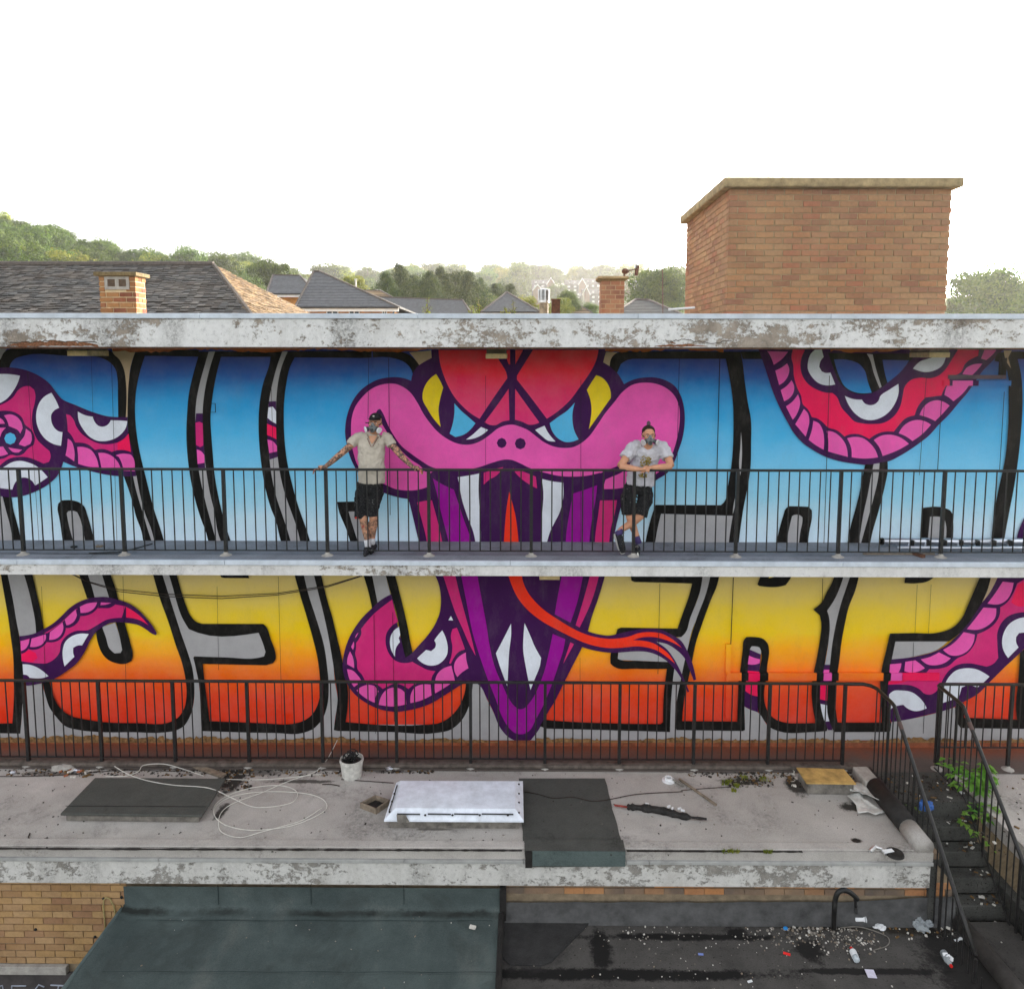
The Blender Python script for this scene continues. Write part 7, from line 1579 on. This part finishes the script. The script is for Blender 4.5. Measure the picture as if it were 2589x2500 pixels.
# ------------------------------------------------------------------ rubbish on the black roof
zz_ = zD
def pz2(x, y, h=0): return PZ(1726+x/2.271, 2180+y/2.271, zD)+V(0, 0, h)
def peb(boxes, n, size, seed, name, cols):
    rng = random.Random(seed); mb = MB()
    for i in range(n):
        x0, x1, y0, y1 = boxes[rng.randrange(len(boxes))]; cx_, cy_ = (x0+x1)/2, (y0+y1)/2
        q = pz2(cx_+rng.gauss(0, .28)*(x1-x0), cy_+rng.gauss(0, .28)*(y1-y0)); 
        if q.y > YB-.13: continue
        s_ = size*rng.uniform(.35, 1.5); mb.obox(q+V(0, 0, s_*.3), s_*rng.uniform(.7, 1.4), s_, s_*.7, rz=rng.uniform(0, 3), rx=rng.uniform(-.5, .5), mi=rng.randrange(len(cols)))
    return mb.build(name, [M[c] for c in cols], None, kind='stuff')
peb([(560, 1000, 290, 420), (620, 900, 300, 380)], 520, .017, 1, 'gravel', ['chip', 'gst', 'wood', 'gst', 'chipd'])
peb([(800, 1150, 380, 520), (400, 900, 330, 520)], 240, .012, 2, 'gravel', ['chip', 'gst', 'wood'])
peb([(1200, 1600, 300, 440)], 150, .016, 3, 'gravel', ['chip', 'chipd', 'leafd'])
peb([(-1000, 1500, 250, 800)], 150, .01, 4, 'scattered_flakes', ['chip', 'gst', 'wood'])
peb([(-500, 150, 300, 470)], 80, .011, 5, 'gravel', ['chip', 'gst'])
for seed, bx_ in ((7, [(300, 1250, 2300, 2500)]),): debris(bx_, 40, ['gst', 'chip', 'wood'], .009, seed, 'scattered_flakes', zG)
tag(MB().obox(PZ(1195, 2346, zG)+V(0, 0, .015), .07, .04, .02, rz=-.3).build('pale_stone', M['chip'], None), 'larger pale stone on the green felt roof near its right edge', 'stone')
hk = thing('bent_hose_pipe', 'black bent pipe standing up like a hook from the rubble on the black roof', 'pipe', pz2(872, 378))
hz = lambda x, y: P(1726+x/2.271, 2180+y/2.271, YB-.33)
MB().tube(smoothpath([pz2(868, 380), hz(870, 290), hz(876, 215), hz(892, 172), hz(925, 158), hz(955, 168), hz(985, 190), hz(1003, 212)]), .027, 10).build('pipe', M['black'], hk, smooth=True)
MB().tube([hz(990, 205), hz(994, 250), pz2(997, 300)], .017, 8).build('torn_sleeve', M['rail'], hk)
cu = thing('paper_cup', 'crushed white paper cup lying in the rubble by the black hooked pipe', 'cup', pz2(1020, 345)); q = pz2(1018, 345, .035)
MB().tube([q-V(.055, -.01, .0), q+V(.03, .02, -.004), q+V(.06, .01, 0)], [.026, .034, .037], 14).build('cup', M['white_pl'], cu, smooth=True); MB().tube([q+V(.06, .01, 0), q+V(.066, .01, 0)], .039, 14).build('rim', M['white_pl'], cu)
def bottle(a, c, label, body_r=.034):
    p, q = pz2(*a, .035), pz2(*c, .03); t = thing('plastic_bottle', label, 'bottle', p); d = (q-p)
    MB().tube([p, p+d*.05, p+d*.4, p+d*.6, p+d*.8, p+d*.9], [body_r*.8, body_r, body_r*.95, body_r, body_r*.6, .012], 14).build('bottle', M['clear'], t, smooth=True)
    MB().tube([p+d*.9, q], .016, 10).build('cap', plain('red_bottle_cap', (206, 30, 26), .5, .05, 5), t); return t, p, d
t, p, d = bottle((1000, 580), (966, 503), 'clear plastic bottle with red cap lying between gravel and the white paper square')
MB().tube([p+d*.3, p+d*.7], .036, 12).build('label', M['white_pl'], t)
t, p, d = bottle((1495, 530), (1543, 612), 'crumpled clear bottle with red cap at the right of the black roof', .04)
for k in range(3): MB().obox(p+d*(.35+.15*k)+V(.02*k-.01, 0, .03), .05, .03, .015, rz=.5*k, rx=.5).build('label_scrap', M['white_pl'], t)
tag(MB().obox(pz2(1080, 643, .012), .09, .1, .006, rz=-.08, rx=.05).build('paper_square', plain('pale_lilac_card', (200, 196, 212), .8, .05, 30), None), 'square pale card with a faint mark on the black roof', 'card')
tag(MB().tube([pz2(577, 524, .015), pz2(618, 536, .015)], .013, 8).build('lighter', plain('red_plastic_lighter', (214, 30, 26), .4, .05, 5), None), 'red plastic lighter lying on the black roof', 'lighter')
tag(MB().ball(pz2(590, 384, .015), .028, .022, .018, 12, 8).build('bottle_top', plain('blue_plastic_cap', (40, 130, 200), .4, .05, 5), None), 'bright blue bottle cap left of the gravel patch', 'cap')
tag(MB().obox(pz2(104, 529, .008), .055, .022, .008, rz=-.1).build('blue_scrap', plain('pale_blue_scrap', (120, 136, 196), .6, .05, 5), None), 'small pale blue plastic scrap on the black roof near its middle', 'litter')
tag(MB().obox(pz2(386, 685, .008), .05, .02, .01, rz=.3).build('white_scrap', M['white_pl'], None), 'small white scrap at the bottom of the black roof', 'litter')
def crumple(x, y, s_, mat, label, n=6, seed=0):
    rng = random.Random(seed); mb = MB()
    for k in range(n): mb.ball(pz2(x+rng.gauss(0, 14)*s_/.05, y+rng.gauss(0, 8)*s_/.05, s_*.4), s_*rng.uniform(.4, .9), s_*rng.uniform(.3, .7), s_*rng.uniform(.2, .5), 8, 5, jit=.3)
    tag(mb.build('crumpled_plastic', M[mat], None), label, 'litter')
crumple(1130, 378, .05, 'white_pl', 'crumpled white wrapper right of the paper cup', 6, 1)
crumple(1360, 370, .08, 'clear', 'large crumpled clear plastic ball in the rubble', 9, 2)
crumple(1225, 306, .03, 'white_pl', 'small white crumpled litter by the wall foot', 4, 3)
crumple(1585, 445, .03, 'white_pl', 'white litter beside the black edge roll', 4, 4)
crumple(1530, 385, .03, 'chip', 'pale litter scrap near the right edge roll', 3, 5)
crumple(810, 298, .03, 'white_pl', 'pale wrapper on the gravel left of the hooked pipe', 3, 6)
crumple(1820, 412, .05, 'white_pl', 'white and blue litter on a stair tread at right', 3, 7) if False else None
tag(MB().ball(pz2(1240, 330, .012), .1, .035, .012, 14, 5).build('flat_stone', M['concrete'], None), 'flat oval grey stone right of the crushed cup', 'stone')
tag(MB().tube(smoothpath([pz2(905, 378, .01), pz2(1010, 378, .02), pz2(1110, 405, .02), pz2(1180, 440, .02), pz2(1175, 480, .01), pz2(1090, 508, .01)]), .005, 5).build('wire_loop', M['chipd'] if False else M['curb'], None), 'thin grey wire curving across the gravel', 'wire')
# ------------------------------------------------------------------ plants
M['leaf_p'] = leafmat('bright_weed_leaf', [(62, 104, 34), (92, 136, 48), (120, 156, 62), (80, 120, 42)])
def leafy(name, base, stems, label, cat='plant', leaf=.05, seed=0, mat='leaf_p', group=None):
    rng = random.Random(seed); t = thing(name, label, cat, base, group); sm = MB(); lm = MB()
    for (pts, n) in stems:
        q = smoothpath([Vector(p) for p in pts], 5); sm.tube(q, [.006*(1-.7*i/len(q)) for i in range(len(q))], 5)
        for k in range(n):
            f = .2+.8*(k+rng.random()*.5)/n; i = min(int(f*(len(q)-1)), len(q)-2); p = q[i]; d = (q[i+1]-q[i]).normalized()
            s_ = leaf*rng.uniform(.6, 1.3)*(1.1-.4*f); a = rng.uniform(0, 6.28); out = (V(math.cos(a), math.sin(a), rng.uniform(-.5, .3))).normalized(); w = out.cross(V(0, 0, 1)).normalized()*s_*.3; up_ = V(0, 0, 1)
            m_ = p+out*s_*.5+up_*s_*.1; e = p+out*s_-up_*s_*.2
            lm.add([p, m_+w, e, m_-w, m_+up_*-.004], [(0, 4, 1), (4, 2, 1), (0, 3, 4), (4, 3, 2)])
    sm.build('stem', M['bark'], t); lm.build('leaf', M[mat], t, kind='stuff'); return t
def sp_(u, v, Y): return P(u, v, Y)
base = V(5.4, 8.98, zL)
b2 = PZ(2490, 2010, zL)
stems = []
for (u, v, Y, n) in ((2400, 1990, 9.1, 20), (2430, 2000, 9.05, 20), (2460, 2000, 9.0, 20), (2495, 1990, 9.0, 20), (2375, 1935, 9.2, 26), (2400, 1960, 9.15, 22), (2420, 1945, 9.2, 22), (2440, 1985, 9.1, 22), (2465, 1950, 9.15, 18), (2485, 1930, 9.15, 18), (2500, 1945, 9.1, 18), (2515, 1975, 9.1, 16), (2385, 1915, 9.25, 10), (2455, 1970, 9.1, 16)):
    e = sp_(u, v, Y); m_ = (b2+e)/2+V(0, 0, .14); stems.append(([b2, m_, e], n))
leafy('leafy_weed', b2, stems, 'large bright green leafy weed growing over the stair head between the handrails', leaf=.12, seed=1)
b3 = PZ(2478, 2070, zL); stems = [([b3, sp_(2500, 2045, 8.8), sp_(2535, 2050, 8.7)], 14), ([b3, sp_(2490, 2060, 8.8), sp_(2500, 2075, 8.6)], 10), ([b3, sp_(2470, 2030, 8.9), sp_(2440, 2035, 8.8)], 8), ([b3, sp_(2450, 2050, 8.8), sp_(2425, 2060, 8.7)], 8)]
leafy('leafy_weed', b3, stems, 'smaller leafy weed with drooping oval leaves lower on the stairs', leaf=.12, seed=2)
b4 = V(P(2440, 2080, 8.6).x, 8.6, zL-.19); stems = [([b4+V(0, 0, .1), sp_(2470, 2105, 8.45), sp_(2500, 2130, 8.35), sp_(2520, 2160, 8.25)], 6), ([b4+V(0, 0, .1), sp_(2450, 2090, 8.5), sp_(2470, 2120, 8.4)], 12), ([b4+V(0, 0, .1), sp_(2430, 2075, 8.55)], 8)]
leafy('fern_weed', b4, stems, 'low fern-like weed spreading over the middle stair treads', leaf=.08, seed=3)
b5 = V(x_re+.05, 8.9, zR); leafy('small_weed', b5, [([b5, sp_(2318, 2040, 8.9), sp_(2325, 2055, 8.8)], 16)], 'small weed growing at the flat roof edge through the handrail', leaf=.04, seed=4)
for (u, v0, v1, l, s_) in ((1078, 752, 794, 'tallest seedling with yellow-green leaves sprouting from the canopy edge', 5), (1207, 752, 794, 'bushy seedling sprouting from the canopy edge right of the tallest one', 6), (1190, 770, 794, 'short seedling just left of the bushy canopy seedling', 7), (1274, 776, 795, 'small leafy sprout on the canopy edge before the pyramid roof', 8), (1295, 758, 795, 'thin upright sprout on the canopy edge left of the flue', 9)):
    Yp = 9.45; a_ = P(u, v1, Yp); e = P(u+2, v0, Yp); w = .05
    leafy('sapling', a_, [([a_, (a_+e)/2+V(.01, 0, 0), e], 22), ([a_, a_.lerp(e, .5)+V(w, 0, 0)], 8), ([a_, a_.lerp(e, .45)+V(-w, 0, 0)], 8)], l, leaf=.045, seed=s_, mat='leaf_c')
# rubbish on the landing and stairs
tag(MB().ball(PZ(2340, 2045, zL)+V(0, 0, .04), .1, .08, .06, 12, 8, jit=.25).build('blue_bag', plain('crumpled_blue_plastic', (40, 84, 150), .4, .3, 20, bmp=.5), None), 'crumpled blue plastic bag behind the stair handrail', 'bag')
rng = random.Random(9); mb = MB()
for i in range(420):
    s_ = .014*rng.uniform(.5, 2); x = rng.uniform(xs0, xs1-.02); st_ = rng.randrange(-3, 12)
    if st_ < 0: y, z = rng.uniform(8.92, 9.5), zL
    else: y = 8.9-.2*st_-rng.uniform(.03, .19); z = zL-.19*(st_+1); x = xs1-.04-abs(rng.gauss(0, .2))
    if x < xs0: continue
    mb.obox((x, y, z+s_*.3), s_*rng.uniform(.8, 2.4), s_, s_*.4, rz=rng.uniform(0, 3), rx=rng.uniform(-.4, .4), mi=rng.choice((0, 0, 0, 1, 2)))
mb.build('leaf_litter', [M['chipd'], M['leafd'], M['chip']], None, kind='stuff')
for (u, v, l) in ((2431, 2005, 'pale flat stone on the landing under the leafy weed'), (2555, 2363, 'white and blue litter on a lower stair tread at the right')):
    z = zL if v < 2100 else zL-.19*5; q = PZ(u, v, z); tag(MB().ball(q+V(0, 0, .012), .035, .025, .015, 9, 6, jit=.2).build('pale_litter', M['white_pl'], None), l, 'litter')
debris([(2480, 2620, 1960, 2160)], 60, ['chipd', 'leafd', 'chip'], .02, 31, 'roof_debris', zR)
bd = MB(); q = P(1331, 399, 60); bd.add([q+V(-.35, 0, .2), q, q+V(.35, 0, .15), q+V(0, 0, -.08)], [(0, 1, 3), (1, 2, 3)]); tag(bd.build('bird', M['farslate'], None), 'tiny distant bird in the white sky', 'bird')
# ------------------------------------------------------------------ evening haze
hm = bpy.data.materials.new('thin_evening_haze'); hm.use_nodes = True; hn = hm.node_tree; hn.nodes.remove(hn.nodes['Principled BSDF'])
pv = hn.nodes.new('ShaderNodeVolumePrincipled'); pv.inputs['Color'].default_value = (.93, .93, .92, 1); pv.inputs['Density'].default_value = .00034; pv.inputs['Anisotropy'].default_value = .58
hn.links.new(pv.outputs[0], hn.nodes['Material Output'].inputs['Volume'])
MB().box((-1500, -80, -1), (1500, 1300, 72)).build('haze', hm, None, kind='stuff')
